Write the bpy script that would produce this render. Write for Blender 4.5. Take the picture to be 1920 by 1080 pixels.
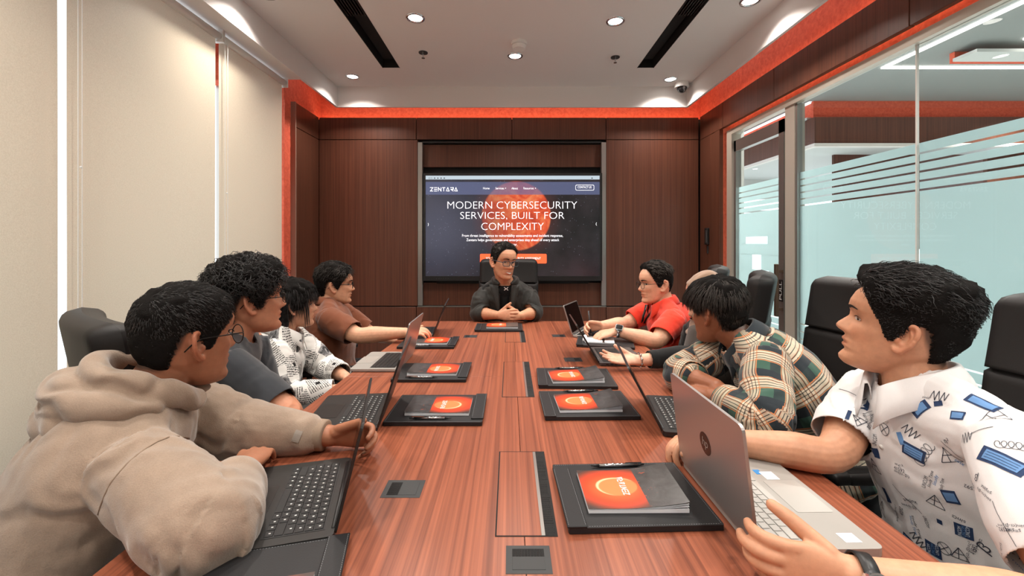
import bpy, bmesh, math, random
import numpy as np
from mathutils import Vector, Matrix
from mathutils.bvhtree import BVHTree

scene = bpy.context.scene
for o in list(bpy.data.objects):
    bpy.data.objects.remove(o)
C = scene.collection

# ------------------------------------------------------------------ camera, sky, exposure
CAM_Z = 1.30            # lens height; the lens is level and looks straight down the table (+y)
cam_data = bpy.data.cameras.new('camera')
cam_data.lens = 15.0
cam_data.sensor_width = 36.0
cam_data.shift_x = 4 / 1920
cam_data.shift_y = -83 / 1920
cam_data.clip_start = 0.02
cam = bpy.data.objects.new('camera', cam_data)
C.objects.link(cam)
cam.location = (0, 0, CAM_Z)
cam.rotation_euler = (math.pi / 2, 0, 0)
scene.camera = cam

world = bpy.data.worlds.new('daylight')
world.use_nodes = True
bg = world.node_tree.nodes['Background']
bg.inputs[0].default_value = (0.93, 0.965, 1.0, 1)
bg.inputs[1].default_value = 2.3
scene.world = world

DOWNLIGHT_W = 7.7      # watts of each ceiling downlight
HALL_W = 72.0           # watts of each downlight added to light the hall
COVE_STRENGTH = 11.0

vs = scene.view_settings
vs.view_transform = 'Standard'
vs.look = 'None'
vs.exposure = 0.12
vs.gamma = 1.0
vs.use_curve_mapping = False
scene.cycles.use_denoising = True
scene.cycles.max_bounces = 7
scene.cycles.transparent_max_bounces = 16
scene.cycles.sample_clamp_indirect = 4.0
scene.cycles.caustics_reflective = False
scene.cycles.caustics_refractive = False

# a scratch scene in which single drafts are evaluated
DRAFT = bpy.data.scenes.new('drafts')
def draft_graph():
    vl = DRAFT.view_layers[0]
    vl.update()
    return vl.depsgraph

random.seed(7)
RNG = np.random.default_rng(11)

# ------------------------------------------------------------------ survey helper
def at(px, py, d):
    """world point on the sight line through a photograph pixel, d metres into the room"""
    k = d / 800.0
    return Vector(((px - 956) * k, d, CAM_Z - (py - 457) * k))

# ------------------------------------------------------------------ materials
MATS = {}
def newmat(name):
    m = bpy.data.materials.new(name)
    m.use_nodes = True
    nt = m.node_tree
    bsdf = nt.nodes['Principled BSDF']
    MATS[name] = m
    return m, nt, bsdf

def srgb(r, g, b):
    f = lambda c: (c / 255 / 12.92) if c / 255 <= 0.04045 else ((c / 255 + 0.055) / 1.055) ** 2.4
    return (f(r), f(g), f(b), 1)

def node(nt, typ, **kw):
    n = nt.nodes.new(typ)
    for k, v in kw.items():
        setattr(n, k, v)
    return n

def mixrgb(nt, fac, a, b, blend='MIX'):
    n = node(nt, 'ShaderNodeMix', data_type='RGBA', blend_type=blend)
    for sock, val in ((0, fac), (6, a), (7, b)):
        if hasattr(val, 'is_linked') or hasattr(val, 'links'):
            nt.links.new(val, n.inputs[sock])
        else:
            n.inputs[sock].default_value = val
    return n.outputs[2]

def mathn(nt, op, a, b=None, c=None, clamp=False):
    n = node(nt, 'ShaderNodeMath', operation=op, use_clamp=clamp)
    for i, val in enumerate((a, b, c)):
        if val is None:
            continue
        if hasattr(val, 'links'):
            nt.links.new(val, n.inputs[i])
        else:
            n.inputs[i].default_value = val
    return n.outputs[0]

def noise(nt, vec, scale, detail=3, rough=0.5, dist=0.0):
    n = node(nt, 'ShaderNodeTexNoise')
    n.inputs['Scale'].default_value = scale
    n.inputs['Detail'].default_value = detail
    n.inputs['Roughness'].default_value = rough
    n.inputs['Distortion'].default_value = dist
    if vec is not None:
        nt.links.new(vec, n.inputs['Vector'])
    return n.outputs[0]

def ramp(nt, fac, stops):
    n = node(nt, 'ShaderNodeValToRGB')
    els = n.color_ramp.elements
    while len(els) < len(stops):
        els.new(0.5)
    for e, (p, c) in zip(els, stops):
        e.position = p
        e.color = c if len(c) == 4 else (*c, 1)
    nt.links.new(fac, n.inputs[0])
    return n.outputs[0]

def objcoord(nt, scale=(1, 1, 1), rot=(0, 0, 0)):
    t = node(nt, 'ShaderNodeTexCoord')
    mp = node(nt, 'ShaderNodeMapping')
    mp.inputs['Scale'].default_value = scale
    mp.inputs['Rotation'].default_value = rot
    nt.links.new(t.outputs['Object'], mp.inputs[0])
    return mp.outputs[0]

def bump(nt, bsdf, height, strength=0.2, dist=0.01):
    b = node(nt, 'ShaderNodeBump')
    b.inputs['Strength'].default_value = strength
    b.inputs['Distance'].default_value = dist
    nt.links.new(height, b.inputs['Height'])
    nt.links.new(b.outputs[0], bsdf.inputs['Normal'])

def plain(name, col, rough=0.5, metal=0.0, spec=0.5, nscale=0, nstr=0.1, ndist=0.002, var=0.0):
    m, nt, b = newmat(name)
    b.inputs['Base Color'].default_value = col
    b.inputs['Roughness'].default_value = rough
    b.inputs['Metallic'].default_value = metal
    b.inputs['Specular IOR Level'].default_value = spec
    if nscale:
        n = noise(nt, objcoord(nt), nscale, 4, 0.6)
        bump(nt, b, n, nstr, ndist)
        if var:
            dark = tuple(c * (1 - var) for c in col[:3]) + (1,)
            lite = tuple(min(1, c * (1 + var)) for c in col[:3]) + (1,)
            nt.links.new(ramp(nt, n, [(0.3, dark), (0.7, lite)]), b.inputs['Base Color'])
    return m

def emission(name, col, strength):
    m, nt, b = newmat(name)
    b.inputs['Base Color'].default_value = col
    b.inputs['Emission Color'].default_value = col
    b.inputs['Emission Strength'].default_value = strength
    return m

def wood(name, c_dark, c_lite, grain_axis, rough=0.35, fine=1.0, contrast=1.0, spec=0.5):
    """straight veneer grain running along grain_axis"""
    m, nt, b = newmat(name)
    sc = [60 * fine, 60 * fine, 60 * fine]
    sc[grain_axis] = 0.9
    v1 = objcoord(nt, tuple(sc))
    n1 = noise(nt, v1, 1.0, 5, 0.62, 0.25)
    sc2 = [22 * fine] * 3
    sc2[grain_axis] = 0.5
    n2 = noise(nt, objcoord(nt, tuple(sc2)), 1.0, 3, 0.5, 0.6)
    n3 = noise(nt, objcoord(nt, (1.3, 1.3, 1.3)), 1.0, 2, 0.5)
    mixv = mathn(nt, 'ADD', mathn(nt, 'MULTIPLY', n1, 0.8), mathn(nt, 'MULTIPLY', n2, 0.2))
    mixv = mathn(nt, 'ADD', mixv, mathn(nt, 'MULTIPLY', mathn(nt, 'SUBTRACT', n3, 0.5), 0.12))
    w = 0.11 / contrast
    col = ramp(nt, mixv, [(0.5 - w, c_dark), (0.5 + w, c_lite)])
    nt.links.new(col, b.inputs['Base Color'])
    b.inputs['Roughness'].default_value = rough
    b.inputs['Specular IOR Level'].default_value = spec
    bump(nt, b, n1, 0.05, 0.001)
    return m

M_TABLE = wood('table_veneer', srgb(116, 63, 45), srgb(166, 96, 69), 1, 0.30, 2.0, 0.75, 0.5)
M_WALLWOOD = wood('wall_veneer', srgb(76, 44, 32), srgb(104, 62, 46), 2, 0.38, 1.3, 0.7, 0.4)
M_CEIL = plain('ceiling_paint', srgb(226, 221, 218), 0.8, nscale=180, nstr=0.03)
M_PAINT_WHITE = plain('white_paint', srgb(226, 222, 216), 0.6)
M_FLOOR = plain('floor_tile', srgb(168, 176, 176), 0.35, nscale=9, nstr=0.01, var=0.06)
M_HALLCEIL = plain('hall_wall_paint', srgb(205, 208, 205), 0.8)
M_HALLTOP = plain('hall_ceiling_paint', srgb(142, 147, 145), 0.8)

def red_plaster():
    m, nt, b = newmat('red_plaster')
    v = objcoord(nt)
    n = noise(nt, v, 34, 6, 0.65, 0.6)
    col = ramp(nt, n, [(0.3, srgb(200, 76, 52)), (0.7, srgb(232, 108, 78))])
    nt.links.new(col, b.inputs['Base Color'])
    b.inputs['Roughness'].default_value = 0.75
    bump(nt, b, n, 0.5, 0.006)
    return m
M_RED = red_plaster()

def blind_fabric():
    m, nt, b = newmat('blind_fabric')
    v = objcoord(nt, (300, 300, 300))
    n = noise(nt, v, 1.0, 2, 0.5)
    col = ramp(nt, n, [(0.3, srgb(212, 196, 172)), (0.7, srgb(228, 214, 192))])
    nt.links.new(col, b.inputs['Base Color'])
    b.inputs['Roughness'].default_value = 0.32
    b.inputs['Specular IOR Level'].default_value = 0.25
    tr = node(nt, 'ShaderNodeBsdfTranslucent')
    tr.inputs[0].default_value = srgb(235, 224, 205)
    mx = node(nt, 'ShaderNodeMixShader')
    mx.inputs[0].default_value = 0.16
    nt.links.new(b.outputs[0], mx.inputs[1])
    nt.links.new(tr.outputs[0], mx.inputs[2])
    nt.links.new(mx.outputs[0], nt.nodes['Material Output'].inputs[0])
    return m
M_BLIND = blind_fabric()

def glass(name, tint, refl=1.0):
    m, nt, b = newmat(name)
    nt.nodes.remove(b)
    tr = node(nt, 'ShaderNodeBsdfTransparent')
    tr.inputs[0].default_value = tint
    gl = node(nt, 'ShaderNodeBsdfGlossy')
    gl.inputs['Roughness'].default_value = 0.0
    fr = node(nt, 'ShaderNodeFresnel')
    fr.inputs[0].default_value = 1.45
    geo = node(nt, 'ShaderNodeNewGeometry')
    f = mathn(nt, 'MULTIPLY', mathn(nt, 'MULTIPLY', fr.outputs[0], refl), mathn(nt, 'SUBTRACT', 1.0, geo.outputs['Backfacing']))
    mx = node(nt, 'ShaderNodeMixShader')
    nt.links.new(f, mx.inputs[0])
    nt.links.new(tr.outputs[0], mx.inputs[1])
    nt.links.new(gl.outputs[0], mx.inputs[2])
    nt.links.new(mx.outputs[0], nt.nodes['Material Output'].inputs[0])
    return m
M_GLASS = glass('clear_glass', (0.925, 0.95, 0.955, 1))
M_LENS = glass('spectacle_lens', (0.93, 0.95, 0.95, 1), 0.8)

def film():
    m, nt, b = newmat('frosted_film')
    b.inputs['Base Color'].default_value = srgb(204, 222, 224)
    b.inputs['Roughness'].default_value = 0.35
    b.inputs['Specular IOR Level'].default_value = 0.45
    tr = node(nt, 'ShaderNodeBsdfTranslucent')
    tr.inputs[0].default_value = srgb(222, 238, 240)
    tp = node(nt, 'ShaderNodeBsdfTransparent')
    tp.inputs[0].default_value = (0.8, 0.9, 0.9, 1)
    mx = node(nt, 'ShaderNodeMixShader')
    mx.inputs[0].default_value = 0.6
    nt.links.new(b.outputs[0], mx.inputs[1])
    nt.links.new(tr.outputs[0], mx.inputs[2])
    mx2 = node(nt, 'ShaderNodeMixShader')
    mx2.inputs[0].default_value = 0.06
    nt.links.new(mx.outputs[0], mx2.inputs[1])
    nt.links.new(tp.outputs[0], mx2.inputs[2])
    nt.links.new(mx2.outputs[0], nt.nodes['Material Output'].inputs[0])
    return m
M_FILM = film()

M_ALU = plain('satin_aluminium', srgb(168, 166, 162), 0.32, 0.85)
M_ALU_PALE = plain('pale_door_frame', srgb(196, 188, 176), 0.4, 0.35)
M_CHROME = plain('chrome', srgb(205, 208, 212), 0.12, 1.0)
M_BLACK = plain('black_plastic', srgb(24, 24, 25), 0.42)
M_DARKGREY = plain('dark_grey_plastic', srgb(52, 54, 55), 0.45)
M_MATTE_BLACK = plain('matte_black', srgb(15, 14, 14), 0.8)
M_WHITE_PLASTIC = plain('white_plastic', srgb(232, 230, 226), 0.4)
M_LEATHER = plain('black_leather', srgb(33, 31, 31), 0.5, 0, 0.28, nscale=260, nstr=0.12, ndist=0.001)
M_FOLDER = plain('black_leatherette', srgb(30, 30, 32), 0.5, 0, 0.4, nscale=420, nstr=0.25, ndist=0.0008)
M_STITCH = plain('grey_thread', srgb(126, 128, 130), 0.8)
M_PAPER = plain('white_paper', srgb(236, 238, 242), 0.7)
M_SILVER = plain('silver_laptop_shell', srgb(176, 174, 172), 0.34, 0.75)
M_SILVER_PLAIN = plain('silver_laptop_deck', srgb(166, 163, 158), 0.42, 0.3)
M_GUNMETAL = plain('dark_laptop_shell', srgb(44, 43, 42), 0.38, 0.3)
M_KEY_BLACK = plain('black_keycap', srgb(22, 22, 23), 0.5)
M_KEY_SILVER = plain('silver_keycap', srgb(176, 173, 168), 0.5)
M_PRINT_WHITE = plain('white_print', srgb(225, 225, 222), 0.6)
M_PANEL_DARK = plain('laptop_screen_glass', srgb(10, 10, 12), 0.12, 0, 0.5)
M_LED_WARM = emission('cove_led', (1.0, 0.62, 0.36, 1), COVE_STRENGTH)
M_LED_WHITE = emission('white_led_line', (1.0, 0.93, 0.85, 1), 9.0)
M_LAMP = emission('downlight_lamp', (1.0, 0.95, 0.88, 1), 14.0)

# ------------------------------------------------------------------ mesh helpers
def link(name, me, m, parent=None, smooth=False):
    o = bpy.data.objects.new(name, me)
    C.objects.link(o)
    if m is not None and not me.materials:
        me.materials.append(m)
    if smooth:
        me.polygons.foreach_set('use_smooth', [True] * len(me.polygons))
    if parent is not None:
        o.parent = parent
    return o

def tag(o, label=None, cat=None, group=None, kind=None):
    if label: o['label'] = label
    if cat: o['category'] = cat
    if group: o['group'] = group
    if kind: o['kind'] = kind
    return o

def empty(name, loc=(0, 0, 0), rz=0.0):
    o = bpy.data.objects.new(name, None)
    C.objects.link(o)
    o.empty_display_size = 0.1
    o.location = loc
    o.rotation_euler = (0, 0, rz)
    return o

def copy_tree(o, parent=None):
    c = o.copy()
    C.objects.link(c)
    c.parent = parent
    for ch in list(o.children):
        copy_tree(ch, c)
    return c

class MB:
    """collects shapes for ONE mesh"""
    def __init__(self):
        self.bm = bmesh.new()
    def box(self, x0, x1, y0, y1, z0, z1, bevel=0.0, seg=1, mtx=None):
        r = bmesh.ops.create_cube(self.bm, size=1.0)
        vs_ = r['verts']
        for v in vs_:
            v.co = Vector(((x0 + x1) / 2 + v.co.x * (x1 - x0), (y0 + y1) / 2 + v.co.y * (y1 - y0), (z0 + z1) / 2 + v.co.z * (z1 - z0)))
        if bevel:
            es = list({e for v in vs_ for e in v.link_edges})
            rr = bmesh.ops.bevel(self.bm, geom=es, offset=bevel, segments=seg, affect='EDGES', profile=0.5)
            vs_ = list({v for f in rr['faces'] for v in f.verts} | {v for v in vs_ if v.is_valid})
        if mtx is not None:
            bmesh.ops.transform(self.bm, matrix=mtx, verts=[v for v in vs_ if v.is_valid])
        return self
    def cyl(self, p0, p1, r0, r1=None, n=16, caps=True):
        p0, p1 = Vector(p0), Vector(p1)
        if r1 is None: r1 = r0
        d = p1 - p0
        q = d.to_track_quat('Z', 'Y').to_matrix().to_4x4()
        mtx = Matrix.Translation((p0 + p1) / 2) @ q
        bmesh.ops.create_cone(self.bm, cap_ends=caps, segments=n, radius1=r0, radius2=r1, depth=d.length, matrix=mtx)
        return self
    def sphere(self, c, r, n=12, scale=(1, 1, 1)):
        mtx = Matrix.Translation(c) @ Matrix.Diagonal((*scale, 1))
        bmesh.ops.create_uvsphere(self.bm, u_segments=n, v_segments=max(6, n // 2), radius=r, matrix=mtx)
        return self
    def tube(self, pts, r, n=8, closed=False):
        """round bar along a polyline"""
        P = [Vector(p) for p in pts]
        m = len(P)
        rings = []
        prev = None
        for i in range(m):
            a = P[(i - 1) % m] if (closed or i > 0) else P[i]
            b = P[(i + 1) % m] if (closed or i < m - 1) else P[i]
            t = (b - a).normalized()
            if prev is None:
                ref = Vector((0, 0, 1)) if abs(t.z) < 0.9 else Vector((1, 0, 0))
                u = t.cross(ref).normalized()
            else:
                u = (prev - t * prev.dot(t)).normalized()
            prev = u
            v = t.cross(u)
            rr = r[i] if hasattr(r, '__len__') else r
            rings.append([self.bm.verts.new(P[i] + u * rr * math.cos(2 * math.pi * k / n) + v * rr * math.sin(2 * math.pi * k / n)) for k in range(n)])
        for i in range(m if closed else m - 1):
            A, B = rings[i], rings[(i + 1) % m]
            for k in range(n):
                self.bm.faces.new((A[k], A[(k + 1) % n], B[(k + 1) % n], B[k]))
        if not closed:
            self.bm.faces.new(list(reversed(rings[0])))
            self.bm.faces.new(rings[-1])
        return self
    def prism(self, outline, z0, z1, mtx=None):
        """outline in xy, extruded in z"""
        a = [self.bm.verts.new((x, y, z0)) for x, y in outline]
        b = [self.bm.verts.new((x, y, z1)) for x, y in outline]
        n = len(outline)
        self.bm.faces.new(list(reversed(a)))
        self.bm.faces.new(b)
        for i in range(n):
            self.bm.faces.new((a[i], a[(i + 1) % n], b[(i + 1) % n], b[i]))
        if mtx is not None:
            bmesh.ops.transform(self.bm, matrix=mtx, verts=a + b)
        return self
    def mesh(self, name):
        bmesh.ops.recalc_face_normals(self.bm, faces=self.bm.faces)
        me = bpy.data.meshes.new(name)
        self.bm.to_mesh(me)
        self.bm.free()
        return me
    def build(self, name, m, parent=None, smooth=False):
        return link(name, self.mesh(name), m, parent, smooth)

def box(name, x0, x1, y0, y1, z0, z1, m, parent=None, bevel=0.0, seg=1):
    return MB().box(x0, x1, y0, y1, z0, z1, bevel, seg).build(name, m, parent)

def raw(name, V, F, m, parent=None, smooth=True):
    me = bpy.data.meshes.new(name)
    me.from_pydata([tuple(v) for v in V], [], [tuple(f) for f in F])
    me.update()
    return link(name, me, m, parent, smooth)

def rounded_rect(w, h, r, n=5, cx=0.0, cy=0.0):
    pts = []
    for (sx, sy, a0) in ((1, 1, 0), (-1, 1, 90), (-1, -1, 180), (1, -1, 270)):
        for k in range(n + 1):
            a = math.radians(a0 + 90 * k / n)
            pts.append((cx + sx * (w / 2 - r) + r * math.cos(a), cy + sy * (h / 2 - r) + r * math.sin(a)))
    return pts

def text_mesh(body, size, align='CENTER', extrude=0.0, shear=0.0, spacing=1.0, offset=0.0):
    cu = bpy.data.curves.new('lettering', 'FONT')
    cu.body = body
    cu.size = size
    cu.align_x = align
    cu.align_y = 'CENTER'
    cu.extrude = extrude
    cu.shear = shear
    cu.offset = offset * size
    cu.space_character = spacing
    cu.resolution_u = 3
    o = bpy.data.objects.new('lettering', cu)
    DRAFT.collection.objects.link(o)
    dg = draft_graph()
    me = bpy.data.meshes.new_from_object(o.evaluated_get(dg))
    bpy.data.objects.remove(o)
    bpy.data.curves.remove(cu)
    me.materials.clear()
    return me

def fit_width(me, width, height=None):
    xs = [v.co.x for v in me.vertices]
    ys = [v.co.y for v in me.vertices]
    k = width / (max(xs) - min(xs))
    ky = k if height is None else height / (max(ys) - min(ys))
    cx, cy = (max(xs) + min(xs)) / 2, (max(ys) + min(ys)) / 2
    for v in me.vertices:
        v.co = ((v.co.x - cx) * k, (v.co.y - cy) * ky, v.co.z)
    return me

LOGO = {  # wordmark letters as strokes on a 0..1 grid
    'Z': [[(0, 1), (1, 1), (0.15, 0)], [(0.05, 0), (1, 0)]],
    'E': [[(0, 1), (1, 1)], [(0, 0.5), (1, 0.5)], [(0, 0), (1, 0)]],
    'N': [[(0, 0), (0, 1), (1, 0.0), (1, 1)]],
    'T': [[(0, 1), (1, 1)], [(0.5, 1), (0.5, 0)]],
    'A': [[(0, 0), (0.5, 1), (1, 0), (0.3, 0)]],
    'R': [[(0, 1), (1, 1), (1, 0.5), (0.15, 0.5), (1, 0)]],
}
def wordmark_mesh(word, width, height, thick):
    """flat strokes in xy, centred"""
    n = len(word)
    cell = width / (n + (n - 1) * 0.45)
    V, F = [], []
    x = -width / 2
    for ch in word:
        for st in LOGO[ch]:
            for (a, b) in zip(st[:-1], st[1:]):
                p = Vector((x + a[0] * cell, (a[1] - 0.5) * height, 0))
                q = Vector((x + b[0] * cell, (b[1] - 0.5) * height, 0))
                d = (q - p).normalized()
                nrm = Vector((-d.y, d.x, 0)) * thick / 2
                p -= d * thick * 0.3
                q += d * thick * 0.3
                i = len(V)
                V += [p - nrm, q - nrm, q + nrm, p + nrm]
                F.append((i, i + 1, i + 2, i + 3))
        x += cell * 1.45
    me = bpy.data.meshes.new('wordmark')
    me.from_pydata(V, [], F)
    return me
# ------------------------------------------------------------------ room shell
XW = 1.825              # face of the wood panelling left and right
YB = 4.10               # face of the wood panelling at the far end
ZP = 2.515              # top of the panelling
XG = 1.90               # glass line on the right
XB = -1.70              # roller blinds on the left
TRAY_Z, CEIL_Z = 2.55, 2.735
ROOM_Y0 = -1.9

tag(box('floor', -2.3, 9.0, ROOM_Y0 - 0.2, 12.0, -0.1, 0.0, M_FLOOR), kind='structure')

# raised ceiling with its upstand and the flat soffit around it
TX0, TX1, TY1 = -1.575, 1.615, 3.90
slotL = (-1.035, -0.90)
slotR = (1.04, 1.17)
SLOT_Y1 = 3.48
mb = MB()
xs = [TX0, slotL[0], slotL[1], slotR[0], slotR[1], TX1]
for i in range(5):
    y1 = TY1
    if i in (1, 3):
        mb.box(xs[i], xs[i + 1], SLOT_Y1, TY1, CEIL_Z, CEIL_Z + 0.03)
    else:
        mb.box(xs[i], xs[i + 1], ROOM_Y0, TY1, CEIL_Z, CEIL_Z + 0.03)
ceiling = tag(mb.build('ceiling', M_CEIL), kind='structure')
mb = MB()
mb.box(TX0 - 0.02, TX0, ROOM_Y0, TY1 + 0.02, TRAY_Z, CEIL_Z + 0.03)
mb.box(TX1, TX1 + 0.02, ROOM_Y0, TY1 + 0.02, TRAY_Z, CEIL_Z + 0.03)
mb.box(TX0, TX1, TY1, TY1 + 0.02, TRAY_Z, CEIL_Z + 0.03)
mb.build('ceiling_upstand', M_CEIL, ceiling)
mb = MB()
mb.box(-2.3, TX0 - 0.02, ROOM_Y0, 4.5, CEIL_Z + 0.12, CEIL_Z + 0.15)
mb.box(TX1 + 0.02, XG + 0.12, ROOM_Y0, 4.5, CEIL_Z + 0.12, CEIL_Z + 0.15)
mb.box(TX0 - 0.02, TX1 + 0.02, TY1 + 0.02, 4.5, CEIL_Z + 0.12, CEIL_Z + 0.15)
mb.build('cove_lid', M_CEIL, ceiling)
mb = MB()
mb.box(XB - 0.055, TX0 - 0.02, ROOM_Y0, 3.25, TRAY_Z, TRAY_Z + 0.02)
mb.box(XB - 0.055, XB - 0.035, ROOM_Y0, 3.25, TRAY_Z + 0.02, CEIL_Z + 0.12)
mb.build('soffit', M_CEIL, ceiling)

# air slots
for (a, b, nm) in ((slotL[0], slotL[1], 'left'), (slotR[0], slotR[1], 'right')):
    t = empty('air_slot', ((a + b) / 2, 2.0, CEIL_Z))
    tag(t, 'long black ceiling air slot ' + ('on the blind side' if nm == 'left' else 'on the glass wall side'), 'air vent', 'ceiling air slots')
    m_ = MB()
    w = (b - a) / 2
    m_.box(-w, w, ROOM_Y0 - 2.0, SLOT_Y1 - 2.0, 0.12, 0.125)
    m_.box(-w - 0.003, -w + 0.002, ROOM_Y0 - 2.0, SLOT_Y1 - 2.0, -0.002, 0.12)
    m_.box(w - 0.002, w + 0.003, ROOM_Y0 - 2.0, SLOT_Y1 - 2.0, -0.002, 0.12)
    m_.box(-w, w, SLOT_Y1 - 2.005, SLOT_Y1 - 2.0, 0.0, 0.12)
    m_.build('slot_box', M_MATTE_BLACK, t)
    lou = None
    for k in range(7):
        x = -w + 0.012 + k * (2 * w - 0.024) / 6
        if lou is None:
            lou = MB().box(-0.003, 0.003, ROOM_Y0 - 2.0, 0.70, 0.006, 0.03).build('louvre', M_BLACK, t)
            lou.location.x = x
        else:
            c = lou.copy(); C.objects.link(c); c.location.x = x
    MB().box(-w + 0.02, w - 0.02, 0.72, SLOT_Y1 - 2.05, 0.05, 0.055).build('baffle', M_MATTE_BLACK, t)

# ---- red plaster walls behind the panelling and the wood wall at the far end
def solid(name, m, boxes, parent=None, kind='structure'):
    mb_ = MB()
    for b_ in boxes:
        mb_.box(*b_)
    o = mb_.build(name, m, parent)
    if parent is None:
        o['kind'] = kind
    return o

wall_back = solid('wall_back', M_RED, [(-2.1, XG + 0.3, YB + 0.13, YB + 0.25, 0.0, CEIL_Z + 0.15)])
JY = 0.006   # joint between panels
def panel(x0, x1, z0, z1, y=YB, th=0.03, parent=wall_back, m=M_WALLWOOD):
    return box('panel', x0 + JY / 2, x1 - JY / 2, y, y + th, z0 + JY / 2, z1 - JY / 2, m, parent, 0.0015)
NX0, NX1 = -0.885, 0.925       # screen niche
for (a, b) in ((-1.835, -0.90), (-0.90, 0.02), (0.02, 0.925), (0.925, 1.815)):
    panel(a, b, 2.30, ZP)
panel(-1.835, NX0, 0.70, 2.30)
panel(NX1, 1.815, 0.70, 2.30)
for (a, b) in ((-1.835, -0.90), (-0.90, 0.02), (0.02, 0.925), (0.925, 1.815)):
    panel(a, b, 0.0, 0.695)
panel(NX0 + 0.03, NX1 - 0.03, 2.04, 2.265, YB + 0.04, 0.02)
panel(NX0 + 0.03, NX1 - 0.03, 0.70, 0.925, YB + 0.04, 0.02)
solid('panel_backing', M_MATTE_BLACK, [(-1.9, XW + 0.02, YB + 0.07, YB + 0.11, 0.0, ZP - 0.04), (-1.9, NX0, YB + 0.03, YB + 0.07, 0.0, ZP - 0.04),
      (NX1, XW + 0.02, YB + 0.03, YB + 0.07, 0.0, ZP - 0.04), (NX0, NX1, YB + 0.03, YB + 0.07, 2.30, ZP - 0.04), (NX0, NX1, YB + 0.03, YB + 0.07, 0.0, 0.69), (-1.9, XW + 0.02, YB + 0.031, YB + 0.038, 2.3, ZP - 0.012)], wall_back)
box('niche_trim', NX0, NX0 + 0.045, YB - 0.004, YB + 0.06, 0.705, 2.275, M_ALU, wall_back, 0.002)
box('niche_trim', NX1 - 0.045, NX1, YB - 0.004, YB + 0.06, 0.705, 2.275, M_ALU, wall_back, 0.002)
box('niche_trim', NX0 + 0.045, NX1 - 0.045, YB + 0.002, YB + 0.06, 2.268, 2.285, M_BLACK, wall_back)
box('niche_trim', NX0, NX1, YB - 0.003, YB + 0.06, 0.692, 0.70, M_ALU, wall_back)
box('led_strip', -1.86, XW + 0.02, YB + 0.045, YB + 0.065, ZP - 0.03, ZP - 0.016, M_LED_WARM, wall_back)

# left: wood return, red jamb, windows and blinds
wall_left = solid('wall_left', M_RED, [
    (-1.99, -1.875, 3.25, YB + 0.13, 0.0, CEIL_Z + 0.12),
    (-1.99, -1.90, ROOM_Y0, 3.25, 2.52, CEIL_Z + 0.12), (-1.99, -1.90, ROOM_Y0, 3.25, 0.0, 0.30),
    (-1.99, -1.88, 2.76, 2.86, 2.36, 2.52), (-1.99, -1.88, 1.60, 1.66, 0.3, 2.52), (-1.99, -1.88, 0.4, 0.46, 0.3, 2.52), (-1.99, -1.88, -0.9, -0.84, 0.3, 2.52)])
for (z0, z1) in ((0.0, 0.695), (0.70, 2.30), (2.30, ZP)):
    box('panel', -1.865, -1.835, 3.66, YB - 0.003, z0 + 0.003, z1 - 0.003, M_WALLWOOD, wall_left, 0.0015)
box('panel_edge', -1.872, -1.832, 3.645, 3.66, 0.0, ZP, plain('pale_edge_band', srgb(150, 120, 105), 0.5), wall_left)
box('led_strip', -1.872, -1.867, 3.70, 3.715, 0.0, ZP - 0.03, M_LED_WARM, wall_left)
box('led_strip', -1.870, -1.855, 3.66, YB, ZP - 0.028, ZP - 0.016, M_LED_WARM, wall_left)
box('trim_1', -1.905, -1.715, 3.235, 3.25, 0.0, TRAY_Z, M_RED)['kind'] = 'structure'

wn = 0
for (y0, y1) in ((2.86, 3.235), (1.66, 2.76), (0.46, 1.60), (-0.84, 0.40)):
    wn += 1
    w_ = empty('window_%d' % wn, (-1.95, (y0 + y1) / 2, 0.3)); w_['kind'] = 'structure'
    hy = (y1 - y0) / 2
    mb = MB()
    for (a, b, c, d) in ((-hy, -hy + 0.035, 0, 2.22), (hy - 0.035, hy, 0, 2.22), (-hy, hy, 0, 0.04), (-hy, hy, 2.18, 2.22)):
        mb.box(-0.02, 0.03, a, b, c, d)
    mb.build('window_frame', M_ALU, w_)
    box('window_pane', -0.003, 0.003, -hy + 0.03, hy - 0.03, 0.03, 2.19, M_GLASS, w_)

def blind(y0, y1, label, wavy):
    t = empty('roller_blind', (XB, (y0 + y1) / 2, 0.25))
    tag(t, label, 'roller blind', 'cream roller blinds over the windows')
    hy = (y1 - y0) / 2
    top = 2.50 - 0.25
    V, F = [], []
    ny, nz = 24, 40
    for i in range(ny + 1):
        for j in range(nz + 1):
            y = -hy + 2 * hy * i / ny
            z = top * j / nz
            e = min(1, (hy - abs(y)) / 0.12)
            x = 0.0015 * math.sin(y * 9 + wavy) * (1 - j / nz) + 0.004 * (1 - e) ** 2 + 0.0012 * math.sin(z * 2.1 + wavy + y * 4)
            V.append((x - 0.02, y, z))
    for i in range(ny):
        for j in range(nz):
            a = i * (nz + 1) + j
            F.append((a, a + nz + 1, a + nz + 2, a + 1))
    raw('fabric', V, F, M_BLIND, t)
    MB().cyl((0, -hy - 0.005, top + 0.012), (0, hy + 0.005, top + 0.012), 0.021, n=20).build('roller_tube', M_PAINT_WHITE, t, True)
    MB().box(-0.03, -0.012, -hy, hy, -0.012, 0.012, 0.003).build('bottom_bar', M_PAINT_WHITE, t)
    for s in (-1, 1):
        mb_ = MB().box(-0.03, 0.026, s * (hy + 0.008) - 0.004, s * (hy + 0.008) + 0.004, top - 0.022, top + 0.055, 0.002)
        mb_.build('bracket', M_WHITE_PLASTIC, t)
    for dx in (0.0, 0.016):
        MB().cyl((0.024 - dx, -hy + 0.02, 0.15), (0.024 - dx, -hy + 0.02, top + 0.01), 0.0016, n=6).build('pull_chain', M_WHITE_PLASTIC, t)
    MB().sphere((0.02, -hy + 0.02, 1.35), 0.005, 8).build('chain_stop', M_WHITE_PLASTIC, t)
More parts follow.
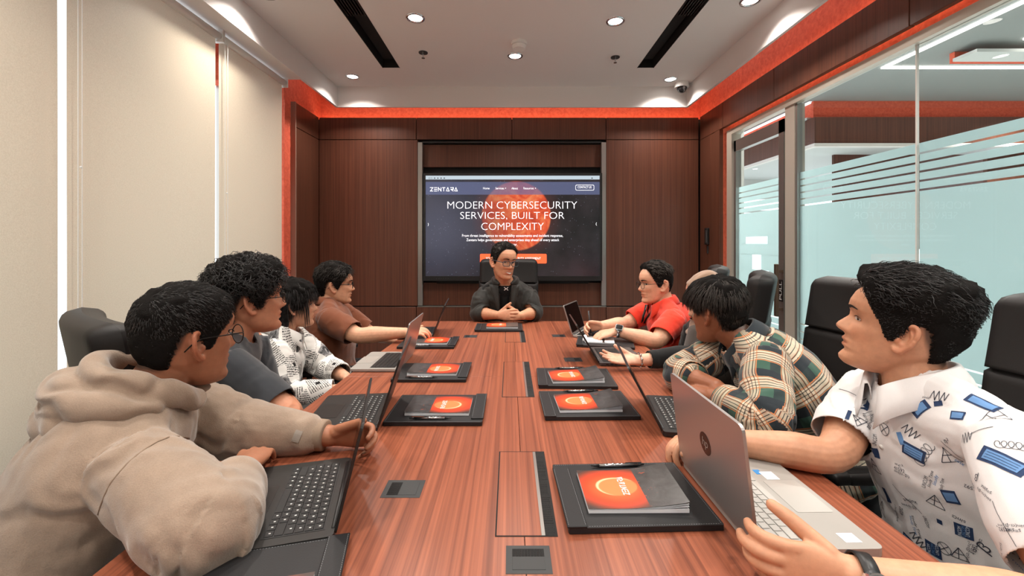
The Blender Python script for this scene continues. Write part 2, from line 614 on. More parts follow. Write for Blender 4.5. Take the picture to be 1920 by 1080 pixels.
blind(2.515, 3.212, 'narrow cream roller blind next to the red wall strip', 0.3)
blind(1.652, 2.485, 'wide cream roller blind in the middle of the window wall', 1.7)
blind(0.45, 1.618, 'cream roller blind at the left edge of the photo nearest the lens', 2.9)
blind(-0.80, 0.40, 'cream roller blind on the window behind the photographer', 4.0)

# right: wood fascia and return, red reveal, glass partition with door
wall_right = solid('wall_right', M_RED, [
    (XW + 0.06, XG, ROOM_Y0, YB + 0.13, 2.27, CEIL_Z + 0.12),
    (XW + 0.06, XG, 3.68, YB + 0.13, 0.0, 2.27)])
solid('wall_right_hall_side', M_HALLCEIL, [(XG + 0.001, XG + 0.12, ROOM_Y0, YB + 0.13, 2.272, 3.2), (XG + 0.051, XG + 0.12, 3.68, YB + 0.25, 0.0, 2.27)])
ys_ = [YB - 0.003, 3.66, 2.95, 1.95, 0.75, -0.5, ROOM_Y0]
for a, b in zip(ys_[1:], ys_[:-1]):
    box('panel', XW, XW + 0.03, a + 0.003, b - 0.003, 2.295, ZP, M_WALLWOOD, wall_right, 0.0015)
for (z0, z1) in ((0.0, 0.695), (0.70, 2.295)):
    box('panel', XW, XW + 0.03, 3.80, YB - 0.006, z0 + 0.003, z1 - 0.003, M_WALLWOOD, wall_right, 0.0015)
box('panel_edge', XW - 0.002, XW + 0.03, 3.71, 3.797, 0.0, 2.292, M_WALLWOOD, wall_right)
solid('panel_backing', M_MATTE_BLACK, [(XW + 0.03, XW + 0.058, ROOM_Y0, YB, 2.37, ZP - 0.03), (XW + 0.03, XW + 0.058, 3.85, YB, 0.0, 2.37)], wall_right)
box('led_strip', XW + 0.032, XW + 0.048, ROOM_Y0, YB, ZP - 0.028, ZP - 0.016, M_LED_WARM, wall_right)
box('led_strip', XW + 0.034, XW + 0.046, ROOM_Y0, 3.66, 2.352, 2.364, M_LED_WARM, wall_right)
box('led_strip', XW + 0.034, XW + 0.046, 3.83, 3.842, 0.0, 2.34, M_LED_WARM, wall_right)

# glass partition: window_5 / window_6 fixed panes, door_1
DY0, DY1 = 2.93, 3.58
frame = MB()
frame.box(XG - 0.03, XG + 0.015, ROOM_Y0, 3.68, 2.225, 2.27)
frame.box(XG - 0.03, XG + 0.05, 3.60, 3.68, 0.0, 2.225)
frame.box(XG - 0.02, XG + 0.05, 2.82, 2.915, 0.0, 2.225)
frame.box(XG - 0.02, XG + 0.04, ROOM_Y0, 2.82, 0.0, 0.05)
tag(frame.build('trim_2', M_ALU_PALE), kind='structure')
box('trim_3', XG - 0.015, XG + 0.02, 2.80, 2.822, 0.05, 2.225, M_ALU)['kind'] = 'structure'

GAPS = [1.72, 1.678, 1.635, 1.592, 1.55]
LOW = [0.775, 0.725, 0.675, 0.625, 0.575]
def film_bands():
    out = []
    z = 1.768
    for g in GAPS:
        out.append((g + 0.005, z)); z = g - 0.005
    zt = z
    lows = []
    z = 0.53
    for g in reversed(LOW):
        lows.append((z, g - 0.004)); z = g + 0.004
    return out, lows, (z, zt)
def film_on(parent, x, y0, y1, cut=None):
    tops, lows, main = film_bands()
    for (a, b) in tops + lows:
        box('frosted_strip', x - 0.0015, x, y0, y1, a, b, M_FILM, parent)
    mb_ = MB()
    if cut is None:
        mb_.box(x - 0.0015, x, y0, y1, *main)
    else:                     # clear windows left open in the film
        zs = sorted({main[0], main[1], *[z for c in cut for z in c[2:]]})
        for a, b in zip(zs[:-1], zs[1:]):
            holes = sorted([(c[0], c[1]) for c in cut if c[2] <= a + 1e-6 and c[3] >= b - 1e-6])
            y = y0
            for h in holes:
                mb_.box(x - 0.0015, x, y, h[0], a, b); y = h[1]
            mb_.box(x - 0.0015, x, y, y1, a, b)
    mb_.build('frosted_sheet', M_FILM, parent)
for i, (y0, y1) in enumerate(((1.995, 2.80), (0.72, 1.985), (-0.6, 0.71), (ROOM_Y0, -0.61))):
    w_ = empty('window_%d' % (5 + i), (XG, (y0 + y1) / 2, 0.05)); w_['kind'] = 'structure'
    h = (y1 - y0) / 2
    box('glass_pane', -0.005, 0.005, -h, h, 0.0, 2.175, M_GLASS, w_)
    w_film = empty('film', (0, 0, 0)); w_film.parent = w_
    tops, lows, main = film_bands()
    for (a, b) in tops + lows:
        box('frosted_strip', 0.006, 0.0075, -h, h, a - 0.05, b - 0.05, M_FILM, w_film)
    box('frosted_sheet', 0.006, 0.0075, -h, h, main[0] - 0.05, main[1] - 0.05, M_FILM, w_film)
    if i < 3:
        box('clear_joint', -0.006, 0.006, -h - 0.008, -h - 0.002, 0.0, 2.175, M_PAINT_WHITE, w_)

door = empty('door_1', (XG, (DY0 + DY1) / 2, 0.0)); door['kind'] = 'structure'
hd = (DY1 - DY0) / 2
mb = MB()
mb.box(-0.02, 0.025, -hd, -hd + 0.055, 0.01, 2.16); mb.box(-0.02, 0.025, hd - 0.03, hd, 0.01, 2.16)
mb.box(-0.02, 0.025, -hd, hd, 2.07, 2.16); mb.box(-0.02, 0.025, -hd, hd, 0.01, 0.09)
mb.build('door_frame', M_ALU, door)
box('glass_pane', -0.004, 0.004, -hd + 0.05, hd - 0.025, 0.09, 2.07, M_GLASS, door)
fd = empty('film', (0, 0, 0)); fd.parent = door
film_on(fd, 0.0065, -hd + 0.05, hd - 0.025, cut=[(-0.10, 0.19, 1.30, 1.355), (-0.02, 0.10, 1.10, 1.215), (-0.12, -0.05, 0.95, 1.10)])
hm = plain('bronze_handle', srgb(112, 96, 84), 0.35, 0.8)
hdl = MB().box(-0.075, -0.052, -hd - 0.001, -hd + 0.022, 0.80, 1.16, 0.003).build('door_handle', hm, door)
for z in (0.85, 1.11):
    MB().box(-0.055, -0.02, -hd + 0.003, -hd + 0.019, z - 0.009, z + 0.009).build('handle_mount', hm, hdl)
sg = box('pull_sign', -0.024, -0.0205, -hd + 0.006, -hd + 0.046, 0.90, 1.05, M_BLACK, door)
me = fit_width(text_mesh('PULL', 0.05), 0.125, 0.026)
s_ = link('sign_lettering', me, M_PRINT_WHITE, sg)
s_.matrix_local = Matrix(((0, 0, -1, -0.0248), (0, -1, 0, -hd + 0.026), (-1, 0, 0, 0.975), (0, 0, 0, 1))) if False else Matrix.Translation((-0.0248, -hd + 0.026, 0.975)) @ Matrix(((0, 0, -1, 0), (0, 1, 0, 0), (1, 0, 0, 0), (0, 0, 0, 1))) 

# wall behind the photographer closes the room
wb = solid('wall_front', plain('warm_grey_wall', srgb(205, 196, 188), 0.7), [(-2.0, XG + 0.1, ROOM_Y0 - 0.1, ROOM_Y0, 0.0, CEIL_Z + 0.15)])

# ---- hall beyond the glass
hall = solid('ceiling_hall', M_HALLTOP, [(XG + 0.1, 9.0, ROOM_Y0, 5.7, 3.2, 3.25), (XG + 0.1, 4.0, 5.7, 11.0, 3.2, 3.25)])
solid('ceiling_far_room', M_HALLCEIL, [(4.0, 9.0, 5.75, 11.0, 2.95, 3.0)])
solid('wall_hall', M_WALLWOOD, [(4.0, 9.0, 5.60, 5.64, 2.62, 2.965), (4.0, 4.04, 5.64, 11.0, 2.62, 2.965)])
solid('trim_4', M_RED, [(4.04, 9.0, 5.68, 5.72, 2.9, 3.2), (4.08, 4.12, 5.72, 11.0, 2.9, 3.2)])
solid('trim_5', M_PAINT_WHITE, [(3.99, 9.0, 5.59, 5.65, 2.575, 2.618), (3.99, 4.05, 5.65, 11.0, 2.575, 2.618)])
solid('wall_hall_end', M_HALLCEIL, [(1.95, 9.0, 11.0, 11.1, 2.45, 3.2), (1.95, 9.0, 11.0, 11.1, 0.0, 0.5), (3.0, 3.12, 10.95, 11.0, 0, 2.6), (4.3, 4.5, 10.9, 11.0, 0, 2.6), (5.6, 5.72, 10.95, 11.0, 0, 2.6), (7.0, 7.15, 10.95, 11.0, 0, 2.6), (1.95, 9.0, 10.98, 11.0, 2.1, 2.16)])
solid('wall_hall_side', M_HALLCEIL, [(9.0, 9.1, ROOM_Y0, 5.6, 0.0, 3.2)])
solid('wall_hall_near', M_HALLCEIL, [(1.95, 9.0, ROOM_Y0 - 0.1, ROOM_Y0, 0.0, 3.2)])
solid('wall_hall_partition', M_WALLWOOD, [(6.0, 9.0, 7.9, 7.95, 1.2, 2.95), (6.6, 9.0, 5.9, 5.95, 0.0, 2.575)])
for (nm, bx_, lab) in (('linear_light', [(4.0, 4.035, 0.5, 4.6, 3.185, 3.2), (4.035, 8.0, 4.565, 4.6, 3.185, 3.2)], 'thin white line light bent at a corner on the hall ceiling'),
                       ('linear_light', [(4.75, 4.785, 1.2, 3.95, 3.185, 3.2), (4.785, 8.0, 3.915, 3.95, 3.185, 3.2)], 'second white line light at the right edge of the hall ceiling')):
    tag(solid(nm, M_LED_WHITE, bx_, kind='thing'), lab, 'ceiling light', 'line lights in the hall')
solid('trim_6', M_RED, [(4.40, 8.5, 4.22, 4.27, 3.10, 3.2)])
solid('trim_7', M_HALLCEIL, [(4.38, 8.5, 4.0, 4.22, 3.10, 3.13)])

# ------------------------------------------------------------------ ceiling fittings
def downlight(x, y, label, z=CEIL_Z, watts=None):
    t = empty('downlight', (x, y, z))
    tag(t, label, 'downlight', 'recessed ceiling downlights')
    V, F = [], []
    n = 24
    prof = [(0.060, 0.0), (0.058, -0.006), (0.047, -0.006), (0.044, 0.012)]
    for (r, zz) in prof:
        for k in range(n):
            V.append((r * math.cos(2 * math.pi * k / n), r * math.sin(2 * math.pi * k / n), zz))
    for i in range(len(prof) - 1):
        for k in range(n):
            F.append((i * n + k, i * n + (k + 1) % n, (i + 1) * n + (k + 1) % n, (i + 1) * n + k))
    raw('trim_ring', V, F, M_CHROME, t)
    MB().cyl((0, 0, -0.0015), (0, 0, 0.0), 0.043, n=20).build('lamp', M_LAMP, t)
    li = bpy.data.lights.new('downlight_beam', 'AREA')
    li.shape = 'DISK'
    li.size = 0.10
    li.energy = watts or DOWNLIGHT_W
    li.color = (1.0, 0.93, 0.85)
    li.spread = math.radians(125)
    lo = bpy.data.objects.new('downlight_beam', li)
    C.objects.link(lo)
    lo.parent = t
    lo.location = (0, 0, -0.012)
for (x, y, lab) in ((-1.35, 3.66, 'ceiling downlight in the far corner by the blinds'), (1.40, 3.72, 'ceiling downlight beside the dome camera'),
                    (0.04, 3.26, 'ceiling downlight just past the smoke detector'), (-0.60, 2.71, 'ceiling downlight between the left air slot and smoke detector'),
                    (0.68, 2.75, 'ceiling downlight between the smoke detector and right air slot'), (1.42, 2.52, 'ceiling downlight cut by the top edge at right'),
                    (-1.40, 2.45, 'ceiling downlight above the middle blind'), (-0.60, 1.55, 'unseen downlight added over the left seats'), (0.68, 1.55, 'unseen downlight added over the right seats'),
                    (-1.40, 0.95, 'unseen downlight added above the nearest blind'), (1.42, 0.95, 'unseen downlight added beside the glass wall'), (-0.60, 0.25, 'unseen downlight added above the lens on the left'),  # downlights from the left seats onward are out of view, added as room light
                    (0.68, 0.25, 'unseen downlight added above the lens on the right'), (-1.40, -0.6, 'unseen downlight added behind the lens by the blinds'), (1.42, -0.6, 'unseen downlight added behind the lens by the glass'),
                    (0.04, -1.0, 'unseen downlight added behind the lens over the middle')):
    downlight(x, y, lab)
for (x, y, z, lab) in ((2.75, 3.55, 3.2, 'added hall light right outside the glass door'), (3.2, 4.4, 3.2, 'added hall light just before the wood bulkhead'), (5.6, 3.0, 3.2, 'added hall light inside the line light frame'),  # hall downlights are added to brighten the frosted film from behind
                       (3.0, 0.6, 3.2, 'added hall light beside the printed shirt man, beyond the glass'), (6.5, 5.0, 3.2, 'added hall light at the far right beyond the line light'), (5.2, 1.0, 3.2, 'added hall light deep in the hall at right'),
                       (5.0, 7.0, 2.95, 'added light in the far room under the wood bulkhead'), (5.4, 9.4, 2.95, 'added light by the far windows of the hall')):  # far-room pair added to brighten the ceiling there
    downlight(x, y, lab, z, HALL_W)

t = tag(empty('smoke_detector', (0.065, 3.04, CEIL_Z)), 'round white smoke detector in the middle of the ceiling', 'smoke detector')
MB().cyl((0, 0, -0.022), (0, 0, 0), 0.056, n=28).build('base', M_WHITE_PLASTIC, t, False)
MB().cyl((0, 0, -0.05), (0, 0, -0.024), 0.044, 0.05, n=28).build('cover', M_WHITE_PLASTIC, t, False)
for (x, y, lab) in ((-0.65, 3.20, 'ceiling sprinkler on the blind side'), (0.81, 3.28, 'ceiling sprinkler on the glass wall side')):
    t = tag(empty('sprinkler', (x, y, CEIL_Z)), lab, 'sprinkler', 'ceiling sprinklers')
    MB().cyl((0, 0, -0.006), (0, 0, 0), 0.034, n=20).build('escutcheon', M_DARKGREY, t)
    MB().cyl((0, 0, -0.04), (0, 0, -0.006), 0.006, n=10).build('stem', M_CHROME, t)
    MB().cyl((0, 0, -0.044), (0, 0, -0.040), 0.013, n=12).build('deflector', M_CHROME, t)
t = tag(empty('dome_camera', (1.53, 3.80, CEIL_Z)), 'white dome security camera in the ceiling corner', 'camera')
MB().cyl((0, 0, -0.045), (0, 0, 0), 0.062, 0.055, n=24).build('housing', M_WHITE_PLASTIC, t)
MB().sphere((0, -0.004, -0.05), 0.044, 16).build('dome', plain('smoked_dome', srgb(22, 22, 24), 0.1), t, True)
MB().cyl((0, -0.05, -0.062), (0, -0.034, -0.058), 0.012, n=12).build('camera_eye', M_CHROME, t)
t = tag(empty('access_reader', (XW, 3.93, 1.29)), 'slim black access reader on the wood wall by the door', 'card reader')
MB().box(-0.022, 0.0, -0.03, 0.03, 0.0, 0.155, 0.004).build('reader_body', M_BLACK, t)
MB().box(-0.027, -0.02, -0.014, -0.008, 0.02, 0.135).build('reader_slot', M_CHROME, t)
MB().box(-0.006, 0.0, -0.012, 0.012, -0.08, -0.01, 0.002).build('cable_cover', M_DARKGREY, t)

# ------------------------------------------------------------------ presentation screen
SX0, SX1, SZ0, SZ1 = -0.802, 0.855, 0.992, 1.948      # glass picture area
scr = tag(empty('presentation_screen', (0.026, YB + 0.03, 0.95)), 'large wall screen showing a cybersecurity web page', 'screen')
scr_rot = math.radians(0.0)
def S(px, py):          # picture pixel -> local coordinates on the screen face
    p = at(px, py, YB - 0.035)
    return p.x - 0.026, p.z - 0.95
FY = -0.065             # local y of the glass
bw = 0.024
lx0, lx1, lz0, lz1 = SX0 - 0.026, SX1 - 0.026, SZ0 - 0.95, SZ1 - 0.95
mb = MB()
mb.box(lx0 - bw, lx1 + bw, FY + 0.003, 0.03, lz0 - 0.045, lz1 + bw, 0.004)
scr_body = mb.build('casing', M_BLACK, scr)
mb = MB()
mb.box(lx0 - bw, lx0, FY - 0.006, FY + 0.004, lz0 - 0.045, lz1 + bw); mb.box(lx1, lx1 + bw, FY - 0.006, FY + 0.004, lz0 - 0.045, lz1 + bw)
mb.box(lx0, lx1, FY - 0.006, FY + 0.004, lz1, lz1 + bw); mb.box(lx0, lx1, FY - 0.008, FY + 0.004, lz0 - 0.045, lz0)
mb.build('bezel', M_BLACK, scr)
MB().box(lx0 + 0.1, lx1 - 0.1, -0.03, 0.02, lz0 - 0.075, lz0 - 0.045).build('connector_tray', M_MATTE_BLACK, scr)
for k in range(6):
    MB().box(lx0 + 0.1 + k * 0.022, lx0 + 0.108 + k * 0.022, FY - 0.0095, FY - 0.008, lz0 - 0.026, lz0 - 0.02).build('button', M_DARKGREY, scr)

def screen_material():
    m, nt, b = newmat('web_page_picture')
    tc = node(nt, 'ShaderNodeTexCoord')
    sep = node(nt, 'ShaderNodeSeparateXYZ')
    nt.links.new(tc.outputs['Object'], sep.inputs[0])
    X, Z = sep.outputs[0], sep.outputs[2]
    n1 = noise(nt, tc.outputs['Object'], 2.6, 4, 0.6)
    base = ramp(nt, n1, [(0.35, srgb(22, 21, 24)), (0.7, srgb(52, 46, 50))])
    # cool haze at the upper left, warm dust near the bottom
    dx = mathn(nt, 'ADD', X, 0.72); dz = mathn(nt, 'SUBTRACT', Z, 0.50)
    r2 = mathn(nt, 'ADD', mathn(nt, 'POWER', dx, 2.0), mathn(nt, 'POWER', dz, 2.0))
    dx2 = mathn(nt, 'MULTIPLY', dx, dx); dz2 = mathn(nt, 'MULTIPLY', dz, dz)
    r2 = mathn(nt, 'ADD', dx2, dz2)
    haze = mathn(nt, 'POWER', 2.718, mathn(nt, 'MULTIPLY', r2, -4.5))
    col = mixrgb(nt, mathn(nt, 'MULTIPLY', haze, 0.6), base, srgb(92, 96, 118))
    vo = node(nt, 'ShaderNodeTexVoronoi'); vo.inputs['Scale'].default_value = 48
    nt.links.new(tc.outputs['Object'], vo.inputs['Vector'])
    star = mathn(nt, 'LESS_THAN', vo.outputs['Distance'], 0.085)
    nstar = noise(nt, tc.outputs['Object'], 7, 2, 0.5)
    star = mathn(nt, 'MULTIPLY', star, mathn(nt, 'GREATER_THAN', nstar, 0.5))
    col = mixrgb(nt, mathn(nt, 'MULTIPLY', star, 0.7), col, srgb(190, 205, 235))
    # red planet
    px_, pz_ = S(968, 405)
    R = 64 * (YB - 0.035) / 800
    ex = mathn(nt, 'DIVIDE', mathn(nt, 'SUBTRACT', X, px_), R); ez = mathn(nt, 'DIVIDE', mathn(nt, 'SUBTRACT', Z, pz_), R)
    rr = mathn(nt, 'SQRT', mathn(nt, 'ADD', mathn(nt, 'MULTIPLY', ex, ex), mathn(nt, 'MULTIPLY', ez, ez)))
    n2 = noise(nt, tc.outputs['Object'], 7.5, 5, 0.62, 0.6)
    planet = ramp(nt, n2, [(0.36, srgb(196, 62, 38)), (0.5, srgb(240, 92, 52)), (0.66, srgb(255, 150, 96))])
    lit = mathn(nt, 'ADD', mathn(nt, 'MULTIPLY', ex, 0.75), mathn(nt, 'MULTIPLY', ez, 0.25))
    lit = mathn(nt, 'ADD', mathn(nt, 'MULTIPLY', lit, 0.7), 0.92, clamp=True)
    disc = mathn(nt, 'MULTIPLY', mathn(nt, 'SUBTRACT', 1.03, rr), 22.0, clamp=True)
    col = mixrgb(nt, mathn(nt, 'MULTIPLY', disc, lit, clamp=True), col, planet)
    glow = mathn(nt, 'MULTIPLY', mathn(nt, 'SUBTRACT', 1.35, rr), 0.55, clamp=True)
    col = mixrgb(nt, mathn(nt, 'MULTIPLY', glow, 0.35), col, srgb(200, 80, 50))
    # navigation bar
    _, bz0 = S(960, 365); _, bz1 = S(960, 341)
    bar = mathn(nt, 'MULTIPLY', mathn(nt, 'GREATER_THAN', Z, bz0), mathn(nt, 'LESS_THAN', Z, bz1))
    col = mixrgb(nt, mathn(nt, 'MULTIPLY', bar, 0.72), col, srgb(104, 112, 150))
    _, tz = S(960, 336.5)
    top = mathn(nt, 'GREATER_THAN', Z, tz)
    col = mixrgb(nt, top, col, srgb(206, 222, 232))
    nt.links.new(col, b.inputs['Emission Color'])
    b.inputs['Emission Strength'].default_value = 0.85
    b.inputs['Base Color'].default_value = (0.008, 0.008, 0.008, 1)
    b.inputs['Roughness'].default_value = 0.25
    return m
M_TXT = emission('screen_white', (0.93, 0.95, 1.0, 1), 0.95)
M_BTN = emission('screen_button_orange', srgb(255, 92, 52), 0.95)
MB().box(lx0, lx1, FY, FY + 0.003, lz0, lz1).build('picture', screen_material(), scr)

def scr_text(body, px, py, width_px, height_px=None, mat=None, depth=0.0, thin=0.0):
    k = (YB - 0.035) / 800
    me_ = fit_width(text_mesh(body, 0.1, offset=thin), width_px * k, None if height_px is None else height_px * k)
    o = link('screen_text', me_, mat or M_TXT, scr)
    x, z = S(px, py)
    o.location = (x, FY - 0.0012 - depth, z)
    o.rotation_euler = (math.pi / 2, 0, 0)
    return o
scr_text('MODERN CYBERSECURITY', 960.5, 384.5, 243, 13.5, thin=-0.016)
scr_text('SERVICES, BUILT FOR', 960.5, 405, 195, 15, thin=-0.016)
scr_text('COMPLEXITY', 961, 424.5, 117, 13.5, thin=-0.016)
scr_text('From threat intelligence to vulnerability assessments and incident response,', 961, 442.5, 189, 6.5)
scr_text('Zentara helps governments and enterprises stay ahead of every attack', 961.5, 450.5, 174, 6.5)
scr_text('vector.', 961, 459, 18, 4.5)
for (w_, px, py, ww) in (('Home', 912, 353, 12), ('Services', 937, 353, 16), ('About', 965, 353, 12), ('Resources', 991, 353, 19), ('CONTACT US', 1096, 351, 26)):
    scr_text(w_, px, py, ww, 4.2)
for px in (948, 1004):
    MB().prism([(-0.006, 0.003), (0.006, 0.003), (0, -0.005)], 0, 0.0006).build('menu_arrow', M_TXT, scr).matrix_local = Matrix.Translation((S(px, 353)[0], FY - 0.0012, S(px, 353)[1])) @ Matrix.Rotation(math.pi / 2, 4, 'X')
k_ = (YB - 0.035) / 800
wm = link('page_logo', wordmark_mesh('ZENTARA', 51 * k_, 6.5 * k_, 1.1 * k_), M_TXT, scr)
x, z = S(832, 355); wm.location = (x, FY - 0.0012, z); wm.rotation_euler = (math.pi / 2, 0, 0)
def outline_rect(name, px0, px1, py0, py1, th, mat):
    x0, z1 = S(px0, py0); x1, z0 = S(px1, py1)
    mb_ = MB()
    o1 = rounded_rect(x1 - x0, z1 - z0, 0.012, 4); o2 = rounded_rect(x1 - x0 - 2 * th, z1 - z0 - 2 * th, 0.010, 4)
    a = [mb_.bm.verts.new((p[0], 0, p[1])) for p in o1]; b_ = [mb_.bm.verts.new((p[0], 0, p[1])) for p in o2]
    n = len(a)
    for i in range(n):
        mb_.bm.faces.new((a[i], a[(i + 1) % n], b_[(i + 1) % n], b_[i]))
    o = mb_.build(name, mat, scr)
    o.location = ((x0 + x1) / 2, FY - 0.0012, (z0 + z1) / 2)
outline_rect('contact_button', 1079, 1114, 346.5, 357, 0.004, M_TXT)
x0, z1 = S(900, 476); x1, z0 = S(1025, 494)
ob = MB().prism(rounded_rect(x1 - x0, z1 - z0, 0.012), 0, 0.0006).build('page_button', M_BTN, scr)
ob.matrix_local = Matrix.Translation(((x0 + x1) / 2, FY - 0.0008, (z0 + z1) / 2)) @ Matrix.Rotation(math.pi / 2, 4, 'X')
scr_text('SCHEDULE A CYBERSECURITY ASSESSMENT', 962.5, 484.5, 103, 4.2, depth=0.001)
scr_text('‹', 1118, 420, 2, 6); scr_text('›', 803, 421, 2, 6)
M_TXTDK = emission('screen_grey', srgb(60, 70, 80), 0.5)
scr_text('10:10', 807, 334, 7, 3, M_TXTDK)
for px in (815, 821, 827, 833, 1110):
    x, z = S(px, 334)
    MB().box(-0.006, 0.006, 0, 0.0006, -0.005, 0.005, 0.0).build('status_icon', M_TXTDK, scr).location = (x, FY - 0.0014, z)
# ------------------------------------------------------------------ conference table
TZ = 0.74
REST = TZ + 0.0012          # top of the thin fittings let into the table
table = tag(empty('conference_table', (0.025, 1.4, 0)), 'long reddish brown wood conference table down the middle of the room', 'table')
def tpt(x, y, z=0.0):
    return (x - 0.025, y - 1.4, z)
XC, YS, YN, YF = 0.028, 1.80, -0.45, 3.09
def edgeL(y): return float(np.interp(y, [-0.5, 1.0, 1.8, 2.5, 3.1], [-0.70, -0.705, -0.69, -0.657, -0.625]))
def edgeR(y): return float(np.interp(y, [-0.5, 1.0, 1.8, 2.5, 3.1], [0.755, 0.757, 0.748, 0.735, 0.70]))
for (y0, y1) in ((YN, YS), (YS, YF)):
    for side in (0, 1):
        g = 0.0008
        ysamp = np.linspace(y0 + g, y1 - g, 9)
        if side == 0:
            outl = [(XC - g, y) for y in ysamp] + [(edgeL(y), y) for y in reversed(ysamp)]
        else:
            outl = [(edgeR(y), y) for y in ysamp] + [(XC + g, y) for y in reversed(ysamp)]
        mb = MB().prism([(x - 0.025, y - 1.4) for x, y in outl], TZ - 0.04, TZ)
        bmesh.ops.bevel(mb.bm, geom=[e for e in mb.bm.edges if all(v.co.z > TZ - 0.001 for v in e.verts)], offset=0.0012, segments=1, affect='EDGES')
        mb.build('top_panel', M_TABLE, table)
for (y0, y1) in ((0.1, 0.16), (2.3, 2.36)):
    MB().box(-0.42, 0.42, y0 - 1.4, y1 - 1.4, 0.0, TZ - 0.04).build('leg_panel', M_WALLWOOD, table)
MB().box(-0.03, 0.03, 0.16 - 1.4, 2.3 - 1.4, 0.25, TZ - 0.04).build('spine_panel', M_WALLWOOD, table)
M_BRUSH = plain('brush_bristle', srgb(34, 33, 33), 0.8, nscale=900, nstr=0.9, ndist=0.004, var=0.7)
for (x0, x1, y0, y1) in ((-0.0256, 0.089, 0.818, 1.146), (-0.0265, 0.0875, 1.56, 2.02), (-0.025, 0.0885, 2.425, 2.74)):
    b_ = 0.028
    fl = MB().box(*tpt(x0, 0)[:1], x1 - 0.025 - b_, y0 - 1.4, y1 - 1.4, TZ, TZ + 0.0010, 0.0004).build('cable_flap', M_TABLE, table)
    MB().box(x0 - 0.025 - 0.003, x1 - 0.025 + 0.003, y0 - 1.4 - 0.003, y1 - 1.4 + 0.003, TZ, TZ + 0.0006).build('flap_gap', M_MATTE_BLACK, table)
    MB().box(x1 - 0.025 - b_, x1 - 0.025 - b_ + 0.007, y0 - 1.4, y1 - 1.4, TZ, TZ + 0.0011).build('flap_rail', M_ALU, table)
    mb = MB()
    n = 46
    for k in range(n):
        ya = y0 - 1.4 + (y1 - y0) * k / n
        mb.box(x1 - 0.025 - b_ + 0.007, x1 - 0.025 - random.uniform(0, 0.004), ya, ya + (y1 - y0) / n * random.uniform(0.5, 0.95), TZ + 0.0004, TZ + random.uniform(0.0006, 0.0011))
    mb.build('brush', M_BRUSH, table)['kind'] = 'stuff'

def grommet(x, y, rz, w=0.088, d=0.070):
    t = empty('power_box', tpt(x, y, TZ), rz)
    t.parent = table
    MB().box(-w / 2, w / 2, -d / 2, d / 2, 0.0, 0.0006, 0.0002).build('rim', M_DARKGREY, t)
    MB().box(-w * 0.37, w * 0.37, -d * 0.36, d * 0.36, 0.0005, 0.0008).build('opening', M_MATTE_BLACK, t)
    MB().box(-w * 0.08, w * 0.37, -d * 0.36, d * 0.36, 0.0006, 0.0012, 0.0003).build('box_lid', M_DARKGREY, t)
    mb_ = MB()
    for k in range(10):
        mb_.box(-w * 0.36, -w * 0.1, -d * 0.34 + d * 0.68 * k / 10, -d * 0.34 + d * 0.68 * (k + 0.6) / 10, 0.0007, 0.0011)
    mb_.build('bristle_strip', M_BRUSH, t)['kind'] = 'stuff'
    return t
grommet(-0.243, 0.975, 0); grommet(0.033, 0.757, -math.pi / 2, 0.068, 0.080); grommet(-0.238, 2.58, 0, 0.078); grommet(0.297, 2.595, math.pi, 0.078)
grommet(0.03, 2.805, math.pi / 2, 0.065, 0.075); grommet(0.305, 2.062, math.pi, 0.085)

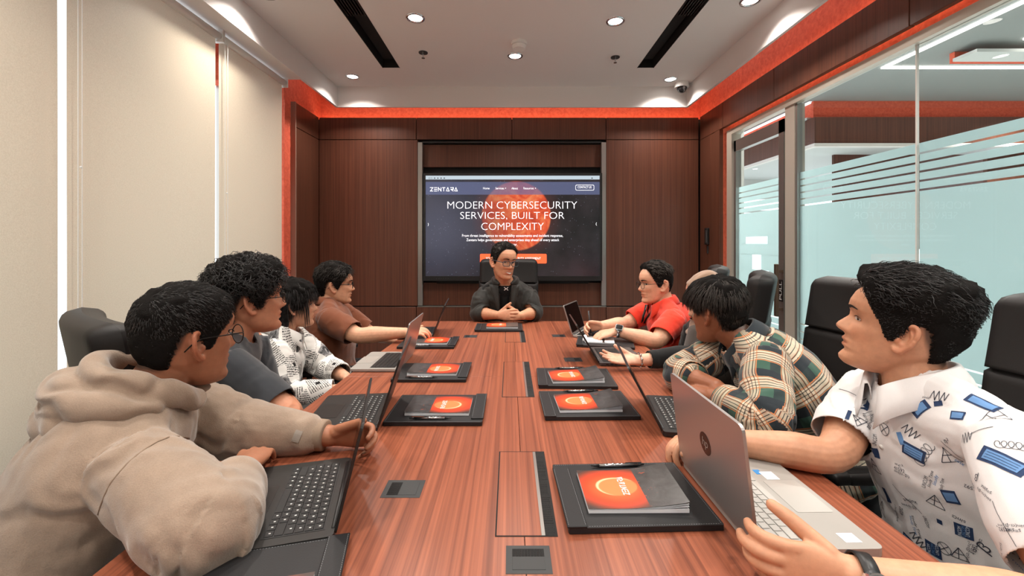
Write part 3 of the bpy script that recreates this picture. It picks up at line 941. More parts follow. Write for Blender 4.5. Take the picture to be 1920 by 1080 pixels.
# ------------------------------------------------------------------ chairs
def make_chair(top, label):
    """faces +x; back leans slightly"""
    t = tag(empty('office_chair', (0, 0, 0)), label, 'chair', 'black leather high-back office chairs')
    def slab(name, w, h, th, z0, x0, lean, r, bulge, taper=0.0, eb=0.032, et=0.032):
        ny, nz = 24, 24
        V, F = [], []
        for s in (1, -1):
            for j in range(nz + 1):
                for i in range(ny + 1):
                    u, v = -1 + 2 * i / ny, -1 + 2 * j / nz
                    # rounded rectangle mapping
                    uu, vv = u, v
                    ww = w / 2 * (1 - taper * (1 - v) / 2)
                    y, z = uu * ww, vv * h / 2
                    ax, az = max(0, abs(y) - (ww - r)), max(0, abs(z) - (h / 2 - r))
                    if (name == 'headrest' and z < 0) or (name == 'backrest' and z > 0): az = 0
                    k = math.hypot(ax, az)
                    if ax > 0 and az > 0:
                        m_ = max(ax, az)
                        y = math.copysign(ww - r + ax * m_ / k, y); z = math.copysign(h / 2 - r + az * m_ / k, z)
                    e = min(1.0, (1 - abs(u)) * ww / 0.032, (1 - v) * h / 2 / et, (1 + v) * h / 2 / eb)
                    prof = math.sqrt(max(0, 1 - (1 - e) ** 2))
                    x = s * th / 2 * prof + (bulge * (1 - u * u) * (1 - v * v) * -0.3 if s > 0 else 0) + bulge * u * u
                    V.append((x0 + x - lean * (z + h / 2), y, z0 + h / 2 + z))
        N = (nz + 1) * (ny + 1)
        for s in (0, 1):
            for j in range(nz):
                for i in range(ny):
                    a = s * N + j * (ny + 1) + i
                    f = (a, a + 1, a + ny + 2, a + ny + 1)
                    F.append(f if s == 0 else tuple(reversed(f)))
        return raw(name, V, F, M_LEATHER, t)
    hh = 0.21
    lean = 0.16
    zb = 0.46
    hb = top - hh - zb + 0.018
    slab('backrest', 0.51, hb, 0.10, zb, -0.235, lean, 0.03, 0.025, 0.04, et=0.010)
    slab('headrest', 0.50, hh, 0.10, top - hh, -0.235 - lean * (top - hh - zb) + 0.006, lean, 0.045, 0.025, 0.0, eb=0.010)
    MB().box(-0.25, 0.26, -0.25, 0.25, 0.40, 0.49, 0.035, 4).build('seat', M_LEATHER, t, True)
    for s in (-1, 1):
        a = MB().box(-0.20, 0.10, s * 0.285 - 0.03, s * 0.285 + 0.03, 0.625, 0.655, 0.012, 3).build('armrest', M_LEATHER, t, True)
        MB().tube([(-0.14, s * 0.285, 0.63), (-0.12, s * 0.285, 0.5), (-0.10, s * 0.26, 0.43)], 0.013, 8).build('arm_support', M_ALU, a, True)
    MB().cyl((0, 0, 0.09), (0, 0, 0.41), 0.028, n=14).build('column', M_CHROME, t, True)
    for k in range(5):
        an = 2 * math.pi * k / 5 + 0.3
        c, s = math.cos(an), math.sin(an)
        MB().tube([(0.02 * c, 0.02 * s, 0.105), (0.3 * c, 0.3 * s, 0.075)], [0.026, 0.016], 8).build('leg', M_ALU, t, True)
        MB().cyl((0.3 * c - 0.02 * s, 0.3 * s + 0.02 * c, 0.028), (0.3 * c + 0.02 * s, 0.3 * s - 0.02 * c, 0.028), 0.028, n=14).build('caster', M_BLACK, t)
    return t
chair_hi = make_chair(1.17, 'black leather chair behind the man in the checked shirt')
chair_lo = make_chair(1.11, 'black leather chair standing between the hooded man and the blinds')
def put(src, first, x, y, ang, label):
    o = src if first else copy_tree(src)
    o.location = (x, y, 0); o.rotation_euler = (0, 0, math.radians(ang)); o['label'] = label
put(chair_hi, True, 0.98, 1.50, 184, 'black leather chair behind the man in the checked shirt')
put(chair_hi, False, 1.04, 0.925, 180, 'black leather chair behind the man in the white printed shirt')
put(chair_hi, False, 0.885, 2.14, 150, 'black leather chair turned edge on in front of the glass door')
put(chair_hi, False, 0.94, 2.67, 155, 'black leather chair just showing above the beige headscarf')
put(chair_hi, False, -0.01, 3.38, -90, 'black leather chair at the head of the table under the screen')
put(chair_lo, True, -0.925, 1.40, 52, 'black leather chair standing between the hooded man and the blinds')
put(chair_lo, False, -0.99, 0.80, 25, 'black leather chair under the man in the beige hoodie')
put(chair_lo, False, -0.98, 1.93, 22, 'black leather chair under the woman in the newspaper shirt')
put(chair_lo, False, -0.99, 2.49, 20, 'black leather chair behind the man in the brown polo')

# ------------------------------------------------------------------ folders, booklets, pens
def cover_material():
    m, nt, b = newmat('booklet_cover')
    tc = node(nt, 'ShaderNodeTexCoord')
    sep = node(nt, 'ShaderNodeSeparateXYZ')
    nt.links.new(tc.outputs['Object'], sep.inputs[0])
    X, Y = sep.outputs[0], sep.outputs[1]
    n1 = noise(nt, tc.outputs['Object'], 30, 4, 0.6, 0.5)
    def rad(cx, cy, sx, sy):
        a = mathn(nt, 'DIVIDE', mathn(nt, 'SUBTRACT', X, cx), sx); c = mathn(nt, 'DIVIDE', mathn(nt, 'SUBTRACT', Y, cy), sy)
        return mathn(nt, 'SQRT', mathn(nt, 'ADD', mathn(nt, 'MULTIPLY', a, a), mathn(nt, 'MULTIPLY', c, c)))
    r1 = rad(-0.030, 0.0, 0.105, 0.085)
    red = ramp(nt, r1, [(0.30, srgb(255, 104, 58)), (0.62, srgb(236, 72, 38)), (0.9, srgb(120, 62, 46)), (1.0, srgb(70, 56, 52))])
    disc = mathn(nt, 'MULTIPLY', mathn(nt, 'SUBTRACT', 1.0, rad(-0.026, 0.006, 0.047, 0.036)), 12, clamp=True)
    red = mixrgb(nt, mathn(nt, 'MULTIPLY', disc, 0.75), red, srgb(255, 140, 84))
    rim = mathn(nt, 'SUBTRACT', disc, mathn(nt, 'MULTIPLY', mathn(nt, 'SUBTRACT', 1.0, rad(-0.0225, 0.004, 0.045, 0.0345)), 12, clamp=True), clamp=True)
    red = mixrgb(nt, mathn(nt, 'MULTIPLY', rim, 0.8), red, srgb(255, 214, 170))
    grey = ramp(nt, n1, [(0.35, srgb(58, 55, 54)), (0.7, srgb(86, 84, 84))])
    fl = noise(nt, tc.outputs['Object'], 60, 3, 0.7, 2.0)
    spark = mathn(nt, 'MULTIPLY', mathn(nt, 'GREATER_THAN', fl, 0.66), mathn(nt, 'LESS_THAN', X, 0.055))
    grey = mixrgb(nt, mathn(nt, 'MULTIPLY', spark, 0.8), grey, srgb(226, 92, 40))
    cut = mathn(nt, 'MULTIPLY', mathn(nt, 'SUBTRACT', X, 0.0235), 900, clamp=True)
    nt.links.new(mixrgb(nt, cut, red, grey), b.inputs['Base Color'])
    b.inputs['Roughness'].default_value = 0.28
    return m
M_COVER = cover_material()

FW, FD, FT = 0.305, 0.238, 0.011
def make_folder():
    t = empty('folder')
    MB().prism(rounded_rect(FW, FD, 0.004, 3), 0.0, FT).build('board', M_FOLDER, t)
    st = MB().box(-FW / 2 - 0.003, -FW / 2 + 0.036, -FD / 2 - 0.001 + 0.0, FD / 2 - 0.022, FT, FT + 0.0045, 0.0012).build('clip_strip', M_FOLDER, t)
    mb_ = MB()
    for s in (-1, 1):
        for k in range(60):
            x = -FW / 2 + 0.006 + (FW - 0.012) * k / 60
            mb_.box(x, x + 0.0026, s * (FD / 2 - 0.004) - 0.0004, s * (FD / 2 - 0.004) + 0.0004, FT, FT + 0.0005)
    for k in range(46):
        y = -FD / 2 + 0.006 + (FD - 0.012) * k / 46
        mb_.box(FW / 2 - 0.0044, FW / 2 - 0.0036, y, y + 0.0026, FT, FT + 0.0005)
    mb_.build('stitching', M_STITCH, t)['kind'] = 'stuff'
    mb_ = MB()
    for k in range(40):
        y = -FD / 2 + 0.004 + (FD - 0.032) * k / 40
        for x in (-FW / 2, -FW / 2 + 0.033):
            mb_.box(x - 0.0004, x + 0.0004, y, y + 0.0026, FT + 0.0045, FT + 0.005)
    mb_.build('strip_stitching', M_STITCH, st)['kind'] = 'stuff'
    return t
BW, BD, BT = 0.207, 0.147, 0.0095
def make_booklet(lift):
    t = empty('booklet')
    def sheet(name, z0, k, m, dx=0.0, inset=0.0):
        nx, ny = 18, 6
        V, F = [], []
        for i in range(nx + 1):
            for j in range(ny + 1):
                u, v = i / nx, j / ny
                x = -BW / 2 + inset + (BW - 2 * inset) * u + dx
                y = -BD / 2 + BD * v
                z = z0 + k * max(0, u - 0.3) ** 2 / 0.49 * (0.8 + 0.35 * v)
                V.append((x, y, z))
        for i in range(nx):
            for j in range(ny):
                a = i * (ny + 1) + j
                F.append((a, a + ny + 1, a + ny + 2, a + 1))
        return raw(name, V, F, m, t)
    sheet('cover', BT, lift, M_COVER)
    sheet('page', BT - 0.0012, lift * 0.75, M_PAPER, inset=0.001)
    sheet('page', BT - 0.0018, lift * 0.4, M_PAPER, inset=0.001)
    MB().box(-BW / 2 + 0.001, BW / 2 - 0.001, -BD / 2 + 0.0005, BD / 2 - 0.0005, 0.0, BT - 0.0022).build('page_block', M_PAPER, t)
    wm_ = link('cover_wordmark', wordmark_mesh('ZENTARA', 0.068, 0.012, 0.0026), M_PRINT_WHITE, t)
    wm_.location = (-0.012, 0.006, BT + 0.0006 + lift * 0.06)
    wm_.rotation_euler = (0, 0, math.radians(90))
    return t
def make_pen():
    t = empty('ballpoint_pen')
    MB().cyl((-0.045, 0, 0.0045), (0.05, 0, 0.0045), 0.0042, n=12).build('barrel', M_CHROME, t, True)
    MB().cyl((-0.066, 0, 0.0045), (-0.045, 0, 0.0045), 0.0008, 0.004, n=12).build('tip', M_BLACK, t, True)
    MB().cyl((0.05, 0, 0.0045), (0.066, 0, 0.0045), 0.0036, 0.002, n=12).build('cap', M_BLACK, t, True)
    MB().box(0.02, 0.06, -0.0012, 0.0012, 0.0085, 0.0098).build('pocket_clip', M_CHROME, t)
    return t
folder0, book0, book1, pen0 = make_folder(), make_booklet(0.016), make_booklet(0.004), make_pen()
used = set()
def inst(src, x, y, z, deg, label, cat, group):
    o = src if src not in used else copy_tree(src)
    used.add(src)
    o.location = (x, y, z); o.rotation_euler = (0, 0, math.radians(deg))
    return tag(o, label, cat, group)
def setting(x, y, deg, who, book=None, pen=None, bdeg=0, boff=(0.018, 0.0)):
    inst(folder0, x, y, REST, deg, 'black leatherette folder ' + who, 'folder', 'black folders on the table')
    R_ = Matrix.Rotation(math.radians(deg), 3, 'Z')
    if book:
        p = R_ @ Vector((*boff, 0))
        inst(book, x + p.x, y + p.y, REST + FT + 0.0003, deg + bdeg, 'booklet with glowing red sun cover ' + who, 'booklet', 'printed booklets on the folders')
    if pen:
        p = R_ @ Vector(pen[:2] + (0,))
        inst(pen0, x + p.x, y + p.y, REST + FT + 0.0003, deg + pen[2], 'slim silver pen ' + who, 'pen', 'silver pens on the folders')
setting(0.262, 0.945, 2, 'beside the open silver laptop at front right', book0, (0.005, 0.102, 1), -1.5, (0.000, -0.005))
setting(0.262, 1.470, 1, 'in front of the man in the checked shirt', book0, (0.0, 0.105, 2), 1, (0.000, -0.012))
setting(0.268, 1.760, -2, 'in front of the person in the headscarf', book0, (-0.01, 0.105, 2), 5, (0.0, -0.012))
setting(-0.238, 1.428, 180, 'in front of the man in the dark T-shirt', book1, (0.01, 0.098, 0), 0, (-0.005, -0.004))
setting(-0.330, 1.840, 180, 'in front of the woman in the newspaper shirt', book1, (0.03, 0.102, 0), 0, (-0.005, -0.004))
setting(-0.450, 2.385, 180, 'in front of the man in the brown polo', book1, (0.03, 0.102, 0), 0, (-0.005, -0.004))
setting(-0.425, 0.652, 193, 'at the bottom left edge below the hooded man', book1, None, 0, (-0.01, 0.05))
setting(-0.07, 2.82, 0, 'under the clasped hands at the table head', book1, None, 0, (0.02, 0.01))
inst(folder0, 0.535, 2.395, REST, -12, 'black leatherette folder under the notepad of the man in red', 'folder', 'black folders on the table')

pad = tag(empty('notepad', (0.505, 2.40, REST + FT + 0.0003), math.radians(-12)), 'white notepad under the writing hand of the man in red', 'notepad')
MB().box(-0.08, 0.08, -0.055, 0.055, 0.0, 0.006).build('page_block', M_PAPER, pad)
rolled = MB().cyl((-0.082, -0.05, 0.012), (-0.082, 0.05, 0.012), 0.011, n=14).build('rolled_pages', M_PAPER, pad, True)
MB().box(0.015, 0.027, -0.056, 0.056, 0.0062, 0.0075).build('elastic_band', M_BLACK, pad)

# ------------------------------------------------------------------ phones
def phone(x, y, deg, label):
    t = tag(empty('phone', (x, y, REST), math.radians(deg)), label, 'phone')
    MB().prism(rounded_rect(0.15, 0.072, 0.01), 0, 0.008).build('phone_body', M_BLACK, t)
    MB().prism(rounded_rect(0.145, 0.067, 0.008), 0.008, 0.0086).build('phone_glass', M_PANEL_DARK, t)
phone(0.62, 2.86, 10, 'black phone lying beyond the laptop of the man in red')
phone(0.665, 1.145, -20, 'black phone under the far forearm of the man in the white shirt')

# ------------------------------------------------------------------ laptops
KEY_CACHE = {}
def key_mesh(w, h):
    k = (round(w, 4), round(h, 4))
    if k not in KEY_CACHE:
        KEY_CACHE[k] = MB().box(-h / 2, h / 2, -w / 2, w / 2, 0, 0.0014, 0.0006).mesh('key')
    return KEY_CACHE[k]
ROWS = [[1.0] * 14, [1.0] * 13 + [1.6], [1.4] + [1.0] * 12 + [1.2], [1.7] + [1.0] * 11 + [1.9], [2.2] + [1.0] * 10 + [2.4], [1.1, 1.0, 1.0, 1.2, 5.2, 1.2, 1.0, 1.0, 1.0, 1.0]]
def laptop(label, hx, hy, deg, W, D, open_deg, shell, deck, keym, lid_t=0.006, base_t=0.014, key_objs=False, silver_lid=None, legends=False, screen_lip=True):
    """hinge midpoint at (hx, hy); the user sits on local +x"""
    t = tag(empty('laptop', (hx, hy, REST), math.radians(deg)), label, 'laptop', 'open laptops on the table')
    mb_ = MB().prism(rounded_rect(D, W, 0.012, 4, D / 2, 0), 0.002, base_t)
    mb_.build('base', deck, t)
    MB().prism(rounded_rect(D - 0.02, W - 0.02, 0.01, 3, D / 2, 0), 0.0, 0.002).build('rubber_foot', M_BLACK, t)
    # keyboard
    kx0, kw, kd = 0.022, W - 0.05, 0.105
    MB().box(kx0 - 0.003, kx0 + kd + 0.003, -kw / 2 - 0.003, kw / 2 + 0.003, base_t, base_t + 0.0005).build('keyboard_well', deck if key_objs and keym is M_KEY_SILVER else M_BLACK if keym is M_KEY_BLACK else deck, t)
    rh = kd / 6
    jb, lg = (None if key_objs else MB()), MB()
    for r, row in enumerate(ROWS):
        tot = sum(row)
        y = kw / 2 if True else 0
        for u in row:
            w_ = kw * u / tot
            cx = kx0 + rh * (r + 0.5)
            cy = y - w_ / 2
            y -= w_
            if key_objs:
                o = bpy.data.objects.new('key', key_mesh(w_ - 0.0022, rh - 0.0022)); C.objects.link(o)
                if not o.data.materials: o.data.materials.append(keym)
                if o.data.materials[0] is not keym:
                    o.material_slots[0].link = 'OBJECT'; o.material_slots[0].material = keym
                o.parent = t; o.location = (cx, cy, base_t + 0.0005)
            else:
                jb.box(cx - rh / 2 + 0.0012, cx + rh / 2 - 0.0012, cy - w_ / 2 + 0.0012, cy + w_ / 2 - 0.0012, base_t + 0.0005, base_t + 0.0018)
            if legends and u < 2:
                lg.box(cx - 0.0028, cx + 0.001, cy - 0.0014, cy + 0.0014, base_t + 0.0018, base_t + 0.00205)
    if not key_objs:
        jb.build('keyboard', keym, t)['kind'] = 'stuff'
    if legends:
        lg.build('key_legends', M_PRINT_WHITE, t)['kind'] = 'stuff'
    else:
        lg.bm.free()
    tp = plain('trackpad', tuple(c * 1.12 for c in deck.node_tree.nodes['Principled BSDF'].inputs['Base Color'].default_value[:3]) + (1,), 0.3, 0.2)
    MB().prism(rounded_rect(0.075, 0.115, 0.004, 3, kx0 + kd + 0.052, 0), base_t, base_t + 0.0006).build('trackpad', tp, t)
    for k in range(3):
        MB().box(0.03 + k * 0.02, 0.042 + k * 0.02, -W / 2 - 0.0004, -W / 2 + 0.001, 0.006, 0.010).build('port', M_MATTE_BLACK, t)
    MB().cyl((0.004, -W * 0.42, base_t - 0.002), (0.004, W * 0.42, base_t - 0.002), 0.005, n=12).build('hinge', M_BLACK, t, True)
    lid = empty('lid', (0.002, 0, base_t)); lid.parent = t
    lid.rotation_euler = (0, math.radians(90 - open_deg), 0)
    H = D * 0.97
    # lid local: stands along +z at 90 degrees, back face at -x
    mtx = Matrix.Rotation(-math.pi / 2, 4, 'Y')
    mb_ = MB().prism(rounded_rect(H, W, 0.012, 4, H / 2, 0), 0.0, lid_t)
    sh = mb_.build('lid_shell', silver_lid or shell, lid)
    sh.rotation_euler = (0, -math.pi / 2, 0)
    sc_ = MB().box(0.0, 0.0008, -W / 2 + 0.006, W / 2 - 0.006, 0.014, H - 0.006).build('display', M_PANEL_DARK, lid)
    return t, lid, H, W, base_t
lp, lid, H, W, bt = laptop('silver laptop with round badge held by the man in the white shirt', 0.437, 0.915, 1, 0.322, 0.228, 97, M_SILVER, M_SILVER_PLAIN, M_KEY_SILVER, 0.006, 0.017, True)
bd = MB().cyl((-0.0066, 0, H * 0.52), (-0.006, 0, H * 0.52), 0.024, n=32).build('lid_badge', plain('dark_mirror_badge', srgb(30, 30, 34), 0.15, 0.6), lid)
me = fit_width(text_mesh('hp', 0.03, shear=0.25), 0.027)
o = link('badge_lettering', me, M_SILVER_PLAIN, bd)
o.matrix_local = Matrix.Translation((-0.0071, 0, H * 0.52)) @ Matrix(((0, 0, -1, 0), (-1, 0, 0, 0), (0, 1, 0, 0), (0, 0, 0, 1)))
MB().box(0.145, 0.160, 0.085, 0.105, bt, bt + 0.0004).build('blue_sticker', plain('blue_sticker', srgb(48, 132, 196), 0.4), lp)
MB().box(0.155, 0.185, 0.062, 0.095, bt, bt + 0.0006).build('white_sticker', M_PAPER, lp)
MB().box(0.17, 0.20, -0.145, -0.12, bt, bt + 0.0006).build('white_sticker', M_PAPER, lp)
laptop('dark laptop with edge-on lid in front of the hooded man', -0.368, 0.945, 195, 0.305, 0.215, 104, M_GUNMETAL, M_GUNMETAL, M_KEY_BLACK, 0.005, 0.013, True, legends=True)
laptop('dark laptop between the hooded man and the woman in newspaper shirt', -0.412, 1.415, 187, 0.305, 0.225, 108, M_GUNMETAL, M_GUNMETAL, M_KEY_BLACK, 0.005, 0.012, True, legends=True)
laptop('silver laptop with black keys beside the woman in newspaper shirt', -0.488, 2.01, 180, 0.30, 0.212, 104, M_SILVER, M_SILVER_PLAIN, M_KEY_BLACK, 0.005, 0.012)
laptop('far dark laptop in front of the man in the brown polo', -0.467, 2.65, 184, 0.30, 0.21, 112, M_GUNMETAL, M_GUNMETAL, M_KEY_BLACK, 0.006, 0.015)
laptop('silver laptop with black screen in front of the man in red', 0.432, 2.67, -26, 0.265, 0.19, 108, M_SILVER, M_SILVER_PLAIN, M_KEY_BLACK, 0.006, 0.012)
laptop('dark laptop under the hand with the bracelet', 0.415, 2.10, -2, 0.30, 0.212, 121, M_GUNMETAL, plain('mid_grey_deck', srgb(84, 82, 82), 0.4, 0.4), M_KEY_BLACK, 0.006, 0.014)
lp2 = laptop('black laptop with red pointing stick near the man in checked shirt', 0.465, 1.385, -8, 0.305, 0.215, 118, M_BLACK, M_BLACK, M_KEY_BLACK, 0.006, 0.015, True, legends=True)
MB().cyl((0.075, 0.01, 0.0162), (0.075, 0.01, 0.0185), 0.0035, n=10).build('pointing_stick', plain('red_rubber', srgb(214, 60, 30), 0.6), lp2[0])
# ------------------------------------------------------------------ people: surface tools
def nv(v):
    v = np.asarray(v, float)
    return v / (np.linalg.norm(v) + 1e-12)

class Geo:
    def __init__(self):
        self.V, self.F, self.n = [], [], 0
    def add(self, V, F):
        self.V.append(np.asarray(V, float))
        self.F += [tuple(i + self.n for i in f) for f in F]
        self.n += len(V)
    def arr(self):
        return np.concatenate(self.V)

def resample(pts, vals, m):
    """Catmull-Rom through pts (k,3) with per-point values (k,q)"""
    P = np.asarray(pts, float); Q = np.asarray(vals, float)
    A = np.concatenate([P, Q], 1)
    k = len(A)
    d = np.concatenate([[0], np.cumsum(np.linalg.norm(np.diff(P, axis=0), axis=1))])
    s = np.linspace(0, d[-1], m)
    T = np.gradient(A, d, axis=0) if k > 2 else np.repeat((A[1:] - A[:1]) / d[-1], 2, 0)
    idx = np.clip(np.searchsorted(d, s, side='right') - 1, 0, k - 2)
    h = (d[idx + 1] - d[idx])
    u = ((s - d[idx]) / h)[:, None]
    h = h[:, None]
    out = (2 * u**3 - 3 * u**2 + 1) * A[idx] + (u**3 - 2 * u**2 + u) * h * T[idx] + (-2 * u**3 + 3 * u**2) * A[idx + 1] + (u**3 - u**2) * h * T[idx + 1]
    return out[:, :3], out[:, 3:]

def sweep(G, pts, rads, side, m=None, n=20, cap=0.6):
    """elliptic tube: rads rows (ra along side, rb across)"""
    rads = np.asarray(rads, float)
    if rads.ndim == 1:
        rads = np.stack([rads, rads], 1)
    m = m or max(8, 5 * len(pts))
    cs, rr = resample(pts, rads, m)
    T = np.gradient(cs, axis=0)
    T /= np.linalg.norm(T, axis=1)[:, None] + 1e-12
    side = np.asarray(side, float)
    S = np.broadcast_to(side, cs.shape) if side.ndim == 1 else side
    U = S - T * (S * T).sum(1)[:, None]
    U /= np.linalg.norm(U, axis=1)[:, None] + 1e-12
    W = np.cross(T, U)
    th = np.linspace(0, 2 * np.pi, n, endpoint=False)
    rings = []
    def ring(c, u, w, a, b):
        return c + np.cos(th)[:, None] * u * a + np.sin(th)[:, None] * w * b
    K = 4
    for k in range(K, 0, -1):
        an = k / K * np.pi / 2
        a, b = rr[0]
        rings.append(ring(cs[0] - T[0] * cap * min(a, b) * np.sin(an), U[0], W[0], a * max(np.cos(an), 0.05), b * max(np.cos(an), 0.05)))
    for i in range(m):
        rings.append(ring(cs[i], U[i], W[i], *rr[i]))
    for k in range(1, K + 1):
        an = k / K * np.pi / 2
        a, b = rr[-1]
        rings.append(ring(cs[-1] + T[-1] * cap * min(a, b) * np.sin(an), U[-1], W[-1], a * max(np.cos(an), 0.05), b * max(np.cos(an), 0.05)))
    V = np.concatenate(rings)
    F = []
    R_ = len(rings)
    for i in range(R_ - 1):
        for k in range(n):
            F.append((i * n + k, i * n + (k + 1) % n, (i + 1) * n + (k + 1) % n, (i + 1) * n + k))
    F.append(tuple(reversed(range(n))))
    F.append(tuple((R_ - 1) * n + k for k in range(n)))
    G.add(V, F)

def ball(G, c, r, n=14, scale=(1, 1, 1), axes=None):
    V, F = [], []
    m = n // 2 + 1
    for i in range(1, m):
        ph = math.pi * i / m
        for k in range(n):
            th = 2 * math.pi * k / n
            V.append((math.sin(ph) * math.cos(th) * r * scale[0], math.sin(ph) * math.sin(th) * r * scale[1], math.cos(ph) * r * scale[2]))
    V = np.array(V + [(0, 0, r * scale[2]), (0, 0, -r * scale[2])])
    if axes is not None:
        V = V @ np.array(axes)
    for i in range(m - 2):
        for k in range(n):
            F.append((i * n + k, (i + 1) * n + k, (i + 1) * n + (k + 1) % n, i * n + (k + 1) % n))
    a, b = len(V) - 2, len(V) - 1
    for k in range(n):
        F.append((a, k, (k + 1) % n))
        F.append((b, (m - 2) * n + (k + 1) % n, (m - 2) * n + k))
    G.add(V + np.asarray(c), F)

def remesh(G, voxel, smooth=2, factor=0.5):
    """one closed continuous surface around all pieces of G"""
    me = bpy.data.meshes.new('draft')
    me.from_pydata(G.arr().tolist(), [], G.F)
    o = bpy.data.objects.new('draft', me)
    DRAFT.collection.objects.link(o)
    md = o.modifiers.new('r', 'REMESH')
    md.mode = 'VOXEL'
    md.voxel_size = voxel
    if smooth:
        ms = o.modifiers.new('s', 'SMOOTH')
        ms.factor = factor
        ms.iterations = smooth
    dg = draft_graph()
    ev = o.evaluated_get(dg).to_mesh()
    n = len(ev.vertices)
    V = np.empty(n * 3); ev.vertices.foreach_get('co', V)
    nl = len(ev.loops)
    L = np.empty(nl, int); ev.loops.foreach_get('vertex_index', L)
    st = np.empty(len(ev.polygons), int); ev.polygons.foreach_get('loop_start', st)
    F = L.reshape(-1, 4) if nl == 4 * len(st) else None
    if F is None:
        tot = np.empty(len(st), int); ev.polygons.foreach_get('loop_total', tot)
        F = np.array([[L[s + min(k, t - 1)] for k in range(4)] for s, t in zip(st, tot)])
    o.evaluated_get(dg).to_mesh_clear()
    bpy.data.objects.remove(o)
    bpy.data.meshes.remove(me)
    return V.reshape(-1, 3), F

def vnormals(V, F):
    a, b, c, d = (V[F[:, i]] for i in range(4))
    fn = np.cross(c - a, d - b)
    N = np.zeros_like(V)
    for i in range(4):
        np.add.at(N, F[:, i], fn)
    return N / (np.linalg.norm(N, axis=1)[:, None] + 1e-12)

def sinnoise(P, freq, seed, octaves=3):
    r = np.random.default_rng(seed)
    out = np.zeros(len(P))
    amp, tot = 1.0, 0.0
    for o_ in range(octaves):
        for k in range(4):
            d = nv(r.normal(size=3)) * freq * r.uniform(0.7, 1.3)
            out += amp * np.sin(P @ d * 2 * np.pi + r.uniform(0, 6.28) + 1.5 * np.sin(P @ nv(r.normal(size=3)) * freq * 4))
        tot += amp * 2.0
        amp *= 0.5
        freq *= 2
    return out / tot

def np_mesh(name, V, F, m, parent=None, attrs=None, smooth=True):
    me = bpy.data.meshes.new(name)
    me.vertices.add(len(V))
    me.vertices.foreach_set('co', np.ascontiguousarray(V, dtype=np.float32).ravel())
    if isinstance(F, np.ndarray):
        k = F.shape[1]
        me.loops.add(F.size)
        me.loops.foreach_set('vertex_index', F.ravel().astype(np.int32))
        me.polygons.add(len(F))
        me.polygons.foreach_set('loop_start', np.arange(0, F.size, k, dtype=np.int32))
        me.polygons.foreach_set('loop_total', np.full(len(F), k, dtype=np.int32))
    me.update(calc_edges=True)
    for nm, (typ, arr) in (attrs or {}).items():
        at_ = me.attributes.new(nm, typ, 'POINT')
        key = 'vector' if typ == 'FLOAT_VECTOR' else ('color' if typ == 'FLOAT_COLOR' else 'value')
        at_.data.foreach_set(key, np.ascontiguousarray(arr, dtype=np.float32).ravel())
    me.validate()
    return link(name, me, m, parent, smooth)

def compact(V, F, extra=()):
    used_ = np.zeros(len(V), bool); used_[F.ravel()] = True
    idx = np.cumsum(used_) - 1
    return V[used_], idx[F], [e[used_] for e in extra]

# ------------------------------------------------------------------ people: head
ZK = np.array([-.118, -.114, -.107, -.098, -.088, -.079, -.071, -.064, -.0565, -.049, -.043, -.038, -.032, -.024, -.014, .000, .012, .024, .040, .060, .080, .098, .110, .118])
FM = np.array([.062, .080, .0900, .0930, .0880, .0815, .0930, .0865, .0955, .0885, .0915, .1050, .1120, .1100, .1030, .0915, .0915, .0970, .0960, .0895, .0765, .0540, .0290, .002])
FS = np.array([.060, .074, .0800, .0820, .0815, .0805, .0820, .0820, .0825, .0830, .083, .0835, .0840, .0845, .0835, .0800, .0825, .0915, .0930, .0880, .0765, .0540, .0290, .002])
BK = np.array([.030, .012, -.004, -.018, -.032, -.044, -.054, -.062, -.069, -.075, -.079, -.082, -.085, -.089, -.093, -.097, -.099, -.100, -.099, -.093, -.080, -.060, -.036, -.010])
HW = np.array([.012, .027, .038, .046, .0515, .055, .0575, .060, .0620, .064, .0652, .0662, .0675, .069, .0705, .0720, .0735, .0748, .0755, .0735, .0650, .0490, .0320, .008])
SG = np.array([.030, .026, .024, .024, .022, .022, .024, .024, .022, .016, .0175, .0180, .0170, .0135, .0110, .0100, .012, .018, .03, .03, .03, .03, .03, .03])

def head_fn(z, th, jaw=1.0, nose=1.0):
    """local head surface: x right, y forward, z up (eyes at z = 0)"""
    fm, fs, bk, hw, sg = (np.interp(z, ZK, a) for a in (FM, FS, BK, HW, SG))
    hw = hw * np.where(z < -0.03, 1 + (jaw - 1) * np.clip((-0.03 - z) / 0.05, 0, 1), 1)
    yc = np.where(z > -0.05, -0.004, -0.004 + (-0.05 - z) * 0.7)
    p = 2.25
    c, s = np.cos(th), np.sin(th)
    x = hw * np.sign(s) * np.abs(s) ** (2 / p)
    yr = np.where(c >= 0, fs - yc, yc - bk)
    y = yc + yr * np.sign(c) * np.abs(c) ** (2 / p)
    front = np.clip(c * 3, 0, 1)
    dn = np.where((z > -.045) & (z < .02), (fm - fs) * nose, fm - fs)
    y = y + front * dn * np.exp(-(x / sg) ** 2)
    # eye sockets, cheekbones
    sock = np.exp(-((np.abs(x) - .031) / .017) ** 2 - ((z + .001) / .012) ** 2)
    y = y - front * .0065 * sock
    chk = np.exp(-((np.abs(x) - .042) / .018) ** 2 - ((z + .030) / .018) ** 2)
    y = y + front * .003 * chk
    return np.stack([x, y, z + 0 * th], -1)

def face_y(x, z, jaw=1.0, nose=1.0):
    """y of the face surface above a point x, z"""
    th = np.linspace(-1.45, 1.45, 291)
    P = head_fn(np.full_like(th, z), th, jaw, nose)
    return float(np.interp(x, P[:, 0], P[:, 1]))

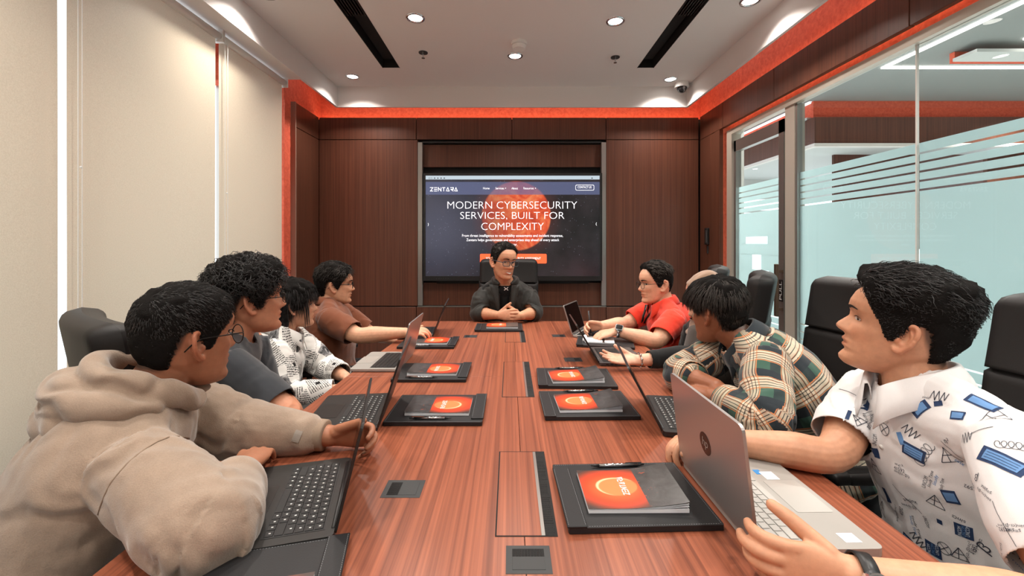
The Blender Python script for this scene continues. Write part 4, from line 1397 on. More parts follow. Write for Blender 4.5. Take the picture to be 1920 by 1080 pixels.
def head_grid(jaw, nose, nz=120, nt=96):
    zs = np.interp(np.linspace(0, 1, nz), [0, .06, .75, .94, 1], [-.118, -.110, .06, .112, .118])
    th = np.linspace(0, 2 * np.pi, nt, endpoint=False)
    V = np.concatenate([head_fn(np.full(nt, z), th, jaw, nose) for z in zs])
    F = []
    for i in range(nz - 1):
        for k in range(nt):
            F.append((i * nt + k, i * nt + (k + 1) % nt, (i + 1) * nt + (k + 1) % nt, (i + 1) * nt + k))
    F.append(tuple(reversed(range(nt))))
    F.append(tuple((nz - 1) * nt + k for k in range(nt)))
    return V, F

def ear_geo(G, sx, size=1.0):
    E = np.array([sx * .0725, -.014, -.012])
    up = nv([0, -.16, .98]); back = nv([sx * .42, -.90, 0]); out = np.cross(back, up) * (1 if sx < 0 else -1)
    if out[0] * sx < 0: out = -out
    k = size
    P = lambda b, u, o=0.0: E + back * b * k + up * u * k + out * o * k
    pts = [(-.010, .010, 0), (-.008, .024, .003), (.004, .032, .005), (.015, .027, .007), (.0205, .010, .009), (.018, -.008, .008), (.010, -.021, .006), (.001, -.030, .004), (-.008, -.028, .001), (-.011, -.018, -.002)]
    sweep(G, [P(*p) for p in pts], np.array([.0038, .0045, .0048, .005, .005, .0048, .0052, .0065, .006, .004]) * k, up, 30, 10, 0.8)
    sweep(G, [P(.001, -.026, -.002), P(.003, 0, -.004), P(.003, .026, -.002)], np.array([[.008, .0035], [.0145, .004], [.011, .004]]) * k, back, 12, 14, 0.8)
    sweep(G, [P(.004, .022, .002), P(.0115, .006, .004), P(.009, -.010, .003), P(-.001, -.016, .002)], np.array([.003, .0036, .0036, .003]) * k, up, 14, 8, 0.8)
    sweep(G, [P(-.010, .004, .001), P(-.0095, -.006, .004), P(-.008, -.014, .001)], np.array([.003, .0048, .003]) * k, up, 8, 8, 0.8)
    sweep(G, [P(-.012, -.015, -.006), P(-.012, .012, -.006)], np.array([.006, .006]) * k, up, 6, 8, 0.8)

# ------------------------------------------------------------------ people: hands
def rot_to(d, n, a):
    return d * math.cos(a) + n * math.sin(a)

def hand(G, W, d, pn, up, s=1.0, curl=None, spread=0.06, thumb=(0.75, 0.15, 0.25), voxfat=1.0):
    """W wrist, d towards the fingers, pn out of the palm, up towards the thumb side; curl: per finger joint angles"""
    W = np.asarray(W, float); d = nv(d); up = nv(np.asarray(up, float) - d * np.dot(up, d)); q = np.cross(d, up)
    pn = q if np.dot(q, pn) > 0 else -q
    curl = curl if curl is not None else (0.35, 0.45, 0.3)
    if not hasattr(curl[0], '__len__'):
        curl = [curl] * 4
    sweep(G, [W - d * .02 * s, W + d * .015 * s, W + d * .05 * s + pn * .002, W + d * .088 * s + pn * .004], np.array([[.027, .021], [.031, .0195], [.039, .0165], [.040, .0125]]) * s, up, 18, 20, 0.6)
    sweep(G, [W + d * .012 * s + up * .016 * s + pn * .008 * s, W + d * .045 * s + up * .026 * s + pn * .007 * s], np.array([.015, .013]) * s, up, 8, 12, 0.9)
    base = [(.086, .0300), (.092, .0100), (.088, -.0100), (.079, -.0290)]
    Ls = [.074, .083, .077, .060]
    tips = []
    for i in range(4):
        bd_, bu = base[i]
        p = W + d * bd_ * s + up * bu * s + pn * .003 * s
        dd = nv(d + up * spread * (1.5 - i))
        a = 0.0
        pts, rr = [p - dd * .02 * s], [.0095]
        fat = (1.0, 1.02, 0.97, 0.86)[i] * voxfat
        pts.append(p); rr.append(.0094)
        for j, fr in enumerate((.46, .30, .24)):
            a += curl[i][j]
            dir_ = rot_to(dd, pn, a)
            p = p + dir_ * Ls[i] * fr * s
            pts.append(p)
            rr.append((.0088, .0080, .0066)[j])
        sweep(G, pts, np.array(rr) * s * fat, up, 18, 12, 1.0)
        tips.append((p, dir_))
    # thumb
    out, pin, bend = thumb
    p = W + d * .020 * s + up * .024 * s + pn * .006 * s
    dir_ = nv(d * math.cos(out) + up * math.sin(out) + pn * pin)
    pts, rr = [p], [.0135]
    for j, L in enumerate((.037, .030, .024)):
        p = p + dir_ * L * s
        pts.append(p); rr.append((.0122, .0110, .0088)[j])
        dir_ = nv(dir_ + (d * 0.55 + pn * 0.35) * bend * (1 if j else 0.4))
    sweep(G, pts, np.array(rr) * s * (1 + (voxfat - 1) * .6), pn, 16, 12, 1.0)
    tips.append((p, nv(pts[-1] - pts[-2])))
    return tips, d, pn, up

# ------------------------------------------------------------------ people: skin, hair, cloth materials
def skin_material(name, col):
    m, nt, b = newmat(name)
    a = node(nt, 'ShaderNodeAttribute'); a.attribute_name = 'tint'
    n = noise(nt, objcoord(nt), 55, 4, 0.6)
    base = ramp(nt, n, [(0.3, tuple(c * 0.90 for c in col[:3]) + (1,)), (0.7, tuple(min(1, c * 1.07) for c in col[:3]) + (1,))])
    nt.links.new(mixrgb(nt, 1.0, base, a.outputs['Color'], 'MULTIPLY'), b.inputs['Base Color'])
    b.inputs['Roughness'].default_value = 0.48
    b.inputs['Specular IOR Level'].default_value = 0.4
    b.inputs['Subsurface Weight'].default_value = 0.12
    b.inputs['Subsurface Radius'].default_value = (1.0, 0.35, 0.2)
    b.inputs['Subsurface Scale'].default_value = 0.008
    n2 = noise(nt, objcoord(nt), 420, 2, 0.6)
    bump(nt, b, n2, 0.12, 0.0006)
    return m

def hair_material(name, col, rough=0.5):
    m, nt, b = newmat(name)
    n = noise(nt, objcoord(nt), 60, 3, 0.6)
    nt.links.new(ramp(nt, n, [(0.3, tuple(c * 0.6 for c in col[:3]) + (1,)), (0.7, tuple(c * 1.5 for c in col[:3]) + (1,))]), b.inputs['Base Color'])
    b.inputs['Roughness'].default_value = rough
    b.inputs['Specular IOR Level'].default_value = 0.4
    return m

def cloth_material(name, col, rough=0.85, weave=700, wstr=0.25, fuzz=0.25, var=0.08, fold=0.0):
    m, nt, b = newmat(name)
    v = objcoord(nt)
    n = noise(nt, v, weave, 2, 0.6)
    n2 = noise(nt, v, 26, 4, 0.6)
    mix_ = mathn(nt, 'ADD', mathn(nt, 'MULTIPLY', n, 0.5), mathn(nt, 'MULTIPLY', n2, 0.5))
    nt.links.new(ramp(nt, mix_, [(0.35, tuple(c * (1 - var) for c in col[:3]) + (1,)), (0.65, tuple(min(1, c * (1 + var)) for c in col[:3]) + (1,))]), b.inputs['Base Color'])
    b.inputs['Roughness'].default_value = rough
    b.inputs['Specular IOR Level'].default_value = 0.2
    b.inputs['Sheen Weight'].default_value = fuzz
    b.inputs['Sheen Roughness'].default_value = 0.5
    bump(nt, b, mathn(nt, 'ADD', n, mathn(nt, 'MULTIPLY', n2, 1.2)), wstr, 0.0016)
    return m

# ------------------------------------------------------------------ people: assembly
HAIRLINE = ([0, 25, 40, 52, 62, 72, 80, 88, 96, 104, 112, 122, 140, 160, 180], [.074, .073, .064, .046, .026, -.004, -.022, -.020, .012, .024, .018, -.020, -.058, -.070, -.072])

class Person:
    def __init__(self, label, head, face, roll=0.0, hs=1.0, s=1.0, jaw=1.0, nose=1.0, neck=None, shL=None, shR=None, elL=None, elR=None, wrL=None, wrR=None,
                 pelvis=None, bulge=(0, 0, 0), skin=(0.5, 0.3, 0.2, 1), voxel=0.004, handL=None, handR=None, arm=1.0, girth=1.0, ear=1.0, skin_name='skin'):
        self.__dict__.update(locals())
        A = lambda v: np.array(v, float)
        self.Hc = A(head); f = nv(face)
        up0 = np.array([0, 0, 1.0])
        r = nv(np.cross(f, up0)); u = np.cross(r, f)
        cr, sr = math.cos(roll), math.sin(roll)
        r, u = r * cr + u * sr, u * cr - r * sr
        self.R = np.stack([r, f, u])          # rows: local axes in world
        self.N, self.P = A(neck), A(pelvis)
        self.J = {k: A(getattr(self, k)) for k in ('shL', 'shR', 'elL', 'elR', 'wrL', 'wrR')}
        self.side = nv(self.J['shR'] - self.J['shL'])
        mid = (self.J['shL'] + self.J['shR']) / 2
        self.mid = mid
        self.fwd = nv(np.cross(np.array([0, 0, 1.0]), self.side))
        if np.dot(self.fwd, f) < 0 and False: self.fwd = -self.fwd
        self.naxis = nv(self.h2w(np.array([0, -.03, -.07])) - self.N)
        self.nails = []
    def h2w(self, p):
        return self.Hc + (np.asarray(p) * self.hs) @ self.R
    def w2h(self, P):
        return ((P - self.Hc) @ self.R.T) / self.hs
    def spine(self):
        mid = self.P * 0.5 + self.N * 0.5 + np.asarray(self.bulge, float)
        return [self.P - (self.N - self.P) * 0.06, self.P, self.P * .72 + self.N * .28 + np.asarray(self.bulge) * .75, mid, self.P * .26 + self.N * .74 + np.asarray(self.bulge) * .7, self.P * .12 + self.N * .88 + np.asarray(self.bulge) * .35, self.P * .04 + self.N * .96, self.N]
    def torso_r(self, e=0.0, eb=None):
        eb = e if eb is None else eb
        g = self.girth * self.s
        a = np.array([.14, .175, .165, .168, .172, .150, .105, .066]) * g + e
        b = np.array([.10, .125, .118, .118, .115, .095, .076, .062]) * g + eb
        return np.stack([a, b], 1)
    def arm_pts(self, k):
        S, E, W = self.J['sh' + k], self.J['el' + k], self.J['wr' + k]
        return [S, S * .5 + E * .5, E, E * .72 + W * .28, E * .35 + W * .65, W]
    def arm_r(self, e=(0, 0, 0, 0, 0, 0)):
        return (np.array([.056, .0505, .0415, .0435, .0345, .0265]) * self.s * self.arm) + np.asarray(e, float)
    def body(self):
        G = Geo()
        s = self.s
        sweep(G, self.spine(), self.torso_r(), self.side, 40, 30, 0.5)
        low = self.mid * .7 + (self.P * .15 + self.N * .85) * .3
        sweep(G, [self.J['shL'], self.J['shL'] * .5 + low * .5, low, self.J['shR'] * .5 + low * .5, self.J['shR']], np.array([.052, .062, .074, .062, .052]) * s, np.array([0, 0, 1.0]), 24, 18, 0.9)
        nb = self.h2w([0, -.028, -.055])
        sweep(G, [self.N - self.naxis * .05, self.N, self.N * .4 + nb * .6, nb], np.array([[.066, .066], [.060, .060], [.054, .056], [.052, .056]]) * self.hs, self.R[0], 16, 24, 0.6)
        for k in 'LR':
            S = self.J['sh' + k]
            t0 = self.N + self.naxis * .020
            sweep(G, [t0, t0 * .45 + S * .55 + np.array([0, 0, .004]), S], np.array([.042, .038, .044]) * s, np.array([0, 0, 1.0]), 14, 16, 0.8)
            sweep(G, self.arm_pts(k), self.arm_r(), np.array([0, 0, 1.0]), 36, 18, 0.8)
            h = getattr(self, 'hand' + k)
            if h:
                tips, d, pn, up = hand(G, self.J['wr' + k], s=s * h.pop('size', 1.0), **h)
                self.nails += [(p, dr, pn, up, i) for i, (p, dr) in enumerate(tips)]
        V, F = head_grid(self.jaw, self.nose)
        G.add(self.h2w(V), F)
        for sx in (-1, 1):
            E = Geo(); ear_geo(E, sx, self.ear)
            G.add(self.h2w(E.arr()), E.F)
        return G
    def build(self, hair_col=(0.012, 0.010, 0.009), lips=1.0, shade=1.0):
        G = self.body()
        V, F = remesh(G, self.voxel, 1, 0.45)
        V, F = self.lighten(V, F)
        q = self.w2h(V)
        tint = np.ones((len(V), 4))
        inhead = (np.abs(q) < .15).all(1)
        def mixin(mask, col):
            m_ = (np.clip(mask, 0, 1) * inhead)[:, None]
            tint[:, :3] = tint[:, :3] * (1 - m_) + np.asarray(col) * m_
        lip = np.exp(-(q[:, 0] / .024) ** 4 - ((q[:, 2] + .0635) / .0115) ** 4) * (q[:, 1] > .06)
        mixin(lip * .75 * lips, (.82, .55, .50))
        line = np.exp(-(q[:, 0] / .024) ** 4 - ((q[:, 2] + .0640) / .0018) ** 2) * (q[:, 1] > .06)
        mixin(line * .8, (.38, .22, .2))
        red = np.exp(-((np.abs(q[:, 0]) - .04) / .02) ** 2 - ((q[:, 2] + .03) / .022) ** 2) * (q[:, 1] > .04)
        mixin(red * .35, (1.0, .78, .74))
        ears = (np.abs(q[:, 0]) > .074) * (np.abs(q[:, 2] + .012) < .045) * (np.abs(q[:, 1] + .014) < .035)
        mixin(ears * .55, (1.0, .80, .76))
        th = np.degrees(np.abs(np.arctan2(q[:, 0], q[:, 1] + .004)))
        hl = np.interp(th, *HAIRLINE)
        scalp = np.clip((q[:, 2] - hl - .001) / .018, 0, 1) * (~ears.astype(bool)) * (np.abs(q[:, 0]) < .082)
        hc = np.asarray(hair_col[:3]) / np.asarray(self.skin[:3])
        mixin(scalp * .80 * shade, np.clip(hc * 2.0, 0, .6))
        base = (float(self.P[0]), float(self.P[1]), 0.0)
        self.base = base
        o = np_mesh('person', V - np.array(base), F, skin_material(self.skin_name, self.skin), None, {'tint': ('FLOAT_COLOR', tint)})
        o.location = base
        tag(o, self.label, 'person')
        self.o = o
        return o
    def lighten(self, V, F):
        """fewer, larger faces where the clothes cover the body"""
        q = self.w2h(V)
        w = np.clip((np.linalg.norm(q - np.array([0, 0, -.02]), axis=1) - .15) / .03, 0, 1)
        for k in 'LR':
            E, W = self.J['el' + k], self.J['wr' + k]
            ax = W - E
            t = np.clip(((V - E) @ ax) / (ax @ ax), 0, 1.9)
            d = np.linalg.norm(V - (E + t[:, None] * ax), axis=1)
            w = np.minimum(w, np.clip((d - .06) / .02, 0, 1))
        me = bpy.data.meshes.new('draft')
        me.from_pydata(V.tolist(), [], F.tolist())
        o = bpy.data.objects.new('draft', me); DRAFT.collection.objects.link(o)
        vg = o.vertex_groups.new(name='w')
        for lv in (0.25, 0.5, 0.75, 1.0):
            idx = np.nonzero((w > lv - .25) & (w <= lv))[0]
            if len(idx): vg.add(idx.tolist(), lv, 'REPLACE')
        md = o.modifiers.new('d', 'DECIMATE'); md.ratio = max(.25, 1 - .88 * float((w > .5).mean())); md.vertex_group = 'w'; md.vertex_group_factor = 1.0
        dg = draft_graph()
        ev = o.evaluated_get(dg).to_mesh()
        ev.calc_loop_triangles()
        V2 = np.empty(len(ev.vertices) * 3); ev.vertices.foreach_get('co', V2)
        F2 = np.empty(len(ev.loop_triangles) * 3, int); ev.loop_triangles.foreach_get('vertices', F2)
        o.evaluated_get(dg).to_mesh_clear()
        bpy.data.objects.remove(o); bpy.data.meshes.remove(me)
        return V2.reshape(-1, 3), F2.reshape(-1, 3)
    def child(self, name, V, F, m, attrs=None, parent=None, smooth=True):
        """vertices in world coordinates"""
        V = np.asarray(V, float) - np.array(self.base)
        if isinstance(F, np.ndarray):
            return np_mesh(name, V, F, m, parent or self.o, attrs, smooth)
        return raw(name, V.tolist(), F, m, parent or self.o, smooth)
    def child_mb(self, name, mb_, m, parent=None, smooth=True):
        me = mb_.mesh(name)
        me.transform(Matrix.Translation(-Vector(self.base)))
        return link(name, me, m, parent or self.o, smooth)
    # ---- face furniture
    def facial(self, brow=(0.012, 0.01, 0.009, 1), eyes=True, smile=False, open_=1.0):
        MBk = MATS.get('brow_hair') or plain('brow_hair', (0.014, 0.011, 0.010, 1), 0.7)
        def patch(name, pts2d_rows, off, m):
            rows = len(pts2d_rows); cols = len(pts2d_rows[0])
            V = [self.h2w([x, face_y(x, z, self.jaw, self.nose) + off, z]) for row in pts2d_rows for (x, z) in row]
            F = [(i * cols + j, i * cols + j + 1, (i + 1) * cols + j + 1, (i + 1) * cols + j) for i in range(rows - 1) for j in range(cols - 1)]
            return self.child(name, V, F, m)
        for sx in (-1, 1):
            ts = np.linspace(0, 1, 9)
            up_, lo_ = [], []
            for t in ts:
                x = sx * (.012 + .036 * t)
                z = .0215 + .007 * math.sin(t * 2.2) - .004 * t
                w_ = .0042 * (1 - .65 * t) * min(1, .5 + t * 4)
                up_.append((x, z + w_)); lo_.append((x, z - w_))
            patch('eyebrow', [lo_, up_], .0022, MBk)
            if eyes:
                xs_ = np.linspace(-1, 1, 9)
                h_ = .0050 * open_
                rows = []
                for v in (-1, -.33, .33, 1):
                    rows.append([(sx * .031 + .0138 * x, .0005 + v * h_ * math.sqrt(max(0, 1 - x * x)) + .001 * sx * x) for x in xs_])
                patch('eye', rows, .0022, MATS.get('eye_white') or plain('eye_white', srgb(206, 196, 188), 0.3))
                rows = []
                for v in (-1, -.33, .33, 1):
                    rows.append([(sx * .031 + .0052 * x, .0008 + v * min(.0050, h_) * math.sqrt(max(0, 1 - x * x))) for x in xs_])
                patch('iris', rows, .0029, MATS.get('dark_iris') or plain('dark_iris', srgb(28, 18, 14), 0.15))
                lid_ = [[(sx * .031 + .0150 * x, .0012 + (h_ + k) * math.sqrt(max(0, 1 - (x * .96) ** 2)) + .001 * sx * x) for x in xs_] for k in (-.0004, .0018)]
                patch('eyelash', lid_, .0034, MBk)
        if smile:
            xs_ = np.linspace(-1, 1, 11)
            rows = [[(.0215 * x, -.066 + .0052 * x * x + v * .0045 * math.sqrt(max(0.0, 1 - x * x))) for x in xs_] for v in (-1, -.3, .4, 1)]
            patch('teeth', rows, .0030, MATS.get('tooth') or plain('tooth', srgb(232, 226, 214), 0.3))
            for sg_ in (-1, 1):
                rows = [[(.0245 * x, -.066 + .0060 * x * x + sg_ * (.0052 + k) * math.sqrt(max(0.02, 1 - x * x))) for x in xs_] for k in (-.0006, .0030)]
                patch('lip', rows, .0034, MATS.get('lip') or plain('lip', srgb(176, 98, 84), 0.4))
    def glasses(self, shape='round', m=None, size=1.0, drop=0.0, rim=.0013):
        m = m or M_BLACK
        g = None
        z0 = -.004 - drop
        yf = face_y(.0, .004, self.jaw, self.nose) + .007
        mb_ = MB()
        loops = []
        for sx in (-1, 1):
            pts = []
            for k in range(28):
                a = 2 * math.pi * k / 28
                ca, sa = math.cos(a), math.sin(a)
                if shape == 'round':
                    x, z = .0225 * ca, .0205 * sa
                else:
                    e = 0.55
                    x, z = .0255 * math.copysign(abs(ca) ** e, ca), .0165 * math.copysign(abs(sa) ** e, sa)
                x = x * size + sx * .0325
                pts.append(np.array([x, yf - .10 * max(0, abs(x) - .02) ** 1.0 * .9, z0 + z * size]))
            loops.append(pts)
            mb_.tube([self.h2w(p) for p in pts], rim * self.hs, 6, True)
        mb_.tube([self.h2w([x, yf + .002, z0 + .005 + .003 * math.cos(x * 200)]) for x in np.linspace(-.0105, .0105, 5)], rim * self.hs, 6)
        fr = self.child_mb('glasses', mb_, m)
        for sx, pts in zip((-1, 1), loops):
            c = sum(pts) / len(pts)
            V = [self.h2w(c)] + [self.h2w(p * .98 + c * .02) for p in pts]
            F = [(0, 1 + k, 1 + (k + 1) % 28) for k in range(28)]
            self.child('lens', V, F, M_LENS, parent=fr)
            xo = sx * (.0325 + .0235 * size)
            tp = [[xo, yf - .0050, z0 + .006], [sx * .070, yf - .022, z0 + .008], [sx * .079, .02, z0 + .009], [sx * .0805, -.012, z0 + .009], [sx * .0775, -.030, z0 - .002], [sx * .074, -.042, z0 - .016]]
            self.child_mb('temple', MB().tube([self.h2w(p) for p in tp], rim * 1.15 * self.hs, 6), m, fr)
        return fr
    # ---- hair: a cap with volume, then locks over it
    def hair(self, m, thick, n=1800, length=.03, radius=.0011, crown=(0.0, -.055, .10), flow=(0, 0, -.3), curl=0.0, lift=.3, seed=1, hairline=None, droop=0.0, lenfn=None, jitter=.35, mask_extra=None, segs=5, name='hair'):
        hl_x, hl_z = hairline or HAIRLINE
        rng = np.random.default_rng(seed)
        nz, nt = 64, 112
        zs = np.interp(np.linspace(0, 1, nz), [0, .8, 1], [-.085, .10, .118])
        th = np.linspace(-np.pi, np.pi, nt, endpoint=False)
        Z, T = np.meshgrid(zs, th, indexing='ij')
        def surf(z, t):
            P = head_fn(z, t, self.jaw, self.nose)
            c = np.array([0, -.004, .02])
            nrm = (P - c) * np.array([1.0, .85, 1.0]); nrm /= np.linalg.norm(nrm, axis=-1)[..., None]
            return P, nrm
        P, Nn = surf(Z, T)
        lim = np.interp(np.degrees(np.abs(T)), hl_x, hl_z)
        msk = np.clip((Z - lim) / .016, 0, 1)
        if mask_extra is not None:
            msk = msk * mask_extra(P)
        tk = thick(P) * np.sqrt(msk)
        wob = sinnoise(P.reshape(-1, 3), 26, seed, 2).reshape(tk.shape)
        tk = tk * (1 + .22 * wob * np.clip(tk / .012, 0, 1))
        Q = P + Nn * (tk[..., None] + .001)
        idx = np.arange(nz * nt).reshape(nz, nt)
        keep = (Z - lim) > -.004
        F = []
        for i in range(nz - 1):
            for k in range(nt):
                k2 = (k + 1) % nt
                if keep[i, k] and keep[i + 1, k] and keep[i, k2] and keep[i + 1, k2]:
                    F.append((idx[i, k], idx[i, k2], idx[i + 1, k2], idx[i + 1, k]))
        F = np.array(F)
        V0, F0, _ = compact(Q.reshape(-1, 3), F)
        cap_ = self.child(name, self.h2w(V0), F0, MATS.get('hair_under') or plain('hair_under', (0.008, 0.007, 0.0065, 1), 0.9, spec=0.1, nscale=300, nstr=0.8, ndist=0.003))
        # locks
        zz = rng.uniform(-.08, .1175, n * 3); tt = rng.uniform(-np.pi, np.pi, n * 3)
        w = np.sqrt(np.clip(1 - (zz / .125) ** 2, .05, 1))
        pick = (zz > np.interp(np.degrees(np.abs(tt)), hl_x, hl_z)) & (rng.uniform(0, 1, n * 3) < w)
        zz, tt = zz[pick][:n], tt[pick][:n]
        P, Nn = surf(zz, tt)
        lim = np.interp(np.degrees(np.abs(tt)), hl_x, hl_z)
        tk = thick(P) * np.sqrt(np.clip((zz - lim) / .016, 0, 1))
        if mask_extra is not None:
            tk = tk * mask_extra(P)
        root = P + Nn * (tk * rng.uniform(.55, .98, len(P)))[:, None]
        away = P - np.asarray(crown)
        fl = away / (np.linalg.norm(away, axis=1)[:, None] + 1e-6) + (flow(P) if callable(flow) else np.asarray(flow))
        fl = fl + rng.normal(size=fl.shape) * jitter
        tang = fl - Nn * (fl * Nn).sum(1)[:, None]
        tang /= np.linalg.norm(tang, axis=1)[:, None] + 1e-9
        L = (length if lenfn is None else lenfn(P)) * rng.uniform(.6, 1.3, len(P))
        ph = rng.uniform(0, 6.28, len(P))
        B = np.cross(Nn, tang)
        Vs, Fs = [], []
        pos = root.copy()
        dirs = tang + Nn * lift
        dirs /= np.linalg.norm(dirs, axis=1)[:, None]
        rad = radius * rng.uniform(.7, 1.3, len(P))
        Lp = []
        for k in range(segs + 1):
            u = k / segs
            off = B * (np.sin(ph + u * 9 * (1 if curl else 0)) * curl * u)[:, None] + Nn * (np.cos(ph + u * 9) * curl * u)[:, None]
            Lp.append(pos + off)
            dirs = dirs - Nn * (lift * 2.0 / segs * (0.5 + u)) + np.array([0, 0, -1]) * droop / segs
            dirs /= np.linalg.norm(dirs, axis=1)[:, None]
            pos = pos + dirs * (L / segs)[:, None]
        Lp = np.stack(Lp, 1)                     # n, segs+1, 3
        cnt = len(P)
        tris = np.array([[math.cos(a), math.sin(a)] for a in (0.5, 2.6, 4.7)])
        taper = np.array([1 - .85 * (k / segs) ** 1.6 for k in range(segs + 1)])
        ring = Lp[:, :, None, :] + (B[:, None, None, :] * tris[None, None, :, :1] + Nn[:, None, None, :] * tris[None, None, :, 1:]) * (rad[:, None] * taper[None, :])[:, :, None, None]
        V = ring.reshape(-1, 3)
        b0 = (np.arange(cnt) * (segs + 1) * 3)[:, None, None]
        r0 = (np.arange(segs) * 3)[None, :, None]
        k0 = np.arange(3)[None, None, :]
        F = np.stack([b0 + r0 + k0, b0 + r0 + (k0 + 1) % 3, b0 + r0 + 3 + (k0 + 1) % 3, b0 + r0 + 3 + k0], -1).reshape(-1, 4)
        st = self.child('locks', self.h2w(V), F, m, parent=cap_)
        st['kind'] = 'stuff'
        return cap_
    # ---- garments
    def garment(self, name, m, voxel=.0055, e_torso=.014, e_depth=.016, sleeves={'L': 2.0, 'R': 2.0}, e_arm=.012, cuff=None, fold=.004, seed=3, neck_cut=.074, hem=True, shoulder=.010, ffreq=9.0, neck_lift=.0, open_front=None, arm_fold=1.0, belly=0.0):
        G = Geo(); s = self.s
        rt = self.torso_r(e_torso, e_depth)
        rt[-1] = rt[-1] * .9 + .004
        rt[1:4] += belly
        sweep(G, self.spine(), rt, self.side, 44, 34, 0.4)
        low = self.mid * .7 + (self.P * .15 + self.N * .85) * .3
        e = shoulder
        sweep(G, [self.J['shL'], self.J['shL'] * .5 + low * .5, low, self.J['shR'] * .5 + low * .5, self.J['shR']], np.array([.052 * s + e, .064 * s + e, .078 * s + e, .064 * s + e, .052 * s + e]), np.array([0, 0, 1.0]), 24, 20, 0.9)
        cuts, paths = [], []
        paths.append((np.array(self.spine()), rt[:, 0].mean(), 0))
        for i, k in enumerate('LR'):
            S = self.J['sh' + k]
            t0 = self.N + self.naxis * .016
            sweep(G, [t0, t0 * .45 + S * .55 + np.array([0, 0, .006]), S], np.array([.048, .044, .048]) * s + e * .8, np.array([0, 0, 1.0]), 14, 16, 0.8)
            te = sleeves.get(k)
            pts = self.arm_pts(k)
            ea = e_arm if hasattr(e_arm, '__len__') else [e_arm] * 6
            r = self.arm_r(ea)
            par = np.array([0, .5, 1, 1.28, 1.65, 2.0])
            cs, rr = resample(pts, r[:, None], 60)
            tpar = np.interp(np.linspace(0, 1, 60), np.concatenate([[0], np.cumsum(np.linalg.norm(np.diff(np.array(pts), axis=0), axis=1))]) / np.sum(np.linalg.norm(np.diff(np.array(pts), axis=0), axis=1)), par)
            mct = int(np.searchsorted(tpar, te))
            mct = max(6, min(60, mct))
            cs, rr = cs[:mct], rr[:mct, 0]
            if cuff:
                nC = max(2, int(mct * .06))
                rr = rr.copy(); rr[-nC:] = rr[-nC:] * cuff
            sweep(G, cs[::2] if len(cs) > 12 else cs, rr[::2] if len(cs) > 12 else rr, np.array([0, 0, 1.0]), len(cs), 22, 0.05)
            ax = nv(cs[-1] - cs[-4])
            end = cs[::2][-1] if len(cs) > 12 else cs[-1]
            cuts.append((end, ax, rr[-1] * 1.25))
            paths.append((cs, rr.mean(), i + 1))
        V, F = remesh(G, voxel, 3, 0.5)
        # cloth coordinates: around / along the nearest limb
        best = np.full(len(V), 1e9); cuv = np.zeros((len(V), 3)); limb_r = np.zeros(len(V))
        for (pp, rad, reg) in paths:
            cs, _ = resample(pp, np.zeros((len(pp), 1)), 50)
            dd = ((V[:, None, :] - cs[None]) ** 2).sum(2)
            j = dd.argmin(1)
            dist = np.sqrt(dd[np.arange(len(V)), j]) / rad
            if reg == 0: dist = dist * .93
            seg = np.concatenate([[0], np.cumsum(np.linalg.norm(np.diff(cs, axis=0), axis=1))])
            T = np.gradient(cs, axis=0); T /= np.linalg.norm(T, axis=1)[:, None]
            ref = -self.fwd if reg == 0 else np.array([0.02, 0.01, -1.0])
            rel = V - cs[j]
            along = (rel * T[j]).sum(1)
            rel = rel - T[j] * along[:, None]
            X_ = ref - T[j] * (T[j] @ ref)[:, None]; X_ /= np.linalg.norm(X_, axis=1)[:, None] + 1e-9
            Y_ = np.cross(T[j], X_)
            ang = np.arctan2((rel * Y_).sum(1), -(rel * X_).sum(1))
            sel = dist < best
            best[sel] = dist[sel]
            cuv[sel, 0] = (ang * rad)[sel]; cuv[sel, 1] = (seg[j] + along)[sel]; cuv[sel, 2] = reg
        N = vnormals(V, F)
        # folds: gathered at the elbows, armpits and waist
        elb = np.zeros(len(V))
        for k in 'LR':
            for jt, w_, a in (('el', .085, 1.0), ('sh', .10, .45)):
                elb = np.maximum(elb, a * np.exp(-((V - self.J[jt + k]) ** 2).sum(1) / w_ ** 2))
        wst = np.exp(-((V - (self.P * .7 + self.N * .3)) ** 2).sum(1) / .2 ** 2)
        amp = fold * (.35 + 1.1 * elb * arm_fold + .7 * wst)
        warp = sinnoise(V, 4.0, seed, 2)
        ph = cuv[:, 1] * ffreq * 2 * np.pi + np.sin(cuv[:, 0] * 14 + seed) * 1.1 + warp * 2.6
        ridge = (np.sin(ph) * .6 + .4 * np.sin(ph * 1.9 + 1.3 + warp * 2)) 
        ridge = np.sign(ridge) * np.abs(ridge) ** .8
        V = V + N * (amp * (ridge * .75 + sinnoise(V, 7, seed + 5, 2) * .5 + .15))[:, None]
        # sleeve ends and neck opening
        fc = V[F].mean(1)
        fnr = np.cross(V[F[:, 2]] - V[F[:, 0]], V[F[:, 3]] - V[F[:, 1]]); fnr /= np.linalg.norm(fnr, axis=1)[:, None] + 1e-12
        kill = np.zeros(len(F), bool)
        freg = np.round(cuv[F, 2].min(1)).astype(int); freg2 = np.round(cuv[F, 2].max(1)).astype(int)
        for ci, (c, ax, R_) in enumerate(cuts):
            rel = fc - c
            t_ = rel @ ax
            kill |= (freg == ci + 1) & (freg2 == ci + 1) & (t_ > -.006) & (t_ < .05) & (np.linalg.norm(rel - t_[:, None] * ax, axis=1) < R_) & (fnr @ ax > .35)
        rel = fc - self.N
        t_ = rel @ self.naxis
        kill |= (t_ > -.012 + neck_lift) & (t_ < .09) & (np.linalg.norm(rel - t_[:, None] * self.naxis, axis=1) < neck_cut)
        if open_front is not None:
            kill |= open_front(fc)
